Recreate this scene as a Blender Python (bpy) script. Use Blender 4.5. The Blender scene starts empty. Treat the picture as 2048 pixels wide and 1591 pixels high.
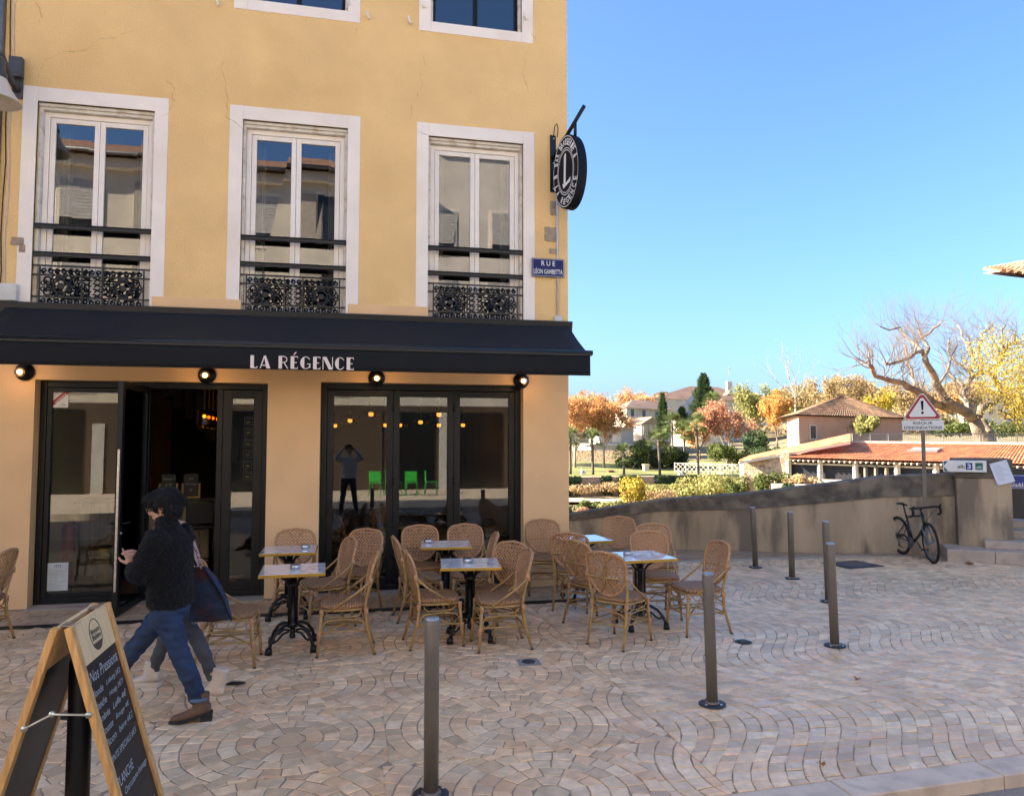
import bpy, math, random
import numpy as np
from mathutils import Vector, Matrix, noise
R = math.radians
random.seed(7)
scn = bpy.context.scene
COL = scn.collection

# ------------------------------------------------------------------ camera
FPX = 1468.0                      # focal length in photo pixels (2048 wide)
YAW, PITCH, CAMH = R(12.4), math.atan(85 / 1468), 2.0
cam = bpy.data.cameras.new('camera')
cam.sensor_width = 36.0
cam.lens = 36.0 * FPX / 2048
cam.clip_start = 0.05
cam.clip_end = 9000
camo = bpy.data.objects.new('camera', cam)
COL.objects.link(camo)
camo.location = (0, 0, CAMH)
camo.rotation_euler = (R(90) + PITCH, 0, -YAW)
scn.camera = camo

# ------------------------------------------------------------------ sky, sun, exposure
SUN_AZ, SUN_EL = R(-73), R(29)    # azimuth measured from +Y towards +X
w = bpy.data.worlds.new('World')
scn.world = w
w.use_nodes = True
nt = w.node_tree
bg = nt.nodes['Background']
sky = nt.nodes.new('ShaderNodeTexSky')
sky.sky_type = 'NISHITA'
sky.sun_disc = False
sky.sun_elevation = SUN_EL
sky.sun_rotation = SUN_AZ
sky.altitude = 200
sky.air_density = 1.0
sky.dust_density = 3.0
sky.ozone_density = 8.0
nt.links.new(sky.outputs[0], bg.inputs[0])
bg.inputs[1].default_value = 0.061
sl = bpy.data.lights.new('sun', 'SUN')
sl.energy = 4.0
sl.angle = R(0.5)
sl.color = (1.0, 0.87, 0.68)
so = bpy.data.objects.new('sun', sl)
COL.objects.link(so)
sdir = Vector((math.sin(SUN_AZ) * math.cos(SUN_EL), math.cos(SUN_AZ) * math.cos(SUN_EL), math.sin(SUN_EL)))
so.rotation_euler = (-sdir).to_track_quat('-Z', 'Y').to_euler()
so.location = sdir * 60
vs = scn.view_settings
vs.view_transform = 'Standard'
vs.look = 'None'
vs.exposure = 2.8
vs.gamma = 1.0
vs.use_curve_mapping = False

# ------------------------------------------------------------------ helpers
def spot(u, v, F):
    """world point seen at photo pixel (u, v), F metres in front of the camera"""
    x = (u - 1024) / FPX * F
    y = -(v - 795.5) / FPX * F
    fw = F * math.cos(PITCH) - y * math.sin(PITCH)
    up = F * math.sin(PITCH) + y * math.cos(PITCH)
    return Vector((fw * math.sin(YAW) + x * math.cos(YAW), fw * math.cos(YAW) - x * math.sin(YAW), CAMH + up))

class MB:
    def __init__(s):
        s.v = []; s.f = []; s.m = []; s.c = []; s.sm = []
    def add(s, vs_, fs, mi=0, col=None, smooth=False):
        o = len(s.v)
        s.v.extend([tuple(p) for p in vs_])
        for f in fs:
            s.f.append([i + o for i in f]); s.m.append(mi); s.c.append(col); s.sm.append(smooth)
        return s
    def box(s, x0, x1, y0, y1, z0, z1, mi=0, col=None, M_=None):
        p = [Vector((x, y, z)) for z in (z0, z1) for y in (y0, y1) for x in (x0, x1)]
        if M_ is not None: p = [M_ @ q for q in p]
        return s.add(p, [(0, 2, 3, 1), (4, 5, 7, 6), (0, 1, 5, 4), (2, 6, 7, 3), (0, 4, 6, 2), (1, 3, 7, 5)], mi, col)
    def bar(s, a, b, w_, h_, mi=0, col=None, up=Vector((0, 0, 1))):
        a = Vector(a); b = Vector(b); d = (b - a).normalized()
        sd = d.cross(up)
        if sd.length < 1e-4: sd = d.cross(Vector((0, 1, 0)))
        sd.normalize(); u_ = sd.cross(d)
        q = []
        for c in (a, b):
            for i, j in ((-1, -1), (1, -1), (1, 1), (-1, 1)):
                q.append(c + sd * (w_ / 2 * i) + u_ * (h_ / 2 * j))
        return s.add(q, [(0, 1, 2, 3), (7, 6, 5, 4), (0, 4, 5, 1), (1, 5, 6, 2), (2, 6, 7, 3), (3, 7, 4, 0)], mi, col)
    def loft(s, secs, n=12, mi=0, col=None, caps=True, smooth=True):
        """secs: (centre, half axis a, half axis b)"""
        vv = []
        for c, a, b in secs:
            for k in range(n):
                t = 2 * math.pi * k / n
                vv.append(Vector(c) + Vector(a) * math.cos(t) + Vector(b) * math.sin(t))
        ff = []
        for i in range(len(secs) - 1):
            for k in range(n):
                k2 = (k + 1) % n
                ff.append((i * n + k, i * n + k2, (i + 1) * n + k2, (i + 1) * n + k))
        if caps:
            ff.append(tuple(reversed(range(n)))); L = (len(secs) - 1) * n
            ff.append(tuple(range(L, L + n)))
        return s.add(vv, ff, mi, col, smooth)
    def tube(s, pts, r, n=8, mi=0, col=None, caps=True, closed=False, flat=1.0, smooth=True):
        pts = [Vector(p) for p in pts]; N = len(pts)
        rs = r if isinstance(r, (list, tuple)) else [r] * N
        tg = []
        for i in range(N):
            if closed: t = pts[(i + 1) % N] - pts[i - 1]
            else: t = pts[min(i + 1, N - 1)] - pts[max(i - 1, 0)]
            tg.append(t.normalized() if t.length > 1e-9 else Vector((0, 0, 1)))
        ref = Vector((0, 0, 1)) if abs(tg[0].z) < .9 else Vector((1, 0, 0))
        a = (ref - tg[0] * ref.dot(tg[0])).normalized()
        secs = []
        for i in range(N):
            a = a - tg[i] * a.dot(tg[i])
            if a.length < 1e-6: a = tg[i].orthogonal()
            a.normalize(); b = tg[i].cross(a)
            secs.append((pts[i], a * rs[i] * flat, b * rs[i]))
        if closed: secs.append(secs[0]); caps = False
        return s.loft(secs, n, mi, col, caps, smooth)
    def lathe(s, prof, n=16, c=(0, 0, 0), mi=0, col=None, ax='z', smooth=True, caps=True):
        c = Vector(c); X, Y, Z = Vector((1, 0, 0)), Vector((0, 1, 0)), Vector((0, 0, 1))
        if ax == 'y': X, Y, Z = Vector((1, 0, 0)), Vector((0, 0, -1)), Vector((0, 1, 0))
        if ax == 'x': X, Y, Z = Vector((0, 1, 0)), Vector((0, 0, 1)), Vector((1, 0, 0))
        return s.loft([(c + Z * z, X * max(r, 1e-4), Y * max(r, 1e-4)) for r, z in prof], n, mi, col, caps, smooth)
    def ball(s, c, rx, ry=None, rz=None, n=12, m=8, mi=0, col=None, X=None, Y=None, Z=None):
        ry = rx if ry is None else ry; rz = rx if rz is None else rz
        X = X or Vector((1, 0, 0)); Y = Y or Vector((0, 1, 0)); Z = Z or Vector((0, 0, 1))
        secs = []
        for i in range(m + 1):
            t = -math.pi / 2 + math.pi * i / m
            q = max(math.cos(t), 1e-3)
            secs.append((Vector(c) + Z * rz * math.sin(t), X * rx * q, Y * ry * q))
        return s.loft(secs, n, mi, col)
    def prism(s, poly, y0, y1, mi=0, col=None, M_=None):
        """poly in (x, z), extruded along y"""
        n = len(poly)
        p = [Vector((x, y0, z)) for x, z in poly] + [Vector((x, y1, z)) for x, z in poly]
        if M_ is not None: p = [M_ @ q for q in p]
        ff = [tuple(range(n)), tuple(reversed(range(n, 2 * n)))]
        ff += [(i, i + n, (i + 1) % n + n, (i + 1) % n) for i in range(n)]
        return s.add(p, ff, mi, col)
    def mesh(s, name, mats):
        me = bpy.data.meshes.new(name)
        me.from_pydata(s.v, [], s.f)
        if not isinstance(mats, (list, tuple)): mats = [mats]
        for m in mats: me.materials.append(m)
        me.polygons.foreach_set('material_index', s.m)
        me.polygons.foreach_set('use_smooth', s.sm)
        if any(c is not None for c in s.c):
            at = me.color_attributes.new('Col', 'FLOAT_COLOR', 'CORNER')
            cc = []
            for f, c in zip(s.f, s.c):
                c = c or (1, 1, 1)
                cc.extend([c[0], c[1], c[2], 1.0] * len(f))
            at.data.foreach_set('color', cc)
        me.validate()
        me.update()
        return me
    def build(s, name, mats, parent=None, bevel=0, loc=None, seg=2):
        o = bpy.data.objects.new(name, s.mesh(name, mats))
        COL.objects.link(o)
        if parent: o.parent = parent
        if loc: o.location = loc
        if bevel:
            b = o.modifiers.new('bevel', 'BEVEL'); b.width = bevel; b.segments = seg
            b.limit_method = 'ANGLE'; b.angle_limit = R(40)
        return o

def tag(o, label=None, cat=None, group=None, kind=None):
    if label: o['label'] = label
    if cat: o['category'] = cat
    if group: o['group'] = group
    if kind: o['kind'] = kind
    return o
def thing(name, label, cat, loc=(0, 0, 0), rz=0, group=None):
    o = bpy.data.objects.new(name, None)
    o.empty_display_size = .2
    COL.objects.link(o)
    o.location = loc; o.rotation_euler = (0, 0, rz)
    return tag(o, label, cat, group)
def dup(root, loc, rz, label, group=None, scale=None):
    r = root.copy(); COL.objects.link(r)
    r.location = loc; r.rotation_euler = (0, 0, rz); r['label'] = label
    if scale: r.scale = scale
    if group: r['group'] = group
    for ch in list(root.children):
        c = ch.copy(); COL.objects.link(c); c.parent = r
        for g_ in list(ch.children):
            d = g_.copy(); COL.objects.link(d); d.parent = c
    return r
def part(name, mb, mats, parent, bevel=0): return mb.build(name, mats, parent, bevel)

TMP = bpy.data.scenes.new('workbench')
def baked(ob):
    """mesh of one helper object with its modifiers applied, evaluated on its own"""
    TMP.collection.objects.link(ob)
    TMP.view_layers[0].update(); dg = TMP.view_layers[0].depsgraph
    me = bpy.data.meshes.new_from_object(ob.evaluated_get(dg))
    bpy.data.objects.remove(ob)
    return me
def displace(me, fn):
    n = len(me.vertices)
    co = np.empty(n * 3, np.float32); no = np.empty(n * 3, np.float32)
    me.vertices.foreach_get('co', co); me.vertices.foreach_get('normal', no)
    co = co.reshape(-1, 3); no = no.reshape(-1, 3)
    a = np.array([fn(Vector(p)) for p in co.tolist()], np.float32)
    me.vertices.foreach_set('co', (co + no * a[:, None]).ravel()); me.update()
def remeshed(name, mb, mat, parent, voxel=.008, smooth=4, noise_amp=0, noise_scale=40):
    """fuse the pieces of mb into one continuous skin"""
    me = mb.mesh(name, mat)
    t = bpy.data.objects.new('tmp', me)
    m = t.modifiers.new('r', 'REMESH'); m.mode = 'VOXEL'; m.voxel_size = voxel
    if smooth:
        k = t.modifiers.new('s', 'SMOOTH'); k.factor = .5; k.iterations = smooth
    out = baked(t)
    out.name = name
    if noise_amp:
        displace(out, lambda p: noise_amp * noise.noise(p * noise_scale))
    if not out.materials: out.materials.append(mat)
    out.polygons.foreach_set('use_smooth', [True] * len(out.polygons))
    o = bpy.data.objects.new(name, out); COL.objects.link(o); o.parent = parent
    return o

FONT_CACHE = {}
def text_part(name, body, mat, parent, origin, xdir, zdir, width, height, depth=.002, shear=0, align='CENTER', bold=0):
    """flat lettering fitted to a width x height box centred on origin (align CENTER) or starting at it (LEFT)"""
    key = (body, shear, bold)
    if key not in FONT_CACHE:
        cu = bpy.data.curves.new('lettering', 'FONT')
        cu.body = body; cu.size = 1; cu.shear = shear; cu.offset = bold; cu.resolution_u = 3
        me = baked(bpy.data.objects.new('tmp', cu))
        FONT_CACHE[key] = ([tuple(v.co) for v in me.vertices], [tuple(p.vertices) for p in me.polygons])
    vv, ff = FONT_CACHE[key]
    xs = [p[0] for p in vv]; ys = [p[1] for p in vv]
    x0, x1, y0, y1 = min(xs), max(xs), min(ys), max(ys)
    xd = Vector(xdir).normalized(); zd = Vector(zdir).normalized(); nd = xd.cross(zd)
    sx = width / (x1 - x0); sz = height / (y1 - y0)
    if width <= 0: sx = sz
    ox = -(x1 + x0) / 2 if align == 'CENTER' else -x0
    mb = MB()
    mb.add([Vector(origin) + xd * ((p[0] + ox) * sx) + zd * ((p[1] - (y0 + y1) / 2) * sz) + nd * depth for p in vv], ff)
    return mb.build(name, mat, parent)

# ------------------------------------------------------------------ materials
MATS = {}
def mat(name, col, rough=.6, metal=0.0, var=.12, scale=6.0, bump=0.0, bscale=60.0, attr=False, spec=.5, coat=0, col2=None, var2=0, dist=.01, obj=False, sheen=0, stretch=None, edge=(.5, .66)):
    if name in MATS: return MATS[name]
    m = bpy.data.materials.new(name); m.use_nodes = True
    t = m.node_tree; b = t.nodes['Principled BSDF']
    b.inputs['Roughness'].default_value = rough; b.inputs['Metallic'].default_value = metal
    b.inputs['Specular IOR Level'].default_value = spec
    b.inputs['Coat Weight'].default_value = coat
    b.inputs['Sheen Weight'].default_value = sheen
    g_ = t.nodes.new('ShaderNodeTexCoord') if obj else t.nodes.new('ShaderNodeNewGeometry')
    P = g_.outputs['Object'] if obj else g_.outputs['Position']
    if stretch:
        mp = t.nodes.new('ShaderNodeMapping'); mp.inputs['Scale'].default_value = stretch
        t.links.new(P, mp.inputs[0]); P = mp.outputs[0]
    def nz(sc, det=4):
        q = t.nodes.new('ShaderNodeTexNoise'); q.inputs['Scale'].default_value = sc; q.inputs['Detail'].default_value = det
        t.links.new(P, q.inputs['Vector']); return q.outputs['Fac']
    def mix(a, b_, f, mode='MIX'):
        q = t.nodes.new('ShaderNodeMix'); q.data_type = 'RGBA'; q.blend_type = mode
        for sock, val in ((q.inputs[0], f), (q.inputs[6], a), (q.inputs[7], b_)):
            if hasattr(val, 'links'): t.links.new(val, sock)
            else: sock.default_value = val if not isinstance(val, (tuple, list)) else (*val[:3], 1)
        return q.outputs[2]
    lo = tuple(c * (1 - var) for c in col); hi = tuple(min(1, c * (1 + var)) for c in col)
    rp = t.nodes.new('ShaderNodeMapRange'); rp.inputs[1].default_value = .3; rp.inputs[2].default_value = .7
    t.links.new(nz(scale), rp.inputs[0])
    c = mix(lo, hi, rp.outputs[0])
    if col2:
        r2 = t.nodes.new('ShaderNodeMapRange'); r2.inputs[1].default_value = edge[0]; r2.inputs[2].default_value = edge[1]
        t.links.new(nz(var2 or scale * .4, 6), r2.inputs[0])
        c = mix(c, col2, r2.outputs[0])
    if attr:
        a = t.nodes.new('ShaderNodeAttribute'); a.attribute_name = 'Col'
        c = mix(c, a.outputs['Color'], 1.0, 'MULTIPLY')
    t.links.new(c, b.inputs['Base Color'])
    if bump:
        bn = t.nodes.new('ShaderNodeBump'); bn.inputs['Strength'].default_value = bump; bn.inputs['Distance'].default_value = dist
        t.links.new(nz(bscale, 6), bn.inputs['Height']); t.links.new(bn.outputs[0], b.inputs['Normal'])
    MATS[name] = m
    return m
def emit(name, col, strength):
    if name in MATS: return MATS[name]
    m = bpy.data.materials.new(name); m.use_nodes = True
    b = m.node_tree.nodes['Principled BSDF']
    b.inputs['Base Color'].default_value = (*col, 1)
    b.inputs['Emission Color'].default_value = (*col, 1); b.inputs['Emission Strength'].default_value = strength
    MATS[name] = m
    return m
def glass(name, ior, tint=(.82, .86, .85), rough=0.0):
    if name in MATS: return MATS[name]
    m = bpy.data.materials.new(name); m.use_nodes = True
    t = m.node_tree; t.nodes.clear()
    o = t.nodes.new('ShaderNodeOutputMaterial'); mx = t.nodes.new('ShaderNodeMixShader')
    tr = t.nodes.new('ShaderNodeBsdfTransparent'); tr.inputs[0].default_value = (*tint, 1)
    gl = t.nodes.new('ShaderNodeBsdfGlossy'); gl.inputs['Roughness'].default_value = rough
    fr = t.nodes.new('ShaderNodeFresnel'); fr.inputs[0].default_value = ior
    t.links.new(fr.outputs[0], mx.inputs[0]); t.links.new(tr.outputs[0], mx.inputs[1]); t.links.new(gl.outputs[0], mx.inputs[2])
    t.links.new(mx.outputs[0], o.inputs[0])
    MATS[name] = m
    return m

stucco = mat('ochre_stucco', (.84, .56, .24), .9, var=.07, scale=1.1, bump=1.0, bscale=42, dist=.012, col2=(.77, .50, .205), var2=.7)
plaster = mat('peach_plaster', (.82, .52, .26), .85, var=.06, scale=1.7, bump=.12, bscale=30, dist=.004)
whitewash = mat('white_surround', (.90, .81, .70), .85, var=.04, scale=3, bump=.35, bscale=90, dist=.004, col2=(.84, .74, .62), var2=1.2)
upvc = mat('white_window_frame', (.86, .79, .70), .4, var=.03)
black_alu = mat('black_aluminium', (.0045, .005, .006), .42, var=.2, spec=.35)
iron = mat('black_iron', (.005, .0055, .007), .45, var=.3, bump=.15, bscale=120)
awn_fabric = mat('black_awning_fabric', (.0045, .005, .0065), .9, var=.15, scale=1.5, bump=.08, bscale=300)
awn_metal = mat('anthracite_awning_metal', (.012, .014, .018), .4, var=.1, metal=.2)
pane = glass('shop_glass', 1.78, (.80, .83, .82))
pane_up = glass('window_glass', 2.6, (.55, .58, .58))
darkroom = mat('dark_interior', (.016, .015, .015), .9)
concrete = mat('parapet_concrete', (.42, .315, .20), .9, var=.22, scale=1.6, bump=.8, bscale=40, dist=.012, col2=(.20, .155, .11), var2=2.6, stretch=(1, 1, .22), edge=(.48, .60))
coping_m = mat('weathered_coping', (.13, .105, .08), .95, var=.4, scale=5, bump=.7, bscale=30, dist=.02, col2=(.24, .19, .135), var2=3)
stone_lt = mat('pale_limestone', (.46, .365, .285), .7, var=.1, scale=3, bump=.3, bscale=25, col2=(.38, .29, .225), var2=5)
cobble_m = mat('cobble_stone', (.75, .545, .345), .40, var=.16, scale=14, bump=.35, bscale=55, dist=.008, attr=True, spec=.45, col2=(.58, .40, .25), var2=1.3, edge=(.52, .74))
mortar = mat('sandy_mortar', (.38, .285, .195), .95, var=.25, scale=20, bump=.6, bscale=200, col2=(.28, .21, .15), var2=2)
asphalt = mat('asphalt', (.27, .24, .21), .9, var=.3, scale=80, bump=.6, bscale=300)
scn.cycles.use_denoising = True
scn.cycles.max_bounces = 8
scn.cycles.transparent_max_bounces = 16
FY = 9.93                                  # plane of the cafe facade
XR = 3.0                                   # its right-hand corner

# ------------------------------------------------------------------ terrain
grass_m = mat('park_grass', (.15, .155, .04), .95, var=.35, scale=.25, bump=.5, bscale=8, dist=.05, col2=(.20, .19, .06), var2=.12)
terra_m = mat('valley_ground', (.20, .155, .08), .95, var=.4, scale=.3, bump=.5, bscale=5, dist=.1, col2=(.10, .10, .03), var2=.2)
gravel_m = mat('pale_gravel', (.50, .38, .27), .95, var=.15, scale=.6, bump=.3, bscale=6, dist=.05)
def sst(a, b, x):
    t = min(1, max(0, (x - a) / (b - a))); return t * t * (3 - 2 * t)
def ground_z(x, y):
    r = math.hypot(x, y); az = math.degrees(math.atan2(x, y)); F = x * math.sin(YAW) + y * math.cos(YAW)
    park = sst(8, 13, az) * (1 - sst(75, 85, az))
    if F < 16.2: return -.3
    # valley floor on the left, terrace bank on the right
    left = -5.8
    right = -2.3
    k = sst(31.5, 33.5, az)
    z = left * (1 - k) + right * k
    lawn = sst(101, 112, F) * (1 - k) * 2.6 + sst(112, 150, F) * (1 - k) * 1.0
    z += lawn
    z += k * sst(68, 71, F) * 3.9
    z += sst(150, 190, F) * (1 - k) * 2.6
    z += sst(190, 420, F) * 10
    slope = sst(16.2, 20, F)
    if F < 40: z = z * slope - .3 * (1 - slope)
    return park * z + (1 - park) * -.3
mb = MB()
azs = [R(a) for a in range(-180, 0, 10)] + [R(a * .75) for a in range(0, 120)] + [R(a) for a in range(90, 180, 10)]
rs = [0.5, 6, 12, 16, 16.8, 17.6, 18.6, 20, 24, 30, 40, 50, 58, 64, 68, 70, 72, 78, 86, 94, 100, 103, 106, 109, 112, 116, 122, 130, 140, 150, 160, 172, 186, 200, 230, 270, 320, 400, 520, 800, 1500, 4000]
vv = []
for r in rs:
    for a in azs:
        x, y = r * math.sin(a), r * math.cos(a)
        vv.append((x, y, ground_z(x, y) + (noise.noise(Vector((x * .15, y * .15, 0))) * .25 if r > 24 else 0)))
na = len(azs)
ff, mi = [], []
for i in range(len(rs) - 1):
    for k in range(na):
        ff.append((i * na + k, i * na + (k + 1) % na, (i + 1) * na + (k + 1) % na, (i + 1) * na + k))
for f in ff:
    c = sum((Vector(vv[i]) for i in f), Vector()) / 4
    F = c.x * math.sin(YAW) + c.y * math.cos(YAW)
    az = math.degrees(math.atan2(c.x, c.y))
    mb.add([], [], 0)
    mb.f.append(list(f)); mb.c.append(None); mb.sm.append(True)
    mb.m.append(0 if (106 < F < 152) else 1)
mb.v = vv
tag(mb.build('ground', [grass_m, terra_m]), kind='structure')
# gravel walk at the foot of the embankment
mb = MB()
pth = [(4, 96), (12, 97), (22, 93), (28, 88), (34, 86), (44, 84)]
L = []
for i, (x, y) in enumerate(pth):
    wd = [9, 8, 6, 3, 2.0, 1.4][i]
    L.append((x, y, wd))
q = []
for x, y, wd in L:
    for s_ in (-1, 1):
        yy = y + s_ * wd
        q.append((x, yy, ground_z(x, yy) + .42))
mb.add(q, [(2 * i, 2 * i + 2, 2 * i + 3, 2 * i + 1) for i in range(len(L) - 1)], smooth=True)
tag(mb.build('gravel_path', gravel_m), kind='structure')

# ------------------------------------------------------------------ square: bed, cobbles, kerb, road
WALL = [(1.0, 14.3), (3.97, 13.34), (5.69, 12.84), (7.05, 12.26), (8.2, 11.78), (9.36, 11.48), (10.36, 10.98)]
def wall_y(x):
    for a, b in zip(WALL[:-1], WALL[1:]):
        if a[0] <= x <= b[0]: return a[1] + (b[1] - a[1]) * (x - a[0]) / (b[0] - a[0])
    return 99 if x < 1 else 11.0
def kerb_y(x): return 3.845 + .036 * x     # line between kerb and cobbles
mb = MB()
xs = [-14, -4, 3, 6, 9, 12, 16]
poly = [(-14, kerb_y(-14)), (17, kerb_y(17)), (17, 10.5), (10.36, 10.95)] + [(x, y - .02) for x, y in reversed(WALL)] + [(-14, 14.3)]
mb.add([(x, y, -.0065) for x, y in poly], [tuple(range(len(poly)))])
paving = tag(mb.build('cobbled_paving', mortar), kind='structure')
mb = MB()
mb.add([(-40, -9.0, -.075), (40, -9.0, -.075), (40, kerb_y(40) - .2, -.075), (-40, kerb_y(-40) - .2, -.075)], [(0, 1, 2, 3)])
tag(mb.build('road', asphalt), kind='structure')
kb = bpy.data.objects.new('kerb', None); COL.objects.link(kb); tag(kb, kind='structure')
x = -14.0
k = 0
while x < 17:
    Lk = 1.05
    mb = MB()
    a = math.atan(.036)
    M_ = Matrix.Translation((x, kerb_y(x) - .108, 0)) @ Matrix.Rotation(a, 4, 'Z')
    mb.box(.004, Lk - .004, -.105, .105, -.14, .004 + random.uniform(-.002, .002), M_=M_)
    o = mb.build('kerb_stone', mat('kerb_limestone', (.62, .47, .34), .55, var=.12, scale=5, bump=.25, bscale=40, col2=(.48, .355, .25), var2=6), kb, bevel=.008)
    x += Lk * math.cos(a); k += 1

def clip(poly, x0, x1, y0, y1):
    for ax, lim, sg in ((0, x0, 1), (0, x1, -1), (1, y0, 1), (1, y1, -1)):
        out = []
        for i in range(len(poly)):
            p, q = poly[i - 1], poly[i]
            dp, dq = (p[ax] - lim) * sg, (q[ax] - lim) * sg
            if (dp >= 0) != (dq >= 0):
                t = dp / (dp - dq); out.append((p[0] + (q[0] - p[0]) * t, p[1] + (q[1] - p[1]) * t))
            if dq >= 0: out.append(q)
        poly = out
        if len(poly) < 3: return []
    # cut along the kerb as a mason would
    out = []
    for i in range(len(poly)):
        p, q = poly[i - 1], poly[i]
        dp, dq = p[1] - kerb_y(p[0]) - .012, q[1] - kerb_y(q[0]) - .012
        if (dp >= 0) != (dq >= 0):
            t = dp / (dp - dq); out.append((p[0] + (q[0] - p[0]) * t, p[1] + (q[1] - p[1]) * t))
        if dq >= 0: out.append(q)
    return out if len(out) > 2 else []
def area(p): return abs(sum(p[i - 1][0] * p[i][1] - p[i][0] * p[i - 1][1] for i in range(len(p)))) / 2
XW = 2.15                                  # circles to the left of this line, waves to the right
def gutter_y(x): return 11.35 - .02 * (x - 6) ** 2 if x > 3 else 99
def in_square(x, y):
    if y < kerb_y(x) + .01: return False
    if x < XR + .12 and y > 8.86: return False
    if x > XR + .12 and y > min(gutter_y(x) - .08, wall_y(x) - .05): return False
    if x > 9.5 and (x - 9.7) * .59 + (y - 10.48) * .81 > -.02: return False
    return -7.5 < x < 12.6 and y < 13
stones = []
rr = random.Random(3)
def jit(p, a): return (p[0] + rr.uniform(-a, a), p[1] + rr.uniform(-a, a))
# concentric rings
S = .113
PX, PY = 1.58, 1.09
for ix in range(-6, 4):
    for iy in range(-3, 5):
        cx, cy = 1.05 + ix * PX + (0.04 * iy), 5.25 + iy * PY
        x0, x1, y0, y1 = cx - PX / 2, cx + PX / 2, cy - PY / 2, cy + PY / 2
        cyy = cy + rr.uniform(-.04, .04); cxx = cx + rr.uniform(-.05, .05) + .12
        for ring in range(0, 11):
            r0, r1 = ring * S, (ring + 1) * S
            n = max(3, int(2 * math.pi * (r0 + r1) / 2 / .125)) if ring else 1
            ph = rr.random() * 6.28
            if ring == 0:
                stones.append(clip([(cxx + r1 * .95 * math.cos(t * 1.0472), cyy + r1 * .95 * math.sin(t * 1.0472)) for t in range(6)], x0, min(x1, XW), y0, y1)); continue
            cuts = [ph + (i + rr.uniform(-.13, .13)) * 2 * math.pi / n for i in range(n)]
            for i in range(n):
                t0, t1 = cuts[i], cuts[(i + 1) % n] + (2 * math.pi if i == n - 1 else 0)
                a0, a1 = r0 + .0045, r1 - .0045
                g0 = .0045 / max(r0, .05); g1 = .0045 / r1
                p = [(a0, t0 + g0), (a0, t1 - g0), (a1, t1 - g1), (a1, (t0 + t1) / 2), (a1, t0 + g1)] if ring < 3 else [(a0, t0 + g0), (a0, t1 - g0), (a1, t1 - g1), (a1, t0 + g1)]
                p = [jit((cxx + a * math.cos(t), cyy + a * math.sin(t)), .004) for a, t in p]
                stones.append(clip(p, x0, min(x1, XW), y0 + .003, y1 - .003))
# waves
WL, AM = 1.12, .27
def wave(c, y):
    return c + AM * math.cos(math.pi * (y - 4.95) / WL) + .05 * math.sin(y * 2.3 + c * .6)
c = .6
while c < 13.5:
    sp = .118
    y = 3.4 + rr.random() * .12
    while y < 12.6:
        sl_ = abs(AM * math.pi / WL * math.sin(math.pi * (y - 4.95) / WL))
        dy = .125 * rr.uniform(.85, 1.2) / math.sqrt(1 + sl_ * sl_)
        a = [(wave(c, y + .004) + .0045, y + .004), (wave(c, y + dy - .004) + .0045, y + dy - .004),
             (wave(c + sp, y + dy - .004) - .0045, y + dy - .004), (wave(c + sp, y + .004) - .0045, y + .004)]
        sk = rr.uniform(-.008, .008) - .10 * (wave(c, y + .05) - wave(c, y - .05))
        a = [jit((p[0], p[1] + (sk if i > 1 else 0)), .004) for i, p in enumerate(a)]
        stones.append(clip(a, XW + .006, 13, 3, 13))
        y += dy
    c += sp
PAL = [(1, 1, 1), (1.06, .98, .92), (.92, .86, .78), (1.1, 1.04, .98), (.86, .82, .78), (1.02, .90, .80), (.95, .95, .92), (1.18, 1.12, 1.06)]
good = []
for p in stones:
    if len(p) < 3 or area(p) < .0011: continue
    cx = sum(q[0] for q in p) / len(p); cy = sum(q[1] for q in p) / len(p)
    if not in_square(cx, cy): continue
    F = cx * math.sin(YAW) + cy * math.cos(YAW); rt = cx * math.cos(YAW) - cy * math.sin(YAW)
    u = 1024 + FPX * rt / F
    if u < -1100 or u > 3000: continue
    vpx = 880 + 2 * FPX / F
    A = area(p) * (FPX / F) ** 2 * (2 / F)
    vis = A if (0 < u < 2048 and vpx < 1591) else 0
    good.append((vis, F, cx, cy, p))
good.sort(key=lambda g_: -g_[0])
def sett(mb, p, F, z=None, base=(0, 0), col=None):
    n = len(p); cx = sum(q[0] for q in p) / n; cy = sum(q[1] for q in p) / n
    z = rr.uniform(-.003, .002) if z is None else z
    tx, ty = rr.uniform(-.012, .012), rr.uniform(-.012, .012)
    if col is None:
        b = rr.choice(PAL); k_ = rr.uniform(.86, 1.1)
        if rr.random() < .06: k_ *= 1.25
        # large soft patches where paler and pinker stones were laid
        ns = noise.noise(Vector((cx * .7, cy * .7, 3)))
        col = tuple(min(1.16, c_) for c_ in (b[0] * k_ * (1 + .08 * ns), b[1] * k_ * (1 + .04 * ns), b[2] * k_ * (1 + .02 * ns)))
    def zz(x, y): return z + tx * (x - cx) + ty * (y - cy)
    ins = .93
    top = [(cx + (x - cx) * ins - base[0], cy + (y - cy) * ins - base[1], zz(x, y)) for x, y in p]
    rim = [(x - base[0], y - base[1], zz(x, y) - .004) for x, y in p]
    bot = [(x - base[0], y - base[1], -.03) for x, y in p]
    fs = [tuple(range(n))] + [(i, n + i, n + (i + 1) % n, (i + 1) % n) for i in range(n)]
    vv_ = top + rim
    if F < 9:
        vv_ += bot; fs += [(n + i, 2 * n + i, 2 * n + (i + 1) % n, n + (i + 1) % n) for i in range(n)]
    def ccw(f): return f
    if sum(p[i - 1][0] * p[i][1] - p[i][0] * p[i - 1][1] for i in range(n)) < 0: fs = [tuple(reversed(f)) for f in fs]
    else: fs = [fs[0]] + [tuple(reversed(f)) for f in fs[1:]] if False else fs
    mb.add(vv_, fs, 0, col)
rest = MB()
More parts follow.
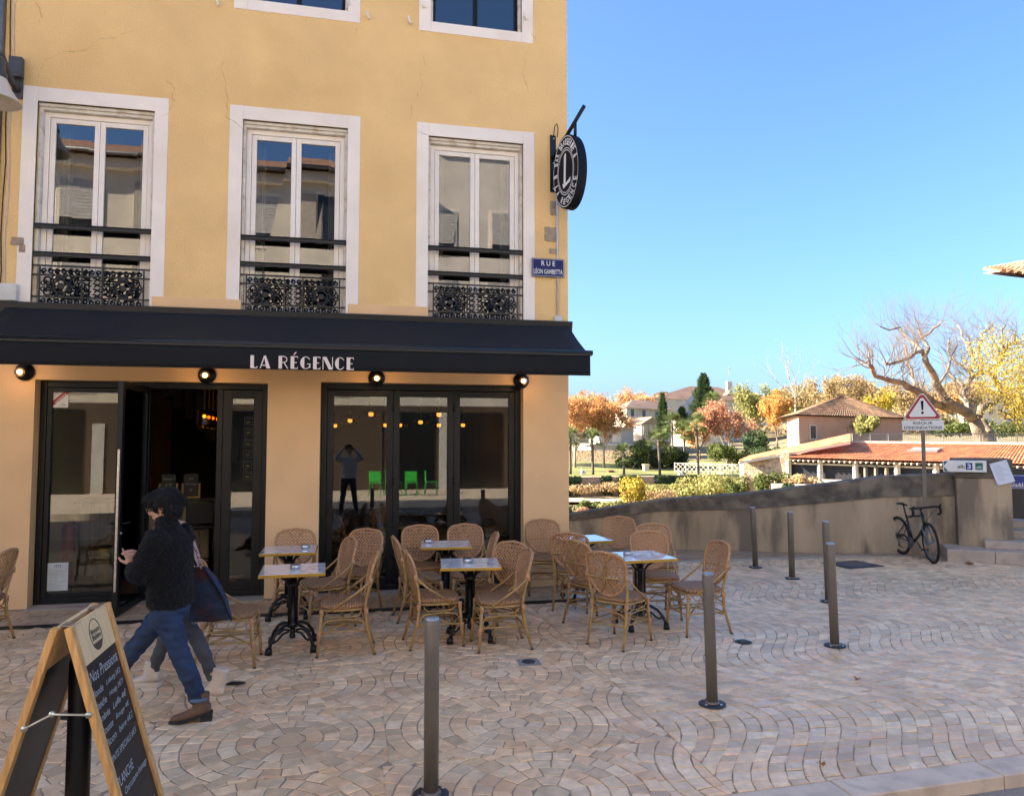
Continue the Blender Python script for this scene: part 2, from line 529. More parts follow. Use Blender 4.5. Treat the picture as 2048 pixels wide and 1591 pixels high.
for i, (vis, F, cx, cy, p) in enumerate(good):
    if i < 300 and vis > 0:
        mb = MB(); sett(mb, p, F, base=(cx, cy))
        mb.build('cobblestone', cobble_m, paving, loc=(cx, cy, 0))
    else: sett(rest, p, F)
# straight-laid setts between drain and facade, and in the side street by the wall
def rows(x0, x1, y0, y1, dx, dy, tint, test=None):
    y = y0; k_ = 0
    while y < y1 - .02:
        x = x0 - (dx / 2 if k_ % 2 else 0)
        while x < x1:
            L_ = dx * rr.uniform(.85, 1.15)
            p = [jit(q, .003) for q in ((x + .004, y + .004), (x + L_ - .004, y + .004), (x + L_ - .004, y + dy - .004), (x + .004, y + dy - .004))]
            if test is None or all(test(*q) for q in p):
                kk = rr.uniform(.8, 1.1); sett(rest, p, 9.5, col=tuple(t * kk for t in tint))
            x += L_
        y += dy; k_ += 1
rows(-7.5, XR + .1, 9.08, 9.80, .19, .118, (.74, .70, .66))
rows(-2.5, -1.7, 9.80, 11.6, .19, .118, (.74, .70, .66))
rows(3.1, 9.3, 9.0, 13.1, .24, .13, (.50, .50, .52), lambda x, y: x > 3.1 and gutter_y(x) + .12 < y < wall_y(x) - .04)
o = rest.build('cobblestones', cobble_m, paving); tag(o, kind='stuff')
# pale gutter band curving past the corner
gt = bpy.data.objects.new('gutter', None); COL.objects.link(gt); tag(gt, kind='structure')
x = 3.2
while x < 9.0:
    mb = MB(); x2 = x + .7
    mb.add([(x + .005, gutter_y(x) - .07, .004), (x2 - .005, gutter_y(x2) - .07, .004), (x2 - .005, gutter_y(x2) + .1, .004), (x + .005, gutter_y(x) + .1, .004)], [(0, 1, 2, 3)])
    s_ = mb.build('gutter_stone', stone_lt, gt); m_ = s_.modifiers.new('t', 'SOLIDIFY'); m_.thickness = .05; m_.offset = -1
    x = x2
# pavement across the road
mb = MB(); mb.box(-40, 40, -8.6, -.9, -.2, .1)
tag(mb.build('far_pavement', mat('far_pavement_stone', (.58, .48, .38), .8, var=.2, scale=4, bump=.3, bscale=30)), kind='structure')

# slotted drain along the terrace
dr = thing('drain_channel', 'long narrow slotted drain running along the foot of the café front', 'drain', (0, 8.96, 0))
mb = MB(); mb.box(-5.2, 3.1, -.06, .06, -.03, -.005); part('channel', mb, mat('drain_dark', (.012, .012, .012), .8), dr)
mb = MB()
for sgn in (-1, 1): mb.box(-5.2, 3.1, sgn * .055 - .006, sgn * .055 + .006, -.02, .003)
x = -5.2
while x < 3.1:
    mb.box(x, x + .014, -.049, .049, -.02, .001); x += .034
part('grating', mb, iron, dr)
# ------------------------------------------------------------------ cafe building
HB = 12.6
cafe = thing('cafe_building', 'ochre stucco corner house with white window surrounds and black shopfront below', 'building', (0, FY, 0))
# everything below is local: y = 0 on the facade, +y into the house
WX = [-3.165, -0.755, 1.675]               # window axes
OP1 = [(x - .67, x + .67, 3.60, 6.20) for x in WX]
OP2 = [(x - .65, x + .65, 7.83, 10.0) for x in WX]
SHOP = [(-3.75, -1.05, -.1, 2.74), (-0.39, 2.345, -.1, 2.77)]
X0 = -4.22
def pierced(mb, x0, x1, z0, z1, holes, thick, mi=0):
    xs = sorted({x0, x1, *[h[0] for h in holes], *[h[1] for h in holes]}); xs = [x for x in xs if x0 <= x <= x1]
    zs = sorted({z0, z1, *[max(z0, h[2]) for h in holes], *[h[3] for h in holes]}); zs = [z for z in zs if z0 <= z <= z1]
    for a, b in zip(xs[:-1], xs[1:]):
        for c, d in zip(zs[:-1], zs[1:]):
            mx, mz = (a + b) / 2, (c + d) / 2
            if any(h[0] < mx < h[1] and h[2] < mz < h[3] for h in holes): continue
            mb.add([(a, 0, c), (b, 0, c), (b, 0, d), (a, 0, d)], [(0, 1, 2, 3)], mi)
            mb.add([(a, thick, c), (b, thick, c), (b, thick, d), (a, thick, d)], [(3, 2, 1, 0)], mi)
    for h in holes:
        a, b, c, d = h[0], h[1], max(z0, h[2]), h[3]
        mb.add([(a, 0, c), (a, thick, c), (a, thick, d), (a, 0, d)], [(0, 1, 2, 3)], mi)
        mb.add([(b, 0, c), (b, thick, c), (b, thick, d), (b, 0, d)], [(3, 2, 1, 0)], mi)
        mb.add([(a, 0, d), (b, 0, d), (b, thick, d), (a, thick, d)], [(3, 2, 1, 0)], mi)
        if c > z0: mb.add([(a, 0, c), (b, 0, c), (b, thick, c), (a, thick, c)], [(0, 1, 2, 3)], mi)
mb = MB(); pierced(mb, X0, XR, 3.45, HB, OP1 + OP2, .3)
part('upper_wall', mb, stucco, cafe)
mb = MB(); pierced(mb, X0, XR, -.1, 3.45, SHOP, .3)
part('ground_floor_wall', mb, plaster, cafe)
DEPTH = 11.0
mb = MB()
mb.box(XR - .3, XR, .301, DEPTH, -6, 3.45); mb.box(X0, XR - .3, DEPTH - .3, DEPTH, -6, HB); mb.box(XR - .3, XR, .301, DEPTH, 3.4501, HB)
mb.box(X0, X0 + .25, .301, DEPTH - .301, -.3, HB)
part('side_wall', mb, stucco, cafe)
mb = MB(); mb.box(XR + .002, XR + .05, .10, .55, 3.30, 3.62); mb.box(XR + .002, XR + .03, .05, 1.2, 3.62, 3.68)
part('corner_corbel', mb, plaster, cafe, .01)
mb = MB()
ztop = HB
mb.add([(X0 - .1, -.5, ztop), (XR + .4, -.5, ztop), (XR + .4, DEPTH + .4, ztop), (X0 - .1, DEPTH + .4, ztop), (X0 - .1, DEPTH / 2, ztop + 2), (XR - 1.5, DEPTH / 2, ztop + 2)],
       [(3, 2, 1, 0), (0, 1, 5, 4), (1, 2, 5), (2, 3, 4, 5), (3, 0, 4)])
roof_m = mat('aged_roof_tile', (.26, .13, .075), .9, var=.35, scale=3, bump=.6, bscale=14, dist=.04, col2=(.14, .10, .07), var2=1)
part('roof', mb, roof_m, cafe)

# peach bands at sill height between the surrounds
for a, b in ((-2.46, -1.40), (-.05, 1.01)):
    mb = MB(); mb.box(a, b, -.028, .02, 3.652, 3.812); part('sill_band', mb, plaster, cafe, .006)

def window_set(x, z0, z1, w, upper):
    """white plaster surround, frame and two leaves"""
    s_ = .165
    sur = MB()
    a, b = x - w / 2, x + w / 2
    zb = z0 if not upper else z0 - .15
    y0 = -.012
    zlow = 3.66 if not upper else zb
    sur.box(a - s_, a, y0, .04, zlow, z1 + .18); sur.box(b, b + s_, y0, .04, zlow, z1 + .18); sur.box(a, b, y0 + .001, .04, z1, z1 + .178)
    if upper: sur.box(a, b, y0 + .001, .04, zb, z0)
    su = part('window_surround', sur, whitewash, cafe, .006)
    lin = MB()
    # stepped moulding under the lintel and along the reveals
    for dz, dy in ((0, .035), (.035, .065)):
        lin.box(a + .003, b - .003, dy, .30, z1 - dz - .038, z1 - dz - .004 - (.001 if dz else 0))
    lin.box(a + .002, a + .035, .06, .30, zlow, z1 - .075); lin.box(b - .035, b - .002, .06, .30, zlow, z1 - .075)
    o = lin.build('lintel_moulding', mat('chipped_white', (.76, .72, .64), .85, var=.1, scale=4, bump=.9, bscale=35, dist=.012, col2=(.56, .47, .36), var2=7), su)
    fr = MB(); yf0, yf1 = .125, .19
    fm = upvc if not upper else black_alu
    A, B, T, Bt = a + .037, b - .037, z1 - .078, z0 + .03
    if upper: A, B, T, Bt = a + .002, b - .002, z1 - .01, z0 + .002
    fw_ = .06 if not upper else .045
    fr.box(A, A + fw_, yf0, yf1, Bt, T); fr.box(B - fw_, B, yf0, yf1, Bt, T)
    fr.box(A + fw_, B - fw_, yf0, yf1, T - fw_, T); fr.box(A + fw_, B - fw_, yf0, yf1, Bt, Bt + fw_)
    wd = part('window_frame', fr, fm, cafe, .005)
    m_ = (A + B) / 2
    for (p, q) in ((A + fw_ + .004, m_ - .002), (m_ + .002, B - fw_ - .004)):
        lf = MB(); lw = .062 if not upper else .03
        z_0, z_1 = Bt + fw_ + .004, T - fw_ - .004
        lf.box(p, p + lw, yf0 + .012, yf1 - .005, z_0, z_1); lf.box(q - lw, q, yf0 + .012, yf1 - .005, z_0, z_1)
        lf.box(p + lw, q - lw, yf0 + .012, yf1 - .005, z_1 - lw, z_1); lf.box(p + lw, q - lw, yf0 + .012, yf1 - .005, z_0, z_0 + lw)
        l_ = lf.build('window_leaf', fm, wd, bevel=.006)
        g_ = MB(); t = random.uniform(-.004, .004); t2 = random.uniform(-.003, .003)
        x_0, x_1, z_a, z_b = p + lw + .001, q - lw - .001, z_0 + lw + .001, z_1 - lw - .001
        yy = yf0 + .035
        g_.add([(x_0, yy + t, z_a), (x_1, yy, z_a), (x_1, yy + t2, z_b), (x_0, yy - t, z_b)], [(0, 1, 2, 3)])
        g_.build('pane', pane_up, wd)
    if not upper:
        c_ = MB()
        for sgn in (-1, 1):     # pale curtains hanging inside
            for i in range(10):
                xx = x + sgn * (.58 - i * .017); c_.tube([(xx, .42 + .02 * math.sin(i * 1.9), z0 + .1), (xx, .42 + .02 * math.sin(i * 1.9 + .5), z1 - .2)], .014, 5)
        part('curtain', c_, mat('net_curtain', (.55, .52, .47), .9), cafe)
    return su
for x, o in zip(WX, OP1): window_set(x, o[2], o[3], 1.34, False)
for x, o in zip(WX, OP2): window_set(x, o[2], o[3], 1.30, True)
# window sills of the first floor, hidden in part by the awning box
for x in WX:
    mb = MB(); mb.box(x - .666, x + .666, -.02, .165, 3.565, 3.625); part('window_sill', mb, whitewash, cafe, .005)
# dark rooms behind the upper windows
mb = MB(); mb.box(X0 + .26, XR - .32, 1.6, 1.7, 3.4, HB - .1); mb.box(X0 + .26, XR - .32, .31, 1.6, 6.9, 7.0)
part('upstairs_partition', mb, darkroom, cafe)

# cracks in the render
crack_m = mat('crack_line', (.26, .165, .07), .95)
def crack(pts, w_=.004):
    mb = MB(); P = []
    for (a, b) in zip(pts[:-1], pts[1:]):
        for k_ in range(5):
            t = k_ / 5; P.append((a[0] + (b[0] - a[0]) * t + random.uniform(-.022, .022), a[1] + (b[1] - a[1]) * t + random.uniform(-.012, .012)))
    P.append(pts[-1])
    q = []
    for i, (x, z) in enumerate(P):
        ww = w_ * random.uniform(.35, 1.1) * min(1, .25 + 3 * min(i, len(P) - 1 - i) / len(P))
        q += [(x - ww * .6, -.0135, z - ww), (x + ww * .6, -.0135, z + ww * .6)]
    mb.add(q, [(2 * i, 2 * i + 1, 2 * i + 3, 2 * i + 2) for i in range(len(P) - 1)])
    part('crack', mb, crack_m, cafe)
def fpt(u, v):          # photo pixel on the facade plane -> (x, z)
    d = spot(u, v, 1.0) - Vector((0, 0, CAMH)); t = FY / d.y
    return (d.x * t, CAMH + d.z * t)
for pl in ([(303, 28), (270, 62), (230, 77), (200, 80), (175, 100), (150, 104), (122, 105), (90, 125), (78, 160)],
           [(330, 153), (345, 175), (348, 205), (335, 228), (322, 234)], [(458, 105), (443, 138), (455, 175), (455, 235), (475, 250), (492, 265)],
           [(840, 145), (845, 175), (825, 210), (820, 245)], [(1055, 55), (1072, 78), (1050, 110), (1045, 150), (1058, 188)], [(845, 108), (852, 135)], [(68, 0), (85, 30), (75, 50)],
           [(716, 55), (708, 75)], [(832, 262), (845, 268), (858, 270)]):
    crack([fpt(*p) for p in pl], .0032)
# worn patches, fixing plates and shutter catches
patch_m = mat('bare_plaster_patch', (.36, .27, .19), .95, var=.25, scale=12, bump=.4, bscale=40)
for (u0, v0, u1, v1) in ((1089, 455, 1112, 482), (1100, 402, 1116, 430), (22, 475, 50, 490), (38, 490, 52, 505), (1098, 498, 1112, 507)):
    a, b = fpt(u0, v1), fpt(u1, v0)
    mb = MB(); n = 12
    cx_, cz_ = (a[0] + b[0]) / 2, (a[1] + b[1]) / 2
    pl = []
    for i in range(n):
        t = 2 * math.pi * (i + .5) / n; q = 1 / max(abs(math.cos(t)), abs(math.sin(t)))
        pl.append((cx_ + math.cos(t) * q * (b[0] - a[0]) / 2 * random.uniform(.88, 1.02), cz_ + math.sin(t) * q * (b[1] - a[1]) / 2 * random.uniform(.88, 1.02)))
    mb.prism(pl, -.0155, -.001); part('render_patch', mb, patch_m, cafe)
for (u, v) in ((735, 34), (818, 44), (436, 8), (845, 12), (1048, 36), (695, 6)):
    x, z = fpt(u, v); mb = MB()
    mb.tube([(x, 0, z), (x, -.06, z)], .009, 6); mb.tube([(x - .012, -.06, z + .05), (x, -.065, z), (x + .02, -.06, z - .06)], [.012, .014, .02], 6)
    part('shutter_catch', mb, whitewash, cafe)

# balcony rails in front of the three windows
def scroll(mb, cx, cz, r, turn, flip=1, y=0, th=.010, a0=0.0):
    P = []
    N_ = int(10 * turn) + 4
    for i in range(N_):
        t = i / (N_ - 1); a = a0 + flip * 2 * math.pi * turn * t; q = r * (1 - .72 * t)
        P.append((cx + q * math.cos(a), y, cz + q * math.sin(a)))
    mb.tube(P, th, 4, smooth=False)
def rail_panel(mb, x0, x1, z0, z1, y):
    """one cast panel: two rosettes either side of a narrow lattice"""
    H_ = z1 - z0
    for zz in (z0 + .012, z0 + .105, z1 - .115, z1 - .008): pass
    W_ = x1 - x0
    third = [(x0, x0 + W_ * .40), (x0 + W_ * .40, x0 + W_ * .60), (x0 + W_ * .60, x1)]
    for e in (x0, third[0][1], third[1][1], x1): mb.box(e - .008, e + .008, y - .008, y + .008, z0, z1)
    def band(a, b, lo, hi):
        n = max(2, round((b - a) / .078)); st = (b - a) / n
        for i in range(n):
            cx = a + st * (i + .5); s_ = 1 if i % 2 else -1
            scroll(mb, cx, (lo + hi) / 2, min(st, hi - lo) * .44, 1.3, s_, y, .010, 1.57 * s_)
    for (a, b) in third:
        band(a + .01, b - .01, z1 - .105, z1 - .02); band(a + .01, b - .01, z0 + .02, z0 + .095)
    lo, hi = z0 + .105, z1 - .115
    for (a, b) in (third[0], third[2]):
        cx, cz = (a + b) / 2, (lo + hi) / 2; r = (hi - lo) * .30
        mb.tube([(cx + r * math.cos(t * .524), y, cz + r * math.sin(t * .524)) for t in range(12)], .013, 5, closed=True)
        mb.lathe([(r * .55, -.006), (r * .45, -.014), (r * .2, -.012)], 10, (cx, y, cz), ax='y')
        for k_ in range(8):
            t = k_ * math.pi / 4 + .39
            mb.ball((cx + r * 1.3 * math.cos(t), y, cz + r * 1.3 * math.sin(t)), .026, .010, .026, 6, 4)
        for sx in (-1, 1):
            for sz in (-1, 1):
                scroll(mb, cx + sx * (b - a) * .30, cz + sz * (hi - lo) * .27, .062, 1.5, sx * sz, y, .010, math.pi * (sx > 0))
                scroll(mb, cx + sx * (b - a) * .41, cz + sz * (hi - lo) * .12, .036, 1.2, -sx * sz, y, .008)
            mb.ball((cx + sx * (b - a) * .27, y, cz), .04, .010, .025, 6, 4)
        for sz in (-1, 1): mb.ball((cx, y, cz + sz * (hi - lo) * .42), .045, .010, .026, 6, 4)
    a, b = third[1]
    n = 4; st = (hi - lo) / n; hw = (b - a) / 4
    for i in range(n):
        for j in range(2):
            cx, cz = a + hw * (2 * j + 1), lo + st * (i + .5)
            for k_ in range(4):
                t = k_ * math.pi / 2 + .785
                mb.tube([(cx, y, cz), (cx + hw * .7 * math.cos(t), y, cz + st * .35 * math.sin(t)), (cx + hw * .95 * math.cos(t + .3), y, cz + st * .5 * math.sin(t + .3))], .010, 4, smooth=False)
            mb.ball((cx, y, cz), .014, .010, .014, 6, 4)
names = ['leftmost first-floor window', 'middle first-floor window', 'right-hand first-floor window']
proto = MB(); rail_panel(proto, -.59, .59, 3.655, 4.15, 0)
panel_me = proto.mesh('cast_panel', iron)
for i, x in enumerate(WX):
    rl = thing('balcony_rail', 'black cast-iron scrollwork railing across the ' + names[i], 'railing', (x, FY + .03, 0), group='scrollwork balcony rails')
    for zz, hh, dd in ((4.635, .045, .055), (4.285, .045, .055)):
        mb = MB(); mb.box(-.667, .667, -dd / 2, dd / 2, zz - hh / 2, zz + hh / 2); mb.box(-.667, .667, -dd / 2 - .008, dd / 2 + .008, zz + hh / 2, zz + hh / 2 + .014)
        part('handrail', mb, iron, rl, .006)
    for zz in (4.15, 4.035, 3.765, 3.66):
        mb = MB(); mb.box(-.667, .667, -.010, .010, zz - .010, zz + .010); part('rail', mb, iron, rl)
    o = bpy.data.objects.new('cast_panel', panel_me); COL.objects.link(o); o.parent = rl

# ------------------------------------------------------------------ shopfronts
def frame_rect(mb, x0, x1, z0, z1, w_, y0, y1):
    mb.box(x0, x0 + w_, y0, y1, z0, z1); mb.box(x1 - w_, x1, y0, y1, z0, z1)
    mb.box(x0 + w_, x1 - w_, y0, y1, z1 - w_, z1); mb.box(x0 + w_, x1 - w_, y0, y1, z0, z0 + w_)
def pane_at(parent, x0, x1, z0, z1, y, name='pane', m=None):
    g_ = MB(); g_.box(x0, x1, y, y + .008, z0, z1); return g_.build(name, m or pane, parent)
YS = .16                                     # set-back of the joinery
sf = MB()
frame_rect(sf, -3.748, -1.052, .003, 2.735, .075, YS, YS + .09)
sf.box(-2.56, -2.49, YS, YS + .09, .078, 2.66); sf.box(-1.69, -1.62, YS, YS + .09, .078, 2.66)
shopL = part('entrance_shopfront', sf, black_alu, cafe, .006)
mb = MB(); frame_rect(mb, -3.67, -2.562, .08, 2.655, .055, YS + .01, YS + .075); mb.build('fixed_light', black_alu, shopL, bevel=.004)
pane_at(shopL, -3.615, -2.617, .135, 2.60, YS + .04)
mb = MB(); frame_rect(mb, -1.618, -1.128, .08, 2.655, .11, YS + .01, YS + .075); mb.build('side_light', black_alu, shopL, bevel=.004)
pane_at(shopL, -1.508, -1.238, .19, 2.545, YS + .04)
sf = MB()
frame_rect(sf, -.388, 2.343, .003, 2.765, .08, YS, YS + .10)
shopR = part('folding_shopfront', sf, black_alu, cafe, .006)
for i, (a, b) in enumerate(((-.305, .565), (.569, 1.395), (1.399, 2.26))):
    mb = MB(); frame_rect(mb, a, b, .085, 2.68, .085, YS + .012, YS + .085)
    if i == 0:
        mb.box(a + .025, a + .06, YS - .02, YS + .0115, 1.02, 1.22)
    mb.build('folding_door', black_alu, shopR, bevel=.005)
    pane_at(shopR, a + .086, b - .086, .172, 2.594, YS + .045)
for x in (.567, 1.397):
    for z in (.4, 1.4, 2.4):
        mb = MB(); mb.tube([(x, YS - .002, z), (x, YS - .002, z + .09)], .012, 6); mb.build('hinge', black_alu, shopR)
# reveal between plaster and joinery on the left shows as a pale jamb
# open door leaf, hinged on the mullion and swung square to the street
leaf = thing('door_leaf', 'open black-framed glass entrance door standing square to the street', 'door', (-2.52, FY + YS - .02, 0), R(-93))
mb = MB(); frame_rect(mb, 0, .94, .02, 2.68, .085, -.03, .03); part('door_frame', mb, black_alu, leaf, .005)
mb = MB(); mb.box(.086, .854, -.004, .004, .106, 2.594); part('pane', mb, pane, leaf)
mb = MB(); mb.box(.941, .944, -.012, .012, .3, 1.9); part('lock_strip', mb, mat('brushed_steel', (.55, .54, .52), .35, 1.0, var=.2, scale=30), leaf)
for s_ in (-1, 1):
    mb = MB(); mb.tube([(.90, .03 * s_, 1.06), (.90, .08 * s_, 1.06), (.76, .085 * s_, 1.06)], .011, 8); part('handle', mb, black_alu, leaf)
mb = MB(); mb.lathe([(.014, -.045), (.014, .045)], 10, (.90, 0, .95), ax='y'); part('lock_cylinder', mb, MATS['brushed_steel'], leaf)
# threshold slabs
mb = MB(); mb.box(-3.75, -1.05, -.135, .30, -.08, .004); part('threshold', mb, stone_lt, cafe, .005)
mb = MB(); mb.box(-.39, 2.345, -.135, .30, -.08, .004); part('threshold', mb, stone_lt, cafe, .005)

# ------------------------------------------------------------------ awning
aw = thing('awning', 'long black café awning with pale lettering on its straight valance', 'awning', (0, FY, 0))
AX0, AX1, AYF = -4.02, 2.96, -1.03
mb = MB(); mb.prism([(-.20, 3.50), (0, 3.46), (0, 3.655), (-.23, 3.645)], AX0 - .05, AX1 + .03, M_=Matrix(((0, 1, 0, 0), (1, 0, 0, -.03), (0, 0, 1, 0), (0, 0, 0, 1))))
part('cassette', mb, awn_metal, aw, .008)
for x in (AX0 + .9, -1.2, .9, AX1 - .9):
    mb = MB(); mb.box(x - .03, x + .03, -.265, -.262, 3.52, 3.60); part('clip', mb, black_alu, aw)
n1, n2 = 40, 10
mb = MB(); vv = []
for j in range(n2 + 1):
    t = j / n2
    for i in range(n1 + 1):
        sx = i / n1
        x = AX0 + .02 + (AX1 - .04 - AX0) * sx
        sag = -.022 * math.sin(math.pi * t) * (1 + .15 * math.sin(sx * 31)) - .004 * math.sin(sx * math.pi * 13) * t
        vv.append((x, -.225 + (AYF + .225) * t, 3.585 + (3.125 - 3.585) * t + sag))
mb.add(vv, [(j * (n1 + 1) + i, (j + 1) * (n1 + 1) + i, (j + 1) * (n1 + 1) + i + 1, j * (n1 + 1) + i + 1) for j in range(n2) for i in range(n1)], smooth=True)
o = part('canopy', mb, awn_fabric, aw); m_ = o.modifiers.new('s', 'SOLIDIFY'); m_.thickness = .003
mb = MB(); mb.tube([(AX0 - .03, AYF - .012, 3.115), (AX1 + .045, AYF - .012, 3.115)], .032, 10); mb.box(AX0 - .02, AX1 + .03, AYF - .045, AYF + .03, 3.075, 3.098)
part('front_bar', mb, awn_metal, aw)
for x in (-3.4, -1.6, .2, 2.0):
    mb = MB(); mb.tube([(x, -.2, 3.45), (x + .55, -.55, 3.28), (x + .1, AYF + .05, 3.10)], .022, 6); part('folding_arm', mb, awn_metal, aw)
mb = MB(); vv = []
n1 = 60
for j in range(5):
    for i in range(n1 + 1):
        sx = i / n1
        vv.append((AX0 + (AX1 + .01 - AX0) * sx, AYF - .03 + .004 * math.sin(sx * 37) * j / 4, 3.085 - .265 * j / 4))
mb.add(vv, [(j * (n1 + 1) + i, (j + 1) * (n1 + 1) + i, (j + 1) * (n1 + 1) + i + 1, j * (n1 + 1) + i + 1) for j in range(4) for i in range(n1)], smooth=True)
o = part('valance', mb, awn_fabric, aw); m_ = o.modifiers.new('s', 'SOLIDIFY'); m_.thickness = .003; m_.offset = 1
# art-deco capitals, heavy left stroke and hair-line rest
letter_m = mat('pale_pink_lettering', (.78, .66, .60), .7, var=.02)
def arc(cx, cz, rx, rz, t0, t1, n=14): return [(cx + rx * math.cos(R(t0 + (t1 - t0) * i / n)), cz + rz * math.sin(R(t0 + (t1 - t0) * i / n))) for i in range(n + 1)]
def ring(cx, cz, rx, rz, w_, t0, t1): return arc(cx, cz, rx, rz, t0, t1) + list(reversed(arc(cx, cz, rx - w_, rz - w_, t0, t1)))
hl = .07
GL = {
 'L': (.62, [[(0, 0), (.30, 0), (.30, 1), (0, 1)], [(.30, 0), (.60, 0), (.60, hl), (.30, hl)], [(.53, hl), (.60, hl), (.60, .22)]]),
 'A': (.92, [[(.36, 1), (.52, 1), (.92, 0), (.56, 0)], [(.36, 1), (.42, .86), (.08, 0), (0, 0)], [(.19, .27), (.60, .27), (.62, .20), (.165, .20)]]),
 'R': (.86, [[(0, 0), (.30, 0), (.30, 1), (0, 1)], ring(.42, .73, .34, .27, hl, 90, -90), [(.30, 1), (.42, 1), (.42, 1 - hl), (.30, 1 - hl)], [(.30, .46), (.42, .46), (.42, .53), (.30, .53)], [(.44, .46), (.54, .46), (.86, 0), (.76, 0)]]),
 'E': (.66, [[(0, 0), (.32, 0), (.32, 1), (0, 1)], [(.32, 0), (.64, 0), (.64, hl), (.32, hl)], [(.32, 1 - hl), (.64, 1 - hl), (.64, 1), (.32, 1)], [(.32, .47), (.54, .47), (.54, .54), (.32, .54)], [(.57, hl), (.64, hl), (.64, .2)], [(.57, 1 - hl), (.64, 1 - hl), (.64, .8)]]),
 'G': (.95, [arc(.48, .5, .48, .5, 105, 255) + [(.36, .02), (.36, .98)], ring(.48, .5, .46, .5, hl, 105, 35), ring(.48, .5, .46, .5, hl, 255, 330), [(.62, .44), (.92, .44), (.92, .37), (.62, .37)], [(.82, .37), (.90, .37), (.90, .05), (.82, .14)]]),
 'N': (.92, [[(0, 0), (hl, 0), (hl, 1), (0, 1)], [(.0, 1), (.34, 1), (.90, 0), (.56, 0)], [(.85, .09), (.92, .03), (.92, 1), (.85, 1)]]),
 'C': (.86, [arc(.46, .5, .46, .5, 105, 255) + [(.34, .02), (.34, .98)], ring(.46, .5, .44, .5, hl, 105, 35), ring(.46, .5, .44, .5, hl, 255, 325)]),
}
GL['É'] = (GL['E'][0], GL['E'][1] + [[(.22, 1.10), (.40, 1.32), (.54, 1.32), (.32, 1.10)]])
x = 0; seq = []
for ch in 'LA RÉGENCE':
    if ch == ' ': x += .52; continue
    seq.append((ch, x)); x += GL[ch][0] + .19
sc_ = 1.165 / (x - .19); hz = .148
for ch, xx in seq:
    mb = MB()
    for k_, pl in enumerate(GL[ch][1]):
        mb.prism([(-1.135 + (xx + p[0]) * sc_, 2.832 + p[1] * hz) for p in pl], AYF - .042 - .0006 * k_, AYF - .036)
    mb.build('letter', letter_m, aw)

# ------------------------------------------------------------------ wall lamps under the awning
bulb_m = emit('warm_bulb', (1.0, .52, .17), 1.5)
lampglass = glass('lamp_glass', 1.45, (.98, .93, .85))
for i, (x, nm) in enumerate(((-3.86, 'leftmost, beside the entrance front'), (-1.79, 'above the open doorway'), (.33, 'above the first folding door pane'), (2.31, 'rightmost, near the corner of the house'))):
    lp = thing('wall_lamp', 'lit round black wall lamp with bare bulb, ' + nm, 'lamp', (x, FY, 2.83), group='wall lamps under the awning')
    mb = MB(); mb.lathe([(.02, 0), (.105, -.004), (.11, -.016), (.10, -.03), (.05, -.045), (.04, -.09), (.038, -.10)], 24, (0, 0, 0), ax='y'); part('base', mb, black_alu, lp)
    mb = MB(); mb.lathe([(.035, 0), (.052, -.03), (.056, -.07), (.045, -.11), (.02, -.13)], 16, (0, -.09, -.015), ax='y'); part('glass_shade', mb, lampglass, lp)
    mb = MB(); mb.ball((0, -.155, -.015), .032, .04, .032); part('bulb', mb, bulb_m, lp)
    li = bpy.data.lights.new('lamp_light', 'POINT'); li.energy = .35; li.color = (1, .62, .28); li.shadow_soft_size = .04
    lo = bpy.data.objects.new('lamp_light', li); COL.objects.link(lo); lo.parent = lp; lo.location = (0, -.27, -.03)
# ------------------------------------------------------------------ projecting sign, plaque, conduit, lamp on the house
sg_black = mat('sign_black', (.004, .005, .007), .6, spec=.2, var=.1)
sg_white = mat('sign_white', (.78, .77, .73), .5, var=.02)
steel = MATS['brushed_steel']
os_ = thing('oval_sign', 'black oval projecting sign with white ring lettering on a bracket at the house corner', 'sign', (2.78, FY, 0), R(21))
mb = MB(); mb.box(-.05, .05, -.018, 0, 5.53, 6.36); part('wall_plate', mb, black_alu, os_, .004)
for z in (5.58, 5.95, 6.31):
    mb = MB(); mb.lathe([(.014, 0), (.014, -.012)], 8, (0, -.018, z), ax='y'); part('bolt', mb, steel, os_)
mb = MB(); mb.tube([(0, -.02, 6.02), (.0, -.35, 6.26), (0, -.72, 6.52)], .028, 10); mb.tube([(0, -.52, 6.38), (0, -.52, 6.18)], .022, 8)
part('bracket_arm', mb, black_alu, os_)
mb = MB(); mb.tube([(.0, -.02, 6.33), (-.0, -.05, 6.48), (.0, -.10, 6.50), (.0, -.13, 6.42), (0, -.11, 6.3)], .007, 6); part('cable_loop', mb, black_alu, os_)
SY, SZ, SA, SB = -.40, 5.70, .29, .52         # centre and half axes of the oval (in the y-z plane)
def oval(k, n=40): return [(SY + SA * k * math.cos(2 * math.pi * i / n), SZ + SB * k * math.sin(2 * math.pi * i / n)) for i in range(n)]
def slab(mb, pts, x0, x1, mi=0):
    n = len(pts); mb.add([(x0, y, z) for y, z in pts] + [(x1, y, z) for y, z in pts], [tuple(range(n)), tuple(reversed(range(n, 2 * n)))] + [(i, n + i, n + (i + 1) % n, (i + 1) % n) for i in range(n)], mi)
mb = MB(); slab(mb, oval(1.0, 48), -.075, .075); part('board', mb, sg_black, os_, .012)
def rim(k, w_, x):
    mb = MB(); a = oval(k); b = oval(k - w_); n = len(a)
    mb.add([(x, *p) for p in a] + [(x, *p) for p in b], [(i, (i + 1) % n, n + (i + 1) % n, n + i) for i in range(n)]); return mb
for k, w_ in ((.955, .02), (.64, .022), (.58, .022)): part('white_ring', rim(k, w_, -.0775), sg_white, os_)
mb = MB(); X_ = -.0778
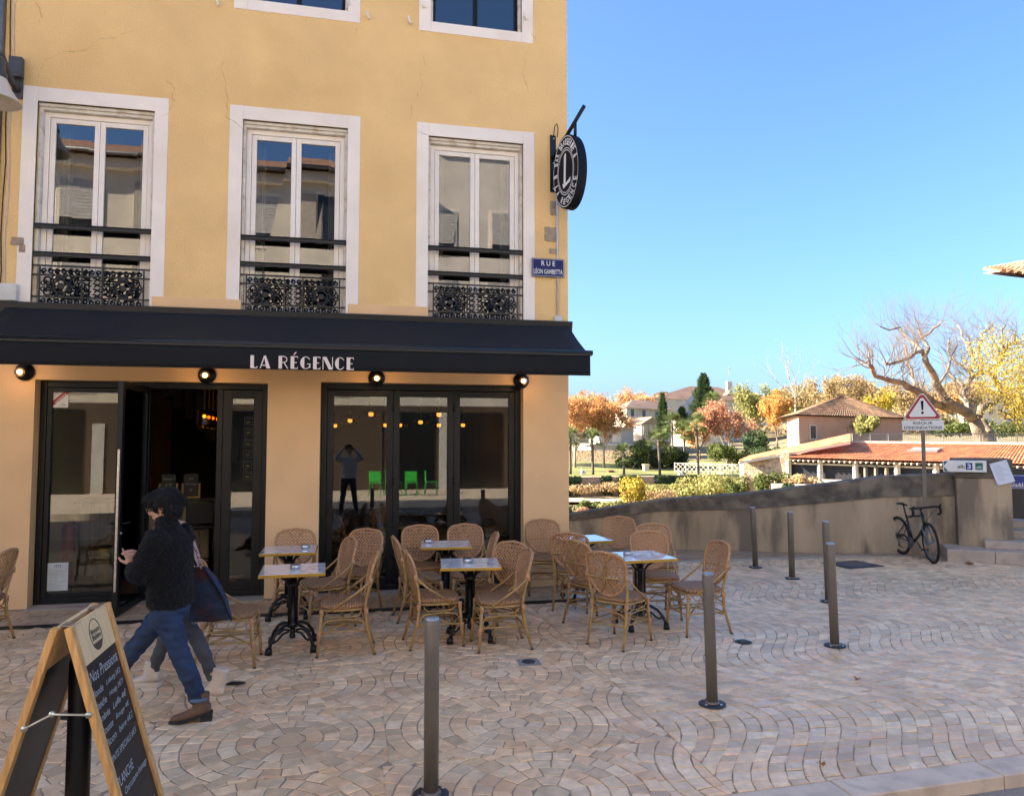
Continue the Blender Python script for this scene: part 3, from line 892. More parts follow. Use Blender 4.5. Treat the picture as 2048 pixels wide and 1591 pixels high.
for pl in ([(-.005, .26), (-.035, .22), (-.045, -.16), (.0, -.16), (.01, .24)], [(.11, -.10), (.10, -.165), (-.05, -.23), (-.075, -.16), (-.045, -.162), (.0, -.162), (.05, -.14)]):
    mb.add([(X_, SY - a, SZ + b) for a, b in pl], [tuple(range(len(pl)))])
part('letter_emblem', mb, sg_white, os_)
def ring_text(s_, t0, t1, out):
    n = len(s_)
    for i, ch in enumerate(s_):
        if ch == ' ': continue
        t = R(t0 + (t1 - t0) * i / max(1, n - 1)); k = .795
        c = Vector((-.0765, SY - SA * k * math.cos(t), SZ + SB * k * math.sin(t)))
        rad = Vector((0, -math.cos(t) / SA, math.sin(t) / SB)).normalized()
        if not out: rad = -rad
        tan = Vector((0, -rad.z, rad.y))
        if ch == '.':
            mb = MB(); mb.ball(c, .004, .012, .012, 6, 4); part('dot', mb, sg_white, os_); continue
        text_part('letter', ch, sg_white, os_, c, tan if tan.cross(rad).x < 0 else -tan, rad, .05 if n < 12 else .042, .088, .002, bold=.02)
ring_text('BAR BRASSERIE', 158, 40, True)
ring_text('LA RÉGENCE', 205, 338, False)
for t in (182, 22):
    ring_text('8' if t == 182 else '&', t, t, True)

pq = thing('street_plaque', 'small blue enamel street name plaque with white capitals on the house corner', 'street sign', (2.695, FY - .03, 4.43))
mb = MB(); mb.box(-.235, .235, -.022, -.004, -.13, .13); part('plate', mb, mat('navy_enamel', (.012, .02, .11), .5, var=.08, spec=.25), pq, .004)
mb = MB(); y_ = -.0232
for a, b, c_, d in ((-.225, .225, .117, .121), (-.225, .225, -.121, -.117), (-.225, -.221, -.117, .117), (.221, .225, -.117, .117)): mb.box(a, b, y_, y_ + .001, c_, d)
part('border', mb, sg_white, pq)
text_part('lettering', 'R U E', sg_white, pq, (0, y_, .06), (1, 0, 0), (0, 0, 1), .20, .07, .001, bold=.008)
text_part('lettering', 'LÉON GAMBETTA', sg_white, pq, (0, y_, -.048), (1, 0, 0), (0, 0, 1), .42, .085, .001, bold=.008)
cdm = mat('white_conduit', (.60, .57, .53), .5)
cd = thing('conduit', 'thin white cable conduit running down the house corner to a small white box', 'conduit', (2.84, FY, 0))
mb = MB(); mb.tube([(0, -.018, 3.72), (0, -.018, 5.45)], .016, 8); part('pipe', mb, cdm, cd)
mb = MB(); mb.box(-.055, .055, -.06, -.001, 3.66, 3.75); part('junction_box', mb, cdm, cd, .006)
for z in (3.95, 4.25, 4.7, 5.0, 5.3):
    mb = MB(); mb.tube([(-.025, -.006, z), (0, -.038, z), (.025, -.006, z)], .005, 5); part('clip', mb, cdm, cd)
jb = thing('service_box', 'pale grey plastic service box on the wall above the left end of the awning', 'utility box', (-4.08, FY, 3.78))
mb = MB(); mb.box(-.14, .13, -.10, -.001, -.10, .11); part('case', mb, mat('grey_plastic', (.62, .60, .55), .5), jb, .012)
for i in range(3):
    mb = MB(); mb.tube([(-.10 + i * .05, -.03, -.10), (-.12 + i * .03, -.05, -.22), (-.04 + i * .05, -.03, -.30), (.06, -.02, -.30 - i * .03)], .008, 6); part('cable', mb, cdm, jb)
# neighbouring house, only its edge in the photo
nb = thing('neighbour_house', 'narrow strip of the weathered neighbouring house at the left picture edge', 'building', (-4.22, FY, 0))
mb = MB()
mb.box(-6.4, -.003, .02, 10.5, -.3, 11.8)
part('wall', mb, mat('old_render', (.40, .28, .15), .95, var=.3, scale=3, bump=.6, bscale=30, col2=(.25, .19, .13), var2=2), nb)
mb = MB(); mb.add([(-6.5, -.4, 11.8), (0, -.4, 11.8), (0, 10.6, 11.8), (-6.5, 10.6, 11.8), (-6.5, 5, 13.5), (0, 5, 13.5)], [(0, 1, 5, 4), (2, 3, 4, 5), (1, 2, 5), (3, 0, 4), (3, 2, 1, 0)]); part('roof', mb, roof_m, nb)
mb = MB(); mb.tube([(-.05, -.05, .1), (-.05, -.05, 11.6)], .05, 10); part('downpipe', mb, mat('zinc', (.20, .20, .20), .5, .6), nb)
for i, dx in enumerate((-.0, .045)):
    mb = MB(); P = [(.05 + dx + .012 * math.sin(z * 2 + i), -.012, 3.6 + z * .45) for z in range(18)]; mb.tube(P, .006, 5); part('wall_cable', mb, cdm if i else iron, nb)
for z in (1.0, 4.0, 7.0):
    mb = MB(); mb.box(-3.5, -2.3, -.01, .03, z + .2, z + 2.2); part('window', mb, mat('old_pane', (.03, .035, .04), .1), nb)
# street lantern on its wall bracket
lt = thing('wall_lantern', 'grey bracket street lantern with clear conical shade at the upper left edge', 'street lamp', (-4.06, FY, 6.5))
mgrey = mat('lantern_grey', (.055, .055, .06), .45, var=.15)
mb = MB(); mb.box(-.06, .06, -.03, 0, -.30, .20); part('wall_plate', mb, mgrey, lt, .005)
mb = MB(); mb.box(-.075, .075, -.11, -.031, -.06, .19); mb.box(-.045, .045, -.115, -.10, -.02, .08); part('control_box', mb, mgrey, lt, .008)
mb = MB(); mb.tube([(0, -.03, -.20), (-.01, -.20, -.13), (.0, -.48, .02), (.02, -.62, -.06)], .04, 10); part('arm', mb, mgrey, lt)
mb = MB(); mb.lathe([(.06, .16), (.09, .12), (.10, -.02), (.115, -.04), (.115, -.10)], 20, (.02, -.62, -.24)); part('head', mb, mgrey, lt)
mb = MB(); mb.lathe([(.115, -.10), (.15, -.20), (.26, -.36), (.27, -.37), (.25, -.375), (.14, -.21), (.105, -.10)], 24, (.02, -.62, -.24), caps=False); part('shade', mb, mat('milky_shade', (.62, .55, .46), .35, var=.05), lt)

# ------------------------------------------------------------------ rattan chair
cane = mat('bamboo_cane', (.40, .235, .08), .45, var=.25, scale=9, bump=.2, bscale=50, obj=True, coat=.15)
def weave_mat(name, col, sc):
    m = mat(name, col, .62, var=.22, scale=40, obj=True)
    t = m.node_tree; b = t.nodes['Principled BSDF']
    tc = t.nodes.new('ShaderNodeTexCoord')
    w1 = t.nodes.new('ShaderNodeTexWave'); w1.inputs['Scale'].default_value = sc; w1.bands_direction = 'X'
    w2 = t.nodes.new('ShaderNodeTexWave'); w2.inputs['Scale'].default_value = sc * .6; w2.bands_direction = 'Y'
    t.links.new(tc.outputs['Object'], w1.inputs[0]); t.links.new(tc.outputs['Object'], w2.inputs[0])
    mx = t.nodes.new('ShaderNodeMath'); mx.operation = 'MULTIPLY'; t.links.new(w1.outputs['Fac'], mx.inputs[0]); t.links.new(w2.outputs['Fac'], mx.inputs[1])
    bn = t.nodes.new('ShaderNodeBump'); bn.inputs['Strength'].default_value = .9; bn.inputs['Distance'].default_value = .01
    t.links.new(mx.outputs[0], bn.inputs['Height']); t.links.new(bn.outputs[0], b.inputs['Normal'])
    # base colour scaled by weave height: palest on crowns, darkest in the dips
    src = b.inputs['Base Color'].links[0].from_socket
    mr = t.nodes.new('ShaderNodeMapRange'); mr.inputs[3].default_value = .55; mr.inputs[4].default_value = 1.25; t.links.new(mx.outputs[0], mr.inputs[0])
    vm = t.nodes.new('ShaderNodeVectorMath'); vm.operation = 'SCALE'; t.links.new(src, vm.inputs[0]); t.links.new(mr.outputs[0], vm.inputs['Scale']); t.links.new(vm.outputs[0], b.inputs['Base Color'])
    return m
rattan = weave_mat('woven_rattan', (.47, .245, .115), 22)
rattan_b = mat('rattan_strand', (.46, .24, .11), .6, var=.3, scale=60, obj=True)
def back_half(z):
    """half width of the back panel at height z (0..1)"""
    z = min(1, max(0, z))
    return .108 + .112 * sst(0, .55, z) if z < .8 else .22 * math.sqrt(max(0, 1 - ((z - .8) / .2) ** 2.6)) * .999 + .0
def back_pt(x, z01, off=0):
    """point on the curved back: bottom z .50, top .92, leaning back, hollow across"""
    z = .485 + .435 * z01
    y = .205 + .115 * z01 - .55 * x * x + off
    return Vector((x, y, z))
def outline(n=44):
    P = []
    hw = []
    for i in range(n // 2 + 1):
        z = i / (n // 2); hw.append((back_half2(z), z))
    return hw
def back_half2(z):
    a = .226
    if z > .62: return a * max(0, 1 - ((z - .62) / .38) ** 3.2) ** (1 / 2.6)
    return a * max(0.0, 1 - ((.62 - z) / .62) ** 2.0) ** (1 / 1.9)
def make_chair(label):
    t = thing('rattan_chair', label, 'chair', group='rattan terrace chairs')
    # seat: rounded woven pad
    mb = MB(); n = 28; secs = []
    def sq(r, y0):
        P = []
        for k in range(n):
            a = 2 * math.pi * k / n; c, s_ = math.cos(a), math.sin(a)
            q = (abs(c) ** 4 + abs(s_) ** 4) ** -.25
            P.append((r * c * q * (1.0 - .06 * s_), r * .98 * s_ * q, y0))
        return P
    lay = [(.205, .430), (.222, .436), (.228, .452), (.224, .468), (.205, .478), (.15, .480), (.05, .476)]
    vv = []
    for r, z in lay: vv += sq(r, z)
    ff = [(i * n + k, i * n + (k + 1) % n, (i + 1) * n + (k + 1) % n, (i + 1) * n + k) for i in range(len(lay) - 1) for k in range(n)]
    ff.append(tuple(range((len(lay) - 1) * n, len(lay) * n))); ff.append(tuple(reversed(range(n))))
    mb.add(vv, ff, smooth=True); part('seat', mb, rattan, t)
    mb = MB(); mb.tube([(x, y, .420) for x, y, z in sq(.215, 0)], .012, 6, closed=True); part('seat_rim', mb, cane, t)
    # back: rim and open lattice
    mb = MB(); P = []
    m_ = 22
    for i in range(m_ + 1): P.append(back_pt(back_half2(i / m_), i / m_))
    for i in range(m_ - 1, 0, -1): P.append(back_pt(-back_half2(i / m_), i / m_))
    mb.tube(P, .0165, 6, closed=True); part('back_rim', mb, rattan_b, t)
    mb = MB()
    def ribbon(f, off, w_):
        run = []
        def flush():
            if len(run) > 1:
                q = []
                for p, d in run: q += [p - d * w_, p + d * w_]
                mb.add(q, [(2 * i, 2 * i + 1, 2 * i + 3, 2 * i + 2) for i in range(len(run) - 1)])
            run.clear()
        N_ = 26
        for i in range(N_ + 1):
            x, z = f(i / N_)
            if 0 <= z <= 1 and abs(x) <= back_half2(z) + .004:
                x2, z2 = f(i / N_ + .01); d = back_pt(x2, z2) - back_pt(x, z); d.normalize()
                nrm = Vector((1.1 * x, 1, -.26)).normalized(); sd = d.cross(nrm).normalized()
                run.append((back_pt(x, z, off + .0018 * (1 if i % 2 else -1)), sd))
            else: flush()
        flush()
    for k in range(-11, 12):
        c = k * .041
        ribbon(lambda s_, c=c: (c + (s_ - .5) * .46, s_), .003, .0056)
        ribbon(lambda s_, c=c: (c - (s_ - .5) * .46, s_), -.003, .0056)
    for k in range(1, 10):
        ribbon(lambda s_, k=k: ((s_ - .5) * .46, k / 10), 0, .0040)
    o = part('back_weave', mb, rattan_b, t)
    sm = o.modifiers.new('s', 'SOLIDIFY'); sm.thickness = .003
    # curved crossing rods and rail behind the weave
    for s_ in (-1, 1):
        mb = MB(); mb.tube([back_pt(s_ * .10, .97, .016), back_pt(s_ * .035, .78, .018), back_pt(s_ * .004, .55, .02), back_pt(s_ * .004, .42, .02), back_pt(s_ * .03, .22, .018), back_pt(s_ * .075, .06, .014)], .0075, 6); part('back_rod', mb, cane, t)
    mb = MB(); mb.tube([back_pt(x, .42, .018) for x in (-.235, -.2, -.1, 0, .1, .2, .235)], .010, 6); part('back_rail', mb, cane, t)
    # legs
    for s_ in (-1, 1):
        mb = MB(); mb.tube([(s_ * .215, -.235, 0), (s_ * .195, -.198, .43)], [.0125, .0165], 8); mb.lathe([(.015, 0), (.015, .012)], 8, (s_ * .215, -.235, 0), 1)
        part('leg', mb, [cane, iron], t)
        mb = MB(); top = back_pt(s_ * .225, .52, .012)
        mb.tube([(s_ * .205, .285, 0), (s_ * .195, .215, .25), (s_ * .195, .195, .45), tuple(back_pt(s_ * .215, .2, .012)), tuple(top)], [.0125, .0155, .0155, .014, .013], 8)
        mb.lathe([(.015, 0), (.015, .012)], 8, (s_ * .205, .285, 0), 1)
        part('leg', mb, [cane, iron], t)
        # slanting arm from the back to the front of the seat
        mb = MB(); mb.tube([tuple(back_pt(s_ * .232, .46, .02)), (s_ * .238, .12, .58), (s_ * .232, -.12, .425)], .0105, 7); part('arm', mb, cane, t)
        for c_ in ((s_ * .197, -.2, .40), (s_ * .197, .205, .40), (s_ * .209, -.22, .20), tuple(back_pt(s_ * .226, .46, .014))):
            mb = MB(); mb.lathe([(.017, -.03), (.0215, -.025), (.0215, .025), (.017, .03)], 8, c_); part('binding', mb, rattan_b, t)
    # stretchers and curved braces
    for a, b in (((-.207, -.218, .215), (.207, -.218, .215)), ((-.197, .225, .215), (.197, .225, .215))):
        mb = MB(); mb.tube([a, b], .009, 6); part('stretcher', mb, cane, t)
    for s_ in (-1, 1):
        mb = MB(); mb.tube([(s_ * .206, -.217, .225), (s_ * .20, .222, .225)], .009, 6); part('stretcher', mb, cane, t)
    for s_ in (-1, 1):
        mb = MB(); mb.tube([(s_ * .19, -.20, .20), (0, 0, .245 + .006 * s_), (-s_ * .19, .21, .20)], .009, 6); part('cross_brace', mb, cane, t)
    for (x0, y0, x1, y1) in ((-.2, -.213, .2, -.213), (-.2, .21, .2, .21), (-.205, -.21, -.205, .21), (.205, -.21, .205, .21)):
        mb = MB(); f = lambda s_: (x0 + (x1 - x0) * s_, y0 + (y1 - y0) * s_)
        P = [(*f(.02), .23), (*f(.05), .29), (*f(.14), .325), (*f(.5), .335), (*f(.86), .325), (*f(.95), .29), (*f(.98), .23)]
        mb.tube(P, .0075, 6); mb.tube([(*f(.12), .40), (*f(.2), .36), (*f(.5), .352), (*f(.8), .36), (*f(.88), .40)], .0065, 6)
        part('curved_brace', mb, cane, t)
    # little loop joining back and seat
    mb = MB(); mb.tube([(-.06, .20, .44), (-.045, .205, .485), (0, .213, .505), (.045, .205, .485), (.06, .20, .44)], .0075, 6); part('loop', mb, cane, t)
    return t
CH = [  # back-top position, facing direction, label
 ((-3.30, 8.27), (-1, .05), 'rattan chair cut off by the left picture edge, by the entrance pane'),
 ((-1.33, 7.13), (1, 0), 'rattan chair half hidden behind the walking women and their denim bag'),
 ((-.64, 9.40), (.05, -1), 'rattan chair standing against the wall pier behind the left tables'),
 ((.26, 7.33), (-1, 0), 'rattan chair seen side-on at the right of the front left table'),
 ((.03, 8.43), (-.95, -.3), 'rattan chair turned left at the right of the rear left table'),
 ((.22, 9.22), (-.5, -.85), 'rattan chair turned half left in front of the first folding pane'),
 ((.50, 8.45), (1, .05), 'rattan chair edge-on at the left of the rear middle table'),
 ((.55, 7.36), (1, .12), 'rattan chair facing right at the left of the front middle table'),
 ((.87, 9.48), (.06, -1), 'left one of two rattan chairs facing out behind the rear middle table'),
 ((1.46, 9.47), (.02, -1), 'right one of two rattan chairs facing out behind the rear middle table'),
 ((1.68, 8.52), (-1, .1), 'rattan chair edge-on at the right of the rear middle table'),
 ((1.71, 7.73), (-.8, -.6), 'rattan chair turned half left, second at the right of the front middle table'),
 ((1.74, 7.16), (-1, 0), 'rattan chair nearest the street at the right of the front middle table'),
 ((2.57, 9.80), (-.15, -1), 'rattan chair with its back to the house corner'),
 ((2.52, 8.34), (.5, .87), 'rattan chair seen from behind at the left of the rear right table'),
 ((2.38, 7.70), (.92, .4), 'rattan chair edge-on, left of the front right table behind another'),
 ((2.41, 6.85), (.80, .60), 'rattan chair seen from behind, nearest the street at the front right table'),
 ((3.48, 8.27), (-.12, -1), 'rattan chair facing out behind the front right table'),
 ((3.75, 9.95), (-.35, -.93), 'farthest rattan chair, alone before the low wall behind the rear right table'),
 ((3.84, 9.00), (-.2, -1), 'rattan chair almost hidden behind the chair at the front right table'),
 ((3.89, 7.29), (-1, -.08), 'rightmost rattan chair, facing left behind a grey bollard'),
]
proto_chair = None
for i, (p, f, lb) in enumerate(CH):
    f = Vector((*f, 0)).normalized()
    loc = (p[0] + f.x * .30, p[1] + f.y * .30, .002)
    rz = math.atan2(f.x, -f.y)           # local front is -y
    if proto_chair is None:
        proto_chair = make_chair(lb); proto_chair.location = loc; proto_chair.rotation_euler.z = rz
    else: dup(proto_chair, loc, rz + random.uniform(-.03, .03), lb)

# ------------------------------------------------------------------ bistro tables
marble = mat('white_marble_top', (.74, .74, .74), .07, var=.04, scale=4, coat=.5)
def veins(m):
    t = m.node_tree; b = t.nodes['Principled BSDF']
    src = b.inputs['Base Color'].links[0].from_socket
    tc = t.nodes.new('ShaderNodeNewGeometry'); n = t.nodes.new('ShaderNodeTexNoise'); n.inputs['Scale'].default_value = 3.2; n.inputs['Detail'].default_value = 8; n.inputs['Distortion'].default_value = 1.2
    t.links.new(tc.outputs['Position'], n.inputs['Vector'])
    a = t.nodes.new('ShaderNodeMath'); a.operation = 'SUBTRACT'; a.inputs[1].default_value = .5; t.links.new(n.outputs['Fac'], a.inputs[0])
    c = t.nodes.new('ShaderNodeMath'); c.operation = 'ABSOLUTE'; t.links.new(a.outputs[0], c.inputs[0])
    r = t.nodes.new('ShaderNodeMapRange'); r.inputs[1].default_value = 0; r.inputs[2].default_value = .022; t.links.new(c.outputs[0], r.inputs[0])
    mx = t.nodes.new('ShaderNodeMix'); mx.data_type = 'RGBA'; mx.inputs[6].default_value = (.36, .36, .38, 1)
    t.links.new(r.outputs[0], mx.inputs[0]); t.links.new(src, mx.inputs[7]); t.links.new(mx.outputs[2], b.inputs['Base Color'])
veins(marble)
gold = mat('golden_edge', (.58, .35, .06), .32, .6, var=.08)
def make_table(label):
    t = thing('bistro_table', label, 'table', group='marble bistro tables')
    mb = MB(); mb.box(-.295, .295, -.295, .295, .732, .753); part('table_top', mb, marble, t, .004)
    mb = MB(); r = .302
    for a, b, c, d in ((-r, r, -r, -.2955), (-r, r, .2955, r), (-r, -.2955, -.2953, .2953), (.2955, r, -.2953, .2953)): mb.box(a, b, c, d, .722, .752)
    part('edge_band', mb, gold, t, .004)
    mb = MB(); mb.box(-.20, .20, -.03, .03, .705, .721); mb.box(-.03, .03, -.20, .20, .7045, .7205); part('top_support', mb, iron, t, .004)
    for k in range(4):
        a = k * math.pi / 2 + math.pi / 4
        mb = MB(); c, s_ = math.cos(a), math.sin(a)
        mb.tube([(.16 * c, .16 * s_, .70), (.09 * c, .09 * s_, .655), (.05 * c, .05 * s_, .60), (.048 * c, .048 * s_, .20)], .0125, 7); part('column_rod', mb, iron, t)
    mb = MB(); mb.lathe([(.02, .13), (.028, .145), (.03, .17), (.022, .19), (.05, .20), (.062, .215), (.062, .235), (.03, .25), (.026, .58), (.06, .59), (.064, .61), (.04, .625), (.03, .70)], 12); part('column', mb, iron, t)
    mb = MB(); mb.ball((0, 0, .115), .03); part('pendant_ball', mb, iron, t)
    for k in range(4):
        a = k * math.pi / 2 + math.pi / 4; c, s_ = math.cos(a), math.sin(a)
        mb = MB()
        q = lambda r_, z: (r_ * c, r_ * s_, z)
        mb.tube([q(.04, .225), q(.11, .225), q(.19, .19), q(.255, .12), q(.285, .045)], [.018, .02, .02, .019, .018], 6, flat=.8)
        mb.tube([q(.05, .16), q(.12, .155), q(.18, .11), q(.21, .10), q(.245, .12)], .011, 6)
        mb.tube([q(.285, .06), q(.29, 0)], [.028, .036], 8)
        part('foot', mb, iron, t)
    return t
TB = [((-.525, 7.52), .03, 'front left marble bistro table with a golden edge and a glass ashtray'), ((-.665, 8.87), 0, 'rear left marble bistro table in front of the wall pier'),
      ((1.21, 7.50), -.12, 'front middle marble bistro table behind the near grey bollard'), ((1.14, 8.93), -.10, 'rear middle marble bistro table in front of the folding panes'),
      ((3.09, 7.58), .06, 'front right marble bistro table mirroring the sky'), ((2.92, 9.05), .08, 'rear right marble bistro table, half hidden, off the house corner')]
proto_table = make_table(TB[0][2]); proto_table.location = (*TB[0][0], .002); proto_table.rotation_euler.z = TB[0][1]
for p, a, lb in TB[1:]: dup(proto_table, (*p, .002), a, lb)
ashg = glass('ashtray_glass', 1.6, (.75, .78, .78))
pa = None
for (p, a, lb), off in zip(TB, ((.02, -.02), (.17, .02), (-.02, .02), (-.2, .12), (-.12, .05), (-.05, .05))):
    x, y = p[0] + off[0], p[1] + off[1]
    lab = 'round metal ashtray on the ' + lb.split(' marble')[0] + ' table'
    if pa is None:
        pa = thing('ashtray', lab, 'ashtray', (x, y, .756), group='ashtrays on the tables')
        mb = MB(); mb.lathe([(.045, 0), (.05, .003), (.05, .038), (.046, .04), (.044, .012), (.02, .010)], 20); part('bowl', mb, steel, pa)
        mb = MB(); mb.lathe([(.0475, .0405), (.0515, .042), (.0475, .0435), (.044, .042)], 20, caps=False); part('rim', mb, steel, pa)
    else: dup(pa, (x, y, .756), 0, lab)

# ------------------------------------------------------------------ bollards
bol_m = mat('grey_brown_bollard', (.17, .14, .11), .42, .25, var=.12, scale=4, bump=.08, bscale=90)
base_m = mat('bollard_base_plate', (.035, .04, .048), .5, .3, var=.2, scale=20)
BL = [((.47, 4.27), 'grey bollard nearest the camera, in front of the middle tables', 0, .99), ((2.71, 5.24), 'grey bollard in front of the rightmost chair', -1.2, .99), ((4.64, 6.44), 'grey bollard overlapping another just behind it', -1.4, 1.0),
      ((5.83, 8.19), 'grey bollard half hidden behind a nearer bollard', -1.0, 1.0), ((6.28, 9.65), 'second farthest grey bollard, before the low wall', -.6, .97), ((6.27, 10.62), 'farthest grey bollard, leaning slightly, by the pale gutter', -2.0, .95)]
pb = None
for p, lb, lean, h in BL:
    if pb is None:
        pb = thing('bollard', lb, 'bollard', (*p, 0), group='grey bollards along the square')
        mb = MB(); mb.lathe([(.0425, 0), (.0425, .965), (.041, .972)], 24); part('post', mb, bol_m, pb)
        mb = MB(); mb.lathe([(.0405, .9725), (.042, .976), (.0405, .988), (.01, .991)], 24); part('cap', mb, mat('bollard_cap', (.30, .33, .36), .35, .5), pb)
        mb = MB(); mb.lathe([(.04, .006), (.056, .014), (.056, .022), (.0432, .03)], 24); part('collar', mb, bol_m, pb)
        mb = MB(); mb.lathe([(.102, .002), (.102, .010), (.096, .014), (.05, .014)], 28); part('base_plate', mb, base_m, pb)
        for k in range(4):
            a = k * math.pi / 2 + .5; mb = MB(); mb.lathe([(.011, .0145), (.011, .022), (.006, .025)], 6, (.078 * math.cos(a), .078 * math.sin(a), 0)); part('bolt', mb, steel, pb)
        o = pb
    else: o = dup(pb, (*p, 0), random.random(), lb, scale=(1, 1, h / .99))
    o.rotation_euler.y = R(lean); o.rotation_euler.z = 0
bb = thing('black_bollard', 'thick black bollard standing inside the chalkboard easel', 'bollard', (-1.262, 4.0, 0))
mb = MB(); mb.lathe([(.053, 0), (.053, .93), (.045, .955), (.015, .965)], 24); part('post', mb, mat('black_bollard_paint', (.012, .012, .013), .4, bump=.2, bscale=40), bb)
mb = MB(); mb.lathe([(.07, .002), (.07, .03), (.054, .045)], 24); part('base', mb, iron, bb)
# ------------------------------------------------------------------ parapet wall, pillar, steps, bridge panel
pw = thing('parapet_wall', 'stained low concrete wall with dark coping rising towards the bridge steps', 'wall')
TOPZ = [.36, .61, .90, 1.03, 1.20, 1.36, 1.42]
COPT = [.10, .12, .21, .28, .33, .37, .38]
def strip(z0s, z1s, grow, y_off=0):
    mb = MB(); q = []
    for (x, y), a, b in zip(WALL, z0s, z1s):
        n = Vector((.40, .92, 0))
        q += [(x - n.x * grow, y - n.y * grow, a), (x - n.x * grow, y - n.y * grow, b), (x + n.x * (.38 + grow), y + n.y * (.38 + grow), b), (x + n.x * (.38 + grow), y + n.y * (.38 + grow), a - (7 if grow == 0 else 0))]
    N_ = len(WALL)
    for i in range(N_ - 1):
        o = 4 * i
        mb.add([], [])
        for f in ((o, o + 4, o + 5, o + 1), (o + 1, o + 5, o + 6, o + 2), (o + 2, o + 6, o + 7, o + 3)): mb.f.append(list(f)); mb.m.append(0); mb.c.append(None); mb.sm.append(False)
    for f in ((0, 1, 2, 3), (4 * N_ - 1, 4 * N_ - 2, 4 * N_ - 3, 4 * N_ - 4)): mb.f.append(list(f)); mb.m.append(0); mb.c.append(None); mb.sm.append(False)
    mb.v = q
    return mb
part('wall_body', strip([-.2] * 7, [t - c for t, c in zip(TOPZ, COPT)], 0), concrete, pw)
part('coping', strip([t - c for t, c in zip(TOPZ, COPT)], TOPZ, .025), coping_m, pw, .012)
DV = Vector((.78, -.62, 0)).normalized(); NV = Vector((.62, .78, 0)).normalized()
PP = Vector((10.24, 10.80, 0))
pl = thing('bridge_pillar', 'square concrete pillar with dark cap between low wall and steps', 'pillar', tuple(PP), math.atan2(DV.y, DV.x))
mb = MB(); mb.box(0, .80, 0, .8, -.3, 1.36); part('shaft', mb, concrete, pl, .015)
mb = MB(); mb.box(-.025, .82, -.03, .83, 1.36, 1.69); part('cap', mb, mat('pillar_cap', (.12, .095, .07), .95, var=.3, scale=3, bump=.6, bscale=30), pl, .015)
stp = thing('bridge_steps', 'flight of pale stone steps rising to the footbridge at the right edge', 'steps')
SD = Vector((.81, -.59, 0)).normalized(); SN = Vector((.59, .81, 0)).normalized()
for i, (p, z0, z1) in enumerate((((9.70, 10.48), -.1, .20), ((10.39, 10.41), .20, .33), ((10.93, 10.68), .33, .455), ((11.45, 10.98), .455, .58), ((11.9, 11.35), .58, .70))):
    a = math.atan2(SD.y, SD.x); x = 0
    for j in range(6):
        L_ = random.uniform(.62, .95) if not (i == 0 and j == 0) else .68
        mb = MB(); M_ = Matrix.Translation((p[0], p[1], 0)) @ Matrix.Rotation(a, 4, 'Z')
        mb.box(x + .003, x + L_ - .003, 0, .9 if i else .75, z0, z1 + random.uniform(-.003, .003), M_=M_)
        part('step_stone', mb, stone_lt, stp, .012); x += L_
bp = thing('bridge_parapet', 'dark grey metal parapet sheet of the footbridge at the right edge', 'parapet', (11.02, 10.98, 0), math.atan2(SD.y, SD.x))
pan_m = mat('dark_bridge_steel', (.055, .052, .048), .5, .3, var=.25, scale=2, bump=.1, bscale=30)
mb = MB(); mb.box(-.03, 2.6, .2, .24, .62, 1.47); part('sheet', mb, pan_m, bp, .004)
mb = MB(); mb.box(-.05, 2.6, .18, .26, 1.471, 1.50); part('top_rail', mb, pan_m, bp, .004)
mb = MB(); mb.box(-.03, .25, .22, .5, -.2, .62); part('plinth', mb, concrete, bp)
bn = thing('bridge_name_sign', 'blue enamel sign naming the bridge with small crest, on the dark panel', 'sign', (11.02 + SD.x * .66 + SN.x * .17, 10.98 + SD.y * .66 + SN.y * .17, 1.27), math.atan2(SD.y, SD.x))
blue = mat('signal_blue', (.012, .045, .26), .3, var=.06, coat=.3)
mb = MB(); mb.box(-.42, .45, 0, .015, -.125, .125); part('plate', mb, blue, bn, .012)
mb = MB()
for a, b, c_, d in ((-.405, .435, .108, .115), (-.405, .435, -.115, -.108), (-.412, -.405, -.108, .108), (.435, .442, -.108, .108)): mb.box(a, b, -.0015, 0, c_, d)
part('border', mb, sg_white, bn)
text_part('lettering', 'PONT', sg_white, bn, (.12, -.001, .045), (1, 0, 0), (0, 0, 1), .30, .075, .001, bold=.02)
text_part('lettering', 'Gisèle HALIMI', sg_white, bn, (.045, -.001, -.05), (1, 0, 0), (0, 0, 1), .70, .08, .001, bold=.015)
mb = MB(); mb.prism([(-.37, .085), (-.27, .085), (-.27, .01), (-.32, -.02), (-.37, .01)], -.0015, 0); part('crest', mb, mat('crest_blue', (.10, .28, .55), .4), bn)
mb = MB()
for cx, cz in ((-.345, .055), (-.30, .055), (-.32, .02)): mb.ball((cx, -.002, cz), .012, .003, .014, 6, 4)
part('crest_charge', mb, sg_white, bn)
# cycle route arrow and the notice sheet, fixed to the pillar cap
ra = math.atan2(DV.y, DV.x)
cs = thing('cycle_route_sign', 'white arrow-shaped cycle route sign with green tip on the pillar', 'sign', (PP.x, PP.y, 1.56), ra)
mb = MB(); mb.box(-.20, .44, -.085, -.06, -.10, .10); part('plate', mb, mat('sign_plate_white', (.74, .73, .70), .4, var=.03), cs, .012)
mb = MB()
for x in (-.1, .3): mb.box(x, x + .05, -.06, -.031, -.05, .05)
part('bracket', mb, steel, cs)
grn = mat('sign_green', (.006, .12, .075), .4)
for sgn in (1, -1):
    mb = MB(); mb.prism([(-.185, .085 * sgn), (-.185, .012 * sgn), (-.125, .085 * sgn)], -.087, -.0855); part('green_tip', mb, grn, cs)
mb = MB(); mb.prism([(.135, .06), (.235, .06), (.235, -.06), (.135, -.06)], -.087, -.0855); part('route_number_field', mb, blue, cs)
text_part('lettering', '3', sg_white, cs, (.185, -.0872, 0), (1, 0, 0), (0, 0, 1), .05, .08, .001, bold=.02)
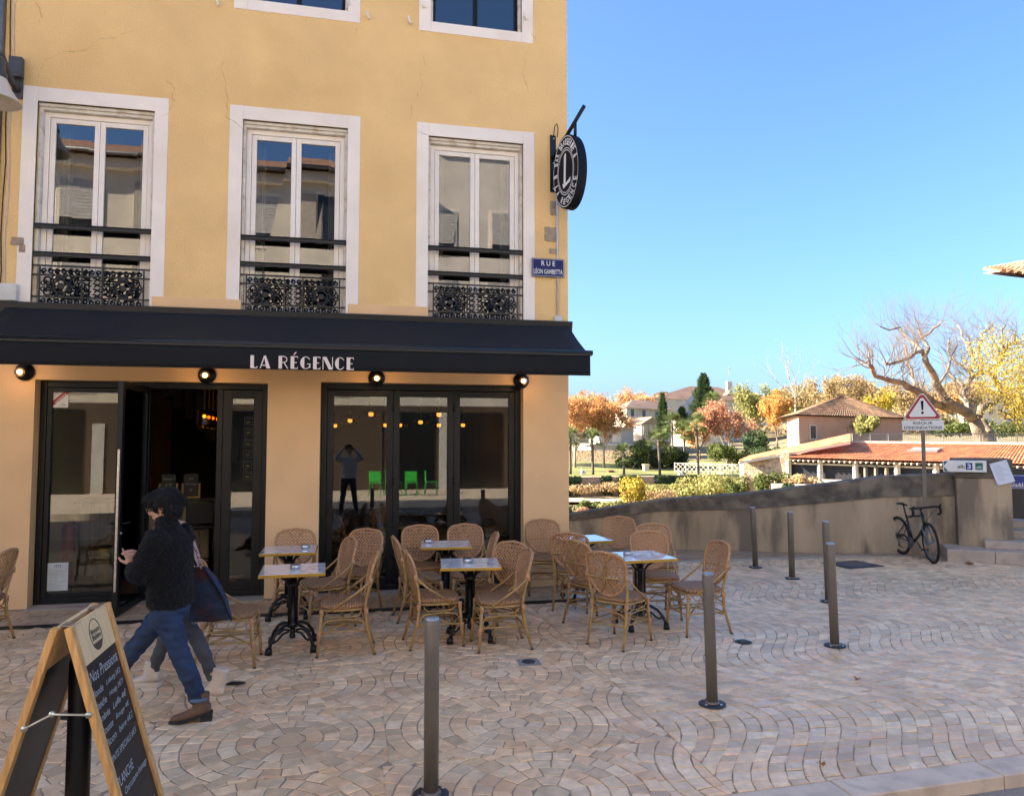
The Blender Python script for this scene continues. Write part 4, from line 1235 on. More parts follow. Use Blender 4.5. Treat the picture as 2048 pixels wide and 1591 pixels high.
mb = MB(); mb.prism([(.275, .06), (.385, .06), (.385, -.06), (.275, -.06)], -.087, -.0855); part('green_field', mb, grn, cs)
def pict_bike(parent, cx, cz, s_, m):
    mb = MB(); y = -.0885
    for dx in (-.30, .30): mb.tube([(cx + (dx + .2 * math.cos(t * .628)) * s_, y, cz + (-.18 + .2 * math.sin(t * .628)) * s_) for t in range(10)], .035 * s_, 4, closed=True)
    for a, b in (((-.3, -.18), (-.1, .12)), ((-.1, .12), (.2, .12)), ((.2, .12), (.3, -.18)), ((-.3, -.18), (.05, -.15)), ((.05, -.15), (.2, .12)), ((.2, .12), (.16, .28))): mb.tube([(cx + a[0] * s_, y, cz + a[1] * s_), (cx + b[0] * s_, y, cz + b[1] * s_)], .035 * s_, 4)
    part('bicycle_symbol', mb, m, parent)
pict_bike(cs, .065, 0, .105, mat('sign_ink', (.04, .04, .045), .6)); pict_bike(cs, .33, -.01, .085, sg_white)
nt_ = thing('notice_sheet', 'crooked white notice sheet pinned to the pillar beside the cycle sign', 'notice', (PP.x + DV.x * .66, PP.y + DV.y * .66, 1.46), ra)
M_ = Matrix.Rotation(R(-17), 4, 'Y')
mb = MB(); mb.box(-.13, .13, -.05, -.047, -.19, .19, M_=M_); part('sheet', mb, mat('notice_paper', (.66, .70, .78), .5, var=.03), nt_)
mb = MB(); ink = mat('grey_print', (.30, .33, .38), .7)
for i in range(12): mb.box(-.095, -.095 + random.uniform(.09, .19), -.0508, -.0503, .12 - i * .022, .125 - i * .022, M_=M_)
part('print', mb, ink, nt_)
mb = MB()
for x, z in ((-.11, .17), (.11, .17), (-.11, -.17), (.11, -.17)): mb.ball(M_ @ Vector((x, -.052, z)), .008, n=6, m=4)
mb.box(-.12, .12, -.047, -.031, -.02, .02, M_=M_)
part('fixing', mb, steel, nt_)

# ------------------------------------------------------------------ flood warning sign
fs = thing('flood_warning_sign', 'triangular red-bordered warning sign with exclamation mark above a flood notice plate', 'traffic sign', (9.62, 10.83, 0), R(-38))
mb = MB(); mb.box(-.03, .03, -.02, .02, 0, 2.70); part('post', mb, bol_m, fs, .006)
def tri(k, z0=2.36, h=.40, r=.02):
    c = (0, z0 + h / 3); P = [(-.31, z0), (.31, z0), (0, z0 + h * 1.22)]
    c = (0, sum(p[1] for p in P) / 3); out = []
    for i in range(3):
        a, b, d = Vector(P[i - 1]), Vector(P[i]), Vector(P[(i + 1) % 3])
        u1, u2 = (a - b).normalized(), (d - b).normalized()
        for t in (0, .5, 1):
            q = b + (u1 * (1 - t) + u2 * t) * .05
            out.append(((q.x - c[0]) * k, (q.y - c[1]) * k + c[1]))
    return out
mb = MB(); mb.prism(tri(1.0), -.045, -.022); part('triangle_backing', mb, mat('sign_back_grey', (.42, .42, .42), .4, .5), fs)
mb = MB(); mb.prism(tri(.98), -.047, -.0455); part('white_margin', mb, sg_white, fs)
mb = MB(); mb.prism(tri(.93), -.0485, -.0475); part('red_border', mb, mat('sign_red', (.36, .02, .035), .4), fs)
mb = MB(); mb.prism(tri(.72), -.050, -.049); part('white_field', mb, sg_white, fs)
mb = MB(); mb.prism([(-.022, 2.68), (.022, 2.68), (.012, 2.52), (-.012, 2.52)], -.052, -.0505); mb.prism([(.022 * math.cos(t * .6283), 2.475 + .022 * math.sin(t * .6283)) for t in range(10)], -.052, -.0505); part('exclamation_mark', mb, sg_black, fs)
mb = MB(); mb.box(-.315, .315, -.045, -.022, 2.17, 2.345); part('text_plate', mb, MATS['sign_plate_white'], fs, .01)
ink2 = mat('dark_sign_ink', (.05, .05, .055), .6)
text_part('lettering', 'RISQUE', ink2, fs, (0, -.0455, 2.295), (1, 0, 0), (0, 0, 1), .29, .052, .001, bold=.02)
text_part('lettering', "D'INONDATIONS", ink2, fs, (0, -.0455, 2.222), (1, 0, 0), (0, 0, 1), .57, .052, .001, bold=.02)

# ------------------------------------------------------------------ bicycle leaning on the sign post
bk = thing('bicycle', 'dark drop-bar bicycle leaning against the flood warning sign post', 'bicycle', (9.28, 10.72, 0), R(-91))
bk.location = (9.40, 10.80, 0); bk.rotation_euler = (0, 0, R(-103))
LEAN = Matrix.Rotation(R(5), 4, 'X')
frame_m = mat('bike_dark_frame', (.005, .007, .011), .25, .2, var=.1, coat=.6)
tyre_m = mat('tyre_rubber', (.009, .009, .0095), .8)
rim_m = mat('bike_rim', (.16, .18, .20), .3, .7)
refl_m = mat('amber_reflector', (.85, .22, .02), .3)
WB = .48; WR = .335
def bt(mb, pts, r, n=8, **k): mb.tube([LEAN @ Vector(p) for p in pts], r, n, **k)
def wheel(cx, steer):
    Ms = LEAN @ Matrix.Translation((cx, 0, WR)) @ Matrix.Rotation(steer, 4, 'Z')
    c = lambda r, t, y=0: Ms @ Vector((r * math.cos(t), y, r * math.sin(t)))
    mb = MB(); mb.tube([c(WR - .02, 2 * math.pi * i / 40) for i in range(40)], .0205, 8, closed=True); w_ = part('tyre', mb, tyre_m, bk)
    mb = MB(); mb.tube([c(WR - .05, 2 * math.pi * i / 40) for i in range(40)], .012, 6, closed=True); mb.build('rim', rim_m, w_)
    mb = MB(); mb.tube([c(0, 0, -.05), c(0, 0, .05)], .018, 10); mb.tube([c(.07, 2 * math.pi * i / 20, -.035) for i in range(20)], .004, 4, closed=True); mb.build('hub', rim_m, w_)
    mb = MB()
    for i in range(24):
        t = 2 * math.pi * i / 24; mb.tube([c(.018, t + .6 * (1 if i % 2 else -1), .03 * (1 if i % 4 < 2 else -1)), c(WR - .055, t)], .0016, 3)
    mb.build('spokes', rim_m, w_)
    for t in (.7, 3.6):
        mb = MB(); mb.tube([c(WR * .52, t, -.006), c(WR * .82, t, -.006)], .014, 4, flat=.6); mb.build('reflector', refl_m, w_)
wheel(-WB, 0); wheel(WB, R(-9))
BB = (-.06, 0, .27); ST = (-.20, 0, .72); HT = (.315, 0, .76); HB_ = (.355, 0, .60)
for nm, pts, r in (('seat_tube', [BB, ST], .017), ('top_tube', [(-.185, 0, .69), (.05, 0, .725), HT], .017), ('down_tube', [BB, (.16, 0, .42), HB_], .023), ('head_tube', [(.31, 0, .80), (.36, 0, .58)], .024)):
    mb = MB(); bt(mb, pts, r); part(nm, mb, frame_m, bk)
for s_ in (-1, 1):
    mb = MB(); bt(mb, [(BB[0], .03 * s_, BB[2]), (-WB, .06 * s_, WR)], .010); part('chain_stay', mb, frame_m, bk)
    mb = MB(); bt(mb, [(-.175, .02 * s_, .62), (-WB, .06 * s_, WR)], .008); part('seat_stay', mb, frame_m, bk)
    mb = MB(); bt(mb, [(.36, .045 * s_, .60), (.40, .055 * s_, .50), (WB, .055 * s_, WR)], [.014, .013, .009]); part('fork_blade', mb, mat('fork_blue_grey', (.07, .10, .13), .25, .3, coat=.6), bk)
mb = MB(); bt(mb, [(-.20, 0, .70), (-.245, 0, .89)], .0135); part('seat_post', mb, frame_m, bk)
mb = MB(); mb.loft([(LEAN @ Vector((x, 0, z)), LEAN.to_3x3() @ Vector((0, w_, 0)), LEAN.to_3x3() @ Vector((0, 0, .014))) for x, z, w_ in ((-.40, .905, .055), (-.36, .91, .07), (-.28, .90, .045), (-.19, .90, .022), (-.13, .895, .016))], 10); part('saddle', mb, tyre_m, bk)
mb = MB(); bt(mb, [(.31, 0, .80), (.295, 0, .86), (.37, 0, .895)], .016); part('stem', mb, frame_m, bk)
mb = MB(); P = []
for s_ in (-1, 1):
    seq_ = [(.37, 0, .895), (.37, .17 * s_, .90), (.385, .215 * s_, .90), (.45, .22 * s_, .895), (.475, .225 * s_, .86), (.465, .23 * s_, .80), (.42, .235 * s_, .775), (.36, .235 * s_, .772)]
    mb = MB(); bt(mb, seq_, .0165); part('drop_bar', mb, tyre_m, bk)
    mb = MB(); bt(mb, [(.45, .22 * s_, .90), (.50, .22 * s_, .935), (.515, .22 * s_, .95)], [.018, .018, .012]); bt(mb, [(.505, .22 * s_, .93), (.515, .222 * s_, .86), (.50, .225 * s_, .80)], .006, 6); part('brake_lever', mb, frame_m, bk)
    mb = MB(); bt(mb, [(.48, .2 * s_, .90), (.54, .12 * s_, .88), (.47, .05 * s_, .78), (.36, .02 * s_, .66)], .004, 5); part('brake_cable', mb, tyre_m, bk)
mb = MB(); mb.lathe([(.09, -.004), (.095, 0), (.09, .004)], 24, LEAN @ Vector((BB[0], -.05, BB[2])), ax='y'); mb.lathe([(.03, -.02), (.03, .02)], 12, LEAN @ Vector((BB[0], -.04, BB[2])), ax='y'); part('chain_ring', mb, rim_m, bk)
for s_ in (-1, 1):
    mb = MB(); e = (BB[0] + .12 * s_, .07 * s_, BB[2] - .12 * s_); bt(mb, [(BB[0], .065 * s_, BB[2]), e], .011); part('crank', mb, frame_m, bk)
    mb = MB(); M_ = LEAN @ Matrix.Translation((e[0], .12 * s_, e[2])); mb.box(-.045, .045, -.045, .045, -.011, .011, M_=M_); part('pedal', mb, tyre_m, bk, .004)
mb = MB(); mb.lathe([(.05, -.012), (.05, .012)], 18, LEAN @ Vector((-WB, -.045, WR)), ax='y'); bt(mb, [(-WB, -.05, WR - .03), (-WB + .03, -.05, WR - .10), (-WB + .02, -.05, WR - .17)], .014); part('rear_derailleur', mb, rim_m, bk)
mb = MB(); bt(mb, [(-WB, -.047, WR + .048), (BB[0], -.047, BB[2] + .09)], .004, 4); bt(mb, [(-WB + .02, -.047, WR - .19), (BB[0], -.047, BB[2] - .09)], .004, 4); part('chain', mb, rim_m, bk)

# ------------------------------------------------------------------ chalkboard easel
ab = thing('chalkboard_easel', 'wooden A-frame pavement chalkboard with handwritten drinks list', 'chalkboard', (-1.262, 3.99, 0))
pine = mat('pine_wood', (.64, .34, .11), .5, var=.22, scale=5, bump=.15, bscale=40, stretch=(14, 14, 1.2), obj=True, col2=(.50, .24, .075), var2=3)
pine_lt = mat('plywood_header', (.74, .52, .27), .5, var=.1, scale=3, stretch=(2, 12, 2), obj=True)
slate = mat('chalkboard_black', (.006, .006, .0065), .45, var=.3, scale=3)
chalk = mat('chalk_white', (.42, .42, .41), .8)
EH, EW, ES = 1.15, .28, .34
for sgn, nm in ((1, 'front_panel'), (-1, 'rear_panel')):
    # local frame of one leaf: u along the ridge (y), s down the slope
    top = Vector((sgn * .012, 0, EH)); low = Vector((sgn * ES, 0, .0)); d = (low - top); Ls = d.length; d.normalize()
    n = Vector((sgn * 1, 0, 0)); n = (n - d * n.dot(d)).normalized()
    U = Vector((0, 1, 0))
    def leaf_box(mb, u0, u1, s0, s1, h0, h1):
        q = [top + U * u + d * s_ + n * h for h in (h0, h1) for s_ in (s0, s1) for u in (u0, u1)]
        mb.add(q, [(0, 2, 3, 1), (4, 5, 7, 6), (0, 1, 5, 4), (2, 6, 7, 3), (0, 4, 6, 2), (1, 3, 7, 5)])
    for u0 in (-EW, EW - .05):
        mb = MB(); leaf_box(mb, u0, u0 + .05, 0, Ls, 0, .032); part('stile', mb, pine, ab, .004)
    mb = MB(); leaf_box(mb, -EW + .051, EW - .051, .0, .20, .006, .022); part('header_board', mb, pine_lt, ab)
    mb = MB(); leaf_box(mb, -EW + .051, EW - .051, Ls - .10, Ls - .05, .002, .028); part('bottom_rail', mb, pine, ab)
    mb = MB(); leaf_box(mb, -EW + .051, EW - .051, .201, Ls - .101, .006, .018); brd = part('slate', mb, slate, ab)
    if sgn == 1:
        zd = -d
        def wr(s_, txt, u, w_, h, nm='chalk_writing', sh=.35): text_part(nm, txt, chalk, ab, top + U * u + d * s_ + n * .0185, U, zd, w_, h, .001, shear=sh, align='LEFT')
        wr(.262, 'Nos Pressions', -.20, .40, .052)
        for i, (a, b) in enumerate((('Blonde', 'Loburg 3€2'), ('Blanche', 'Hoeg 3€7'), ('Ambrée', 'Leffe 4€'), ('Rousse', 'Rouge 4€'), ('Picon', 'biere 4€2'))):
            wr(.338 + i * .058, a, -.225, .15, .032); wr(.338 + i * .058, b, -.03, .22, .032)
        wr(.645, 'PINTE SPÉCIALE 6€5', -.22, .40, .036)
        wr(.76, 'PLANCHE', -.215, .24, .045, sh=.2); wr(.825, 'Charcuterie fromage', -.16, .36, .038)
        wr(.92, 'CAFÉ', -.215, .12, .04, sh=.2)
        for i in range(3): wr(1.0 + i * .022, ['brasserie artisanale', 'bar a vins', 'maison fondée'][i], .02, .17, .014)
        mb = MB(); c0 = top + d * .10 + n * .0225
        R0 = [c0 + U * (.075 * math.cos(t * .262)) + d * (.075 * math.sin(t * .262)) for t in range(24)]
        mb.tube(R0, .0022, 4, closed=True)
        mb.add([c0 + U * (.075 * math.cos(R(a))) + d * (.075 * math.sin(R(a))) for a in range(30, 151, 12)], [tuple(range(11))])
        part('brand_mark', mb, mat('burnt_mark', (.07, .045, .025), .7), ab)
        for k, tx in enumerate(('Bonnette', 'Belière')): text_part('brand_lettering', tx, MATS['burnt_mark'], ab, c0 + d * (-.02 + .03 * k) + n * .001, U, zd, .115, .026, .001, shear=.2, bold=.02)
for y in (-.18, .18):
    mb = MB(); mb.box(-.035, .035, y - .04, y + .04, EH + .001, EH + .004); part('hinge', mb, steel, ab)
brass = mat('pale_brass', (.62, .56, .40), .35, .8)
for y in (-EW - .004, EW + .004):
    zc = EH - .40; xx = ES * (.40 / EH) + .01
    mb = MB(); mb.tube([(-xx, y, zc - .02), (-.02, y, zc + .035)], .010, 6, flat=.5); mb.tube([(-.02, y, zc + .035), (xx, y, zc + .02)], .010, 6, flat=.5)
    for p in ((-xx, zc - .02), (-.02, zc + .035), (xx, zc + .02)): mb.lathe([(.014, -.006), (.014, .006)], 8, (p[0], y, p[1]), ax='y')
    part('stay', mb, brass, ab)

# ------------------------------------------------------------------ small things lying on the paving
def disc_thing(name, label, cat, p, r, m, z=.004):
    o = thing(name, label, cat, (*p, z)); return o
mh = thing('manhole_cover', 'square blue-grey manhole cover near the low wall', 'manhole', (7.95, 10.53, 0), R(8))
mb = MB(); mb.box(-.36, .36, -.30, .30, -.01, .006); part('frame', mb, base_m, mh, .003)
mb = MB(); mb.lathe([(.27, .0065), (.27, .012), (.25, .014), (.02, .014)], 28); part('lid', mb, mat('manhole_iron', (.10, .11, .125), .45, .5, bump=.5, bscale=120), mh)
cp = thing('water_valve_cap', 'small dark valve cap set in the paving near the middle table', 'valve cap', (1.60, 6.58, .0))
mb = MB(); mb.box(-.10, .10, -.10, .10, -.01, .003); part('surround', mb, mat('cap_cement', (.25, .23, .21), .8), cp)
mb = MB(); mb.lathe([(.065, .0032), (.065, .009), (.05, .011)], 6); part('lid', mb, base_m, cp)
cp2 = thing('broken_valve_cap', 'small dark hole with loose cover in the paving by the bollards', 'valve cap', (3.84, 6.76, 0))
mb = MB(); mb.lathe([(.085, .001), (.085, .006), (.06, .006), (.055, .001)], 14); part('ring', mb, base_m, cp2)
mb = MB(); mb.lathe([(.055, .002), (.05, .012), (.02, .02)], 10, (.012, .02, 0)); part('lid', mb, mat('green_cap', (.05, .075, .06), .6), cp2)
leaf_m = mat('fallen_leaf', (.30, .13, .035), .7, var=.3, scale=30)
def fallen(p, s_, a, label):
    t = thing('fallen_leaf', label, 'leaf', (*p, .012), a)
    mb = MB(); n = 14; P = []
    for k in range(n):
        th = 2 * math.pi * k / n; q = s_ * (1 if k % 2 else .62); P.append((q * math.cos(th), q * .8 * math.sin(th), .012 * math.sin(th * 2) + .01))
    mb.add(P + [(0, 0, .0)], [(k, (k + 1) % n, n) for k in range(n)]); o = part('blade', mb, leaf_m, t); m_ = o.modifiers.new('s', 'SOLIDIFY'); m_.thickness = .001
    mb = MB(); mb.tube([(s_ * .5, 0, .006), (s_ * 1.6, .01, .004)], .0016, 4); part('stalk', mb, leaf_m, t)
fallen((9.82, 10.16), .10, .3, 'large brown fallen leaf against the lowest bridge step')
fallen((4.16, 5.49), .035, 1.2, 'small orange fallen leaf on the cobbles between two bollards')
fallen((2.86, 4.12), .022, 2.2, 'tiny orange leaf lying beside the kerb')
dg_ = thing('dropped_rag', 'small dark scrap lying on the cobbles behind the walkers', 'litter', (-.90, 6.5, 0))
mb = MB(); mb.loft([((-.07, 0, .008), (0, .01, 0), (0, 0, .006)), ((-.03, .01, .012), (0, .035, 0), (0, 0, .011)), ((.03, 0, .012), (0, .03, 0), (0, 0, .010)), ((.08, .01, .008), (0, .012, 0), (0, 0, .005))], 10); part('scrap', mb, tyre_m, dg_)
# ------------------------------------------------------------------ people
skin_m = mat('skin', (.50, .27, .18), .5, var=.06, scale=20)
def hand(mb, wrist, dr, pal, curls, sc_=1.0, side=1):
    """palm with four fingers and a thumb; dr = finger direction, pal = direction the palm faces"""
    dr = Vector(dr).normalized(); pal = Vector(pal); pal = (pal - dr * pal.dot(dr)).normalized(); sd = dr.cross(pal) * side
    w_ = Vector(wrist)
    mb.loft([(w_ + dr * (t * .088 * sc_), sd * (a * sc_), pal * (b * sc_)) for t, a, b in ((-.15, .024, .019), (.15, .030, .016), (.55, .040, .014), (1.0, .041, .012))], 12)
    for k, (off, L_, r) in enumerate(((.032, .074, .0088), (.011, .082, .0092), (-.011, .077, .0088), (-.031, .060, .0078))):
        p = w_ + dr * (.080 * sc_) + sd * (off * sc_); d = dr.copy(); P = [p]
        for s_ in (.45, .32, .26):
            a = curls[k] * (1.0 if len(P) > 1 else .7)
            d = (d * math.cos(a) + pal * math.sin(a)).normalized(); pal2 = (pal * math.cos(a) - dr * math.sin(a))
            p = p + d * (L_ * s_ * sc_); P.append(p)
            pal_k = pal2
        mb.tube(P, [r * sc_, r * sc_, r * .92 * sc_, r * .75 * sc_], 8)
    p = w_ + dr * (.022 * sc_) + sd * (.026 * sc_)
    d = (dr * .7 + sd * .6 + pal * .3).normalized()
    mb.tube([p, p + d * .035 * sc_, p + d * .06 * sc_ + pal * .012 * sc_ + dr * .006, p + d * .066 * sc_ + dr * .03 * sc_ + pal * .018 * sc_], [.013 * sc_, .012 * sc_, .0105 * sc_, .008 * sc_], 8)
def head_parts(mb, c, Fv, Sv, Uv, s_=1.0):
    b = lambda f, s, u, rf, rs, ru: mb.ball(c + Fv * f * s_ + Sv * s * s_ + Uv * u * s_, rs * s_, rf * s_, ru * s_, 14, 10, X=Sv, Y=Fv, Z=Uv)
    b(0, 0, .02, .098, .078, .098); b(.028, 0, -.045, .062, .058, .065); b(.045, 0, -.088, .034, .034, .026)
    b(.088, 0, -.018, .026, .013, .024); b(.098, 0, -.030, .013, .014, .011); b(.068, 0, .025, .03, .05, .016)
    b(.080, 0, -.060, .012, .022, .0055); b(.078, 0, -.070, .012, .020, .006)
    for sg in (-1, 1):
        b(-.008, .078 * sg, -.012, .020, .008, .030); b(.058, .040 * sg, -.028, .02, .02, .02)
def boot(parent, an, dr, hgt, m, sole_m, chunky=False, pitch=0, fat=1.0, nm='boot'):
    an = Vector(an); dr = Vector(dr).normalized(); sd = Vector((dr.y, -dr.x, 0)); Z = Vector((0, 0, 1))
    M_ = Matrix.Translation(an + dr * .12) @ Matrix.Rotation(pitch, 4, sd) @ Matrix.Translation(-(an + dr * .12))
    heel = .045 if not chunky else .038
    mb = MB()
    P = []
    for s_, w_, h, z in ((-.072, .028, .030, .045), (-.05, .036, .05, .06), (.0, .040, .055, .065), (.07, .040, .038, .050), (.13, .043, .028, .038), (.175, .034, .022, .032), (.197, .016, .013, .026)):
        P.append((M_ @ (an + dr * s_ + Z * (z + heel * max(0, (.07 - s_) / .14) * .8)), (M_.to_3x3() @ sd) * w_ * fat, (M_.to_3x3() @ Z) * h))
    mb.loft(P, 14)
    P = []
    for z, rf, rs, fx in ((.05, .058, .042, .0), (.10, .055, .043, -.006), (.15, .052, .045, -.01), (hgt, .054, .047, -.012)):
        P.append((M_ @ (an + dr * fx + Z * (z + heel)), (M_.to_3x3() @ dr) * rf * fat, (M_.to_3x3() @ sd) * rs * fat))
    mb.loft(P, 16)
    o = remeshed(nm, mb, m, parent, .007, 5)
    mb = MB(); th = .014 if not chunky else .034
    out = []
    for s_, w_ in ((-.085, .018), (-.075, .034), (-.03, .042), (.05, .043), (.13, .048), (.175, .040), (.205, .018)): out.append((s_, w_ * fat))
    pts = [(s_, w_) for s_, w_ in out] + [(s_, -w_) for s_, w_ in reversed(out)]
    def zz(s_): return heel * min(1, max(0, (.07 - s_) / .05)) * (0 if chunky else 1)
    lo = [M_ @ (an + dr * s_ + sd * w_ + Z * (zz(s_) + .002)) for s_, w_ in pts]; hi = [M_ @ (an + dr * s_ + sd * w_ + Z * (zz(s_) + .002 + th)) for s_, w_ in pts]
    n = len(pts); mb.add(lo + hi, [tuple(reversed(range(n))), tuple(range(n, 2 * n))] + [(i, (i + 1) % n, n + (i + 1) % n, n + i) for i in range(n)])
    if chunky:
        for s_ in (-.06, -.02, .03, .08, .13, .17):
            M2 = M_ @ Matrix.Translation(an + dr * s_) @ Matrix(((dr.x, sd.x, 0, 0), (dr.y, sd.y, 0, 0), (0, 0, 1, 0), (0, 0, 0, 1)))
            mb.box(-.014, .014, -.05, .05, -.006, .012, M_=M2)
    else:
        M2 = M_ @ Matrix.Translation(an) @ Matrix(((dr.x, sd.x, 0, 0), (dr.y, sd.y, 0, 0), (0, 0, 1, 0), (0, 0, 0, 1)))
        mb.box(-.082, -.005, -.036, .036, .0, .049, M_=M2)
    mb.build('sole', sole_m, o)
    return o
def make_person(label, base, face, J, spec, group=None):
    base = Vector((*base, 0)); Fv = Vector((*face, 0)).normalized(); Sv = Vector((-Fv.y, Fv.x, 0)); Uv = Vector((0, 0, 1))   # Sv = her left
    t = thing('person', label, 'person', tuple(base), group=group)
    v = lambda p: Vector(p)
    L = {k: v(p) for k, p in J.items()}
    hf = Vector((*spec.get('head_face', face), spec.get('nod', -.1))).normalized(); hs = Uv.cross(hf).normalized(); hu = hf.cross(hs)
    body = MB()
    head_parts(body, L['head'], hf, hs, hu, spec.get('hs', 1.0))
    body.tube([L['head'] - hu * .07 - hf * .015, L['neck'] + Uv * .04, L['neck'] - Uv * .03], [.050, .048, .055], 12)
    body.loft([(L['pelvis'] + Uv * z + Fv * f, Sv * a, Fv * b) for z, f, a, b in ((-.06, 0, .14, .09), (.08, 0, .14, .095), (.22, .01, .125, .09), (.36, .012, .13, .08), (.42, .01, .10, .06), (.48, 0, .05, .045))], 16)
    for s_ in 'lr':
        body.tube([L['sh' + s_], L['el' + s_], L['wr' + s_]], [.040, .036, .026], 10)
        body.tube([L['hip' + s_], L['kn' + s_], L['an' + s_]], [.075, .052, .036], 12)
        fd = Vector((*spec.get('foot' + s_, face), 0)).normalized()
        hd = spec['hand' + s_]
        hand(body, L['wr' + s_], hd[0], hd[1], hd[2], .93, hd[3])
    remeshed('body', body, skin_m, t, spec.get('voxel', .0055), 3)
    mb = MB()
    tor = spec['torso']
    mb.loft([(L['pelvis'] + Uv * (z - L['pelvis'].z) + Fv * f, Sv * a, Fv * b) for z, f, a, b in tor], 22)
    sr = spec['sleeve']
    for s_ in 'lr':
        q = (L['el' + s_] + L['sh' + s_]) / 2
        wr = L['wr' + s_] + (L['el' + s_] - L['wr' + s_]).normalized() * .03
        mb.tube([L['sh' + s_] + (L['neck'] - L['sh' + s_]) * .25, L['sh' + s_] - Uv * .015, q, L['el' + s_], (L['el' + s_] + wr) / 2, wr], sr, 14)
    jk = remeshed(spec['top_name'], mb, spec['top_mat'], t, .011, 6, spec.get('fuzz', .006), spec.get('fuzz_scale', 55))
    mb = MB()
    mb.loft([(L['pelvis'] + Uv * z + Fv * f, Sv * a, Fv * b) for z, f, a, b in spec['hips']], 20)
    lr_ = spec['leg']
    for s_ in 'lr':
        h, k, a = L['hip' + s_], L['kn' + s_], L['an' + s_]
        mb.tube([h + Uv * .03, h - Uv * .06 + (k - h) * .1, (h + k) / 2, k + (h - k) * .12, k + (a - k) * .15, (k + a) / 2 - Fv * .008, a + (k - a) * .12, a + Uv * spec.get('hem', .015)], lr_, 16)
    tr = remeshed('trousers', mb, spec['leg_mat'], t, .010, 4, 0)
    # folds pulled round knees and thighs
    displace(tr.data, lambda p: .008 * noise.noise(Vector((p.x * 9, p.y * 9, p.z * 24))) + .006 * noise.noise(Vector((p.x * 22 + p.z * 14, p.y * 16, p.z * 30))))
    return t, L, Fv, Sv, (hf, hs, hu), jk, tr
def fibres(parent, src, m, n, ln, seed=1):
    """short wool fibres standing off a knitted surface"""
    rg = random.Random(seed); mb = MB(); P = src.data.polygons; V = src.data.vertices
    for _ in range(n):
        f = P[rg.randrange(len(P))]; c = V[f.vertices[rg.randrange(len(f.vertices))]].co; nrm = f.normal
        d = (nrm + Vector((rg.uniform(-1, 1), rg.uniform(-1, 1), rg.uniform(-1.2, .6)))).normalized()
        s_ = d.orthogonal().normalized() * .0016
        k_ = rg.uniform(.6, 1.5) if rg.random() > .12 else 3.2
        e = c + d * ln * rg.uniform(.5, 1.2)
        mb.add([c - s_, c + s_, e + Vector((0, 0, -.004))], [(0, 1, 2)], 0, (k_, k_, k_))
    o = mb.build('wool_fibres', m, parent); tag(o, kind='stuff'); return o
def hair_cap(t, c, ax, m, seed, bun=None, length=.0, vol=1.0, nape=-.02):
    hf, hs, hu = ax; rg = random.Random(seed); mb = MB()
    mb.ball(c - hf * .022 + hu * .043, .092 * vol, .108 * vol, .094 * vol, 16, 12, X=hs, Y=hf, Z=hu)
    mb.ball(c - hf * .055 + hu * nape, .078 * vol, .062 * vol, .082 * vol, 14, 10, X=hs, Y=hf, Z=hu)
    for s_ in (-1, 1): mb.ball(c - hf * .006 + hs * s_ * .066 + hu * .052, .020, .05, .034, X=hs, Y=hf, Z=hu)
    mb.ball(c + hf * .062 + hu * .088, .058, .05, .032, X=hs, Y=hf, Z=hu)
    if bun: mb.ball(c + hf * bun[0] + hu * bun[1], bun[2], bun[2], bun[2])
    cap = remeshed('hair', mb, m, t, .006, 3, .0045, 30)
    mb = MB(); P = cap.data.polygons
    for _ in range(2200):
        f = P[rg.randrange(len(P))]; p = Vector(f.center); d = (Vector((0, 0, -1)) - hf * .35 + Vector((rg.uniform(-.5, .5), rg.uniform(-.5, .5), rg.uniform(-.2, .4))))
        d = (d - f.normal * d.dot(f.normal) * .9).normalized(); p += f.normal * .002
        mb.tube([p, p + d * .022 + f.normal * .004, p + d * .045 + f.normal * .001 + Vector((rg.uniform(-.006, .006), rg.uniform(-.006, .006), 0))], [.0013, .0016, .0006], 3)
    o = mb.build('hair_strands', m, cap); tag(o, kind='stuff')
    return cap
def face_bits(t, c, ax, glasses=True):
    hf, hs, hu = ax
    for s_ in (-1, 1):
        mb = MB(); mb.ball(c + hf * .078 + hs * .031 * s_ + hu * .004, .0115); part('eye', mb, mat('eye_white', (.7, .68, .65), .2), t)
        mb = MB(); mb.ball(c + hf * .087 + hs * .031 * s_ + hu * .003, .0052, n=8, m=6); part('pupil', mb, mat('pupil_dark', (.02, .012, .01), .2), t)
    if glasses:
        g_ = MB(); gm = mat('gold_wire', (.55, .42, .22), .3, .9)
        for s_ in (-1, 1):
            g_.tube([c + hf * .098 + hs * (.033 * s_ + .024 * math.cos(k * .45)) + hu * (.002 + .02 * math.sin(k * .45)) for k in range(14)], .0016, 5, closed=True)
            g_.tube([c + hf * .098 + hs * .057 * s_ + hu * .006, c + hf * .04 + hs * .080 * s_ + hu * .006, c - hf * .02 + hs * .084 * s_ + hu * -.006], .0016, 5)
        g_.tube([c + hf * .099 + hs * .009, c + hf * .103 + hu * .004, c + hf * .099 - hs * .009], .0016, 5)
        part('glasses', g_, gm, t)
denim = mat('blue_denim', (.010, .025, .066), .8, var=.35, scale=7, bump=.2, bscale=400, col2=(.02, .04, .09), var2=5)
wool = mat('charcoal_boucle', (.0055, .0055, .006), .95, var=.4, scale=60, bump=.7, bscale=160, dist=.01, sheen=.06, spec=.2)
fibre_m = mat('charcoal_fibre', (.011, .011, .012), .9, attr=True)
hair_m = mat('near_black_hair', (.005, .0035, .003), .45, var=.4, scale=50)
suede = mat('brown_suede', (.135, .075, .042), .9, var=.2, scale=30)
sole_d = mat('black_sole', (.012, .011, .010), .6)
F1 = Vector((-.93, .36, 0)).normalized(); S1 = Vector((-F1.y, F1.x, 0))
c0 = Vector((.035, 0, 0))
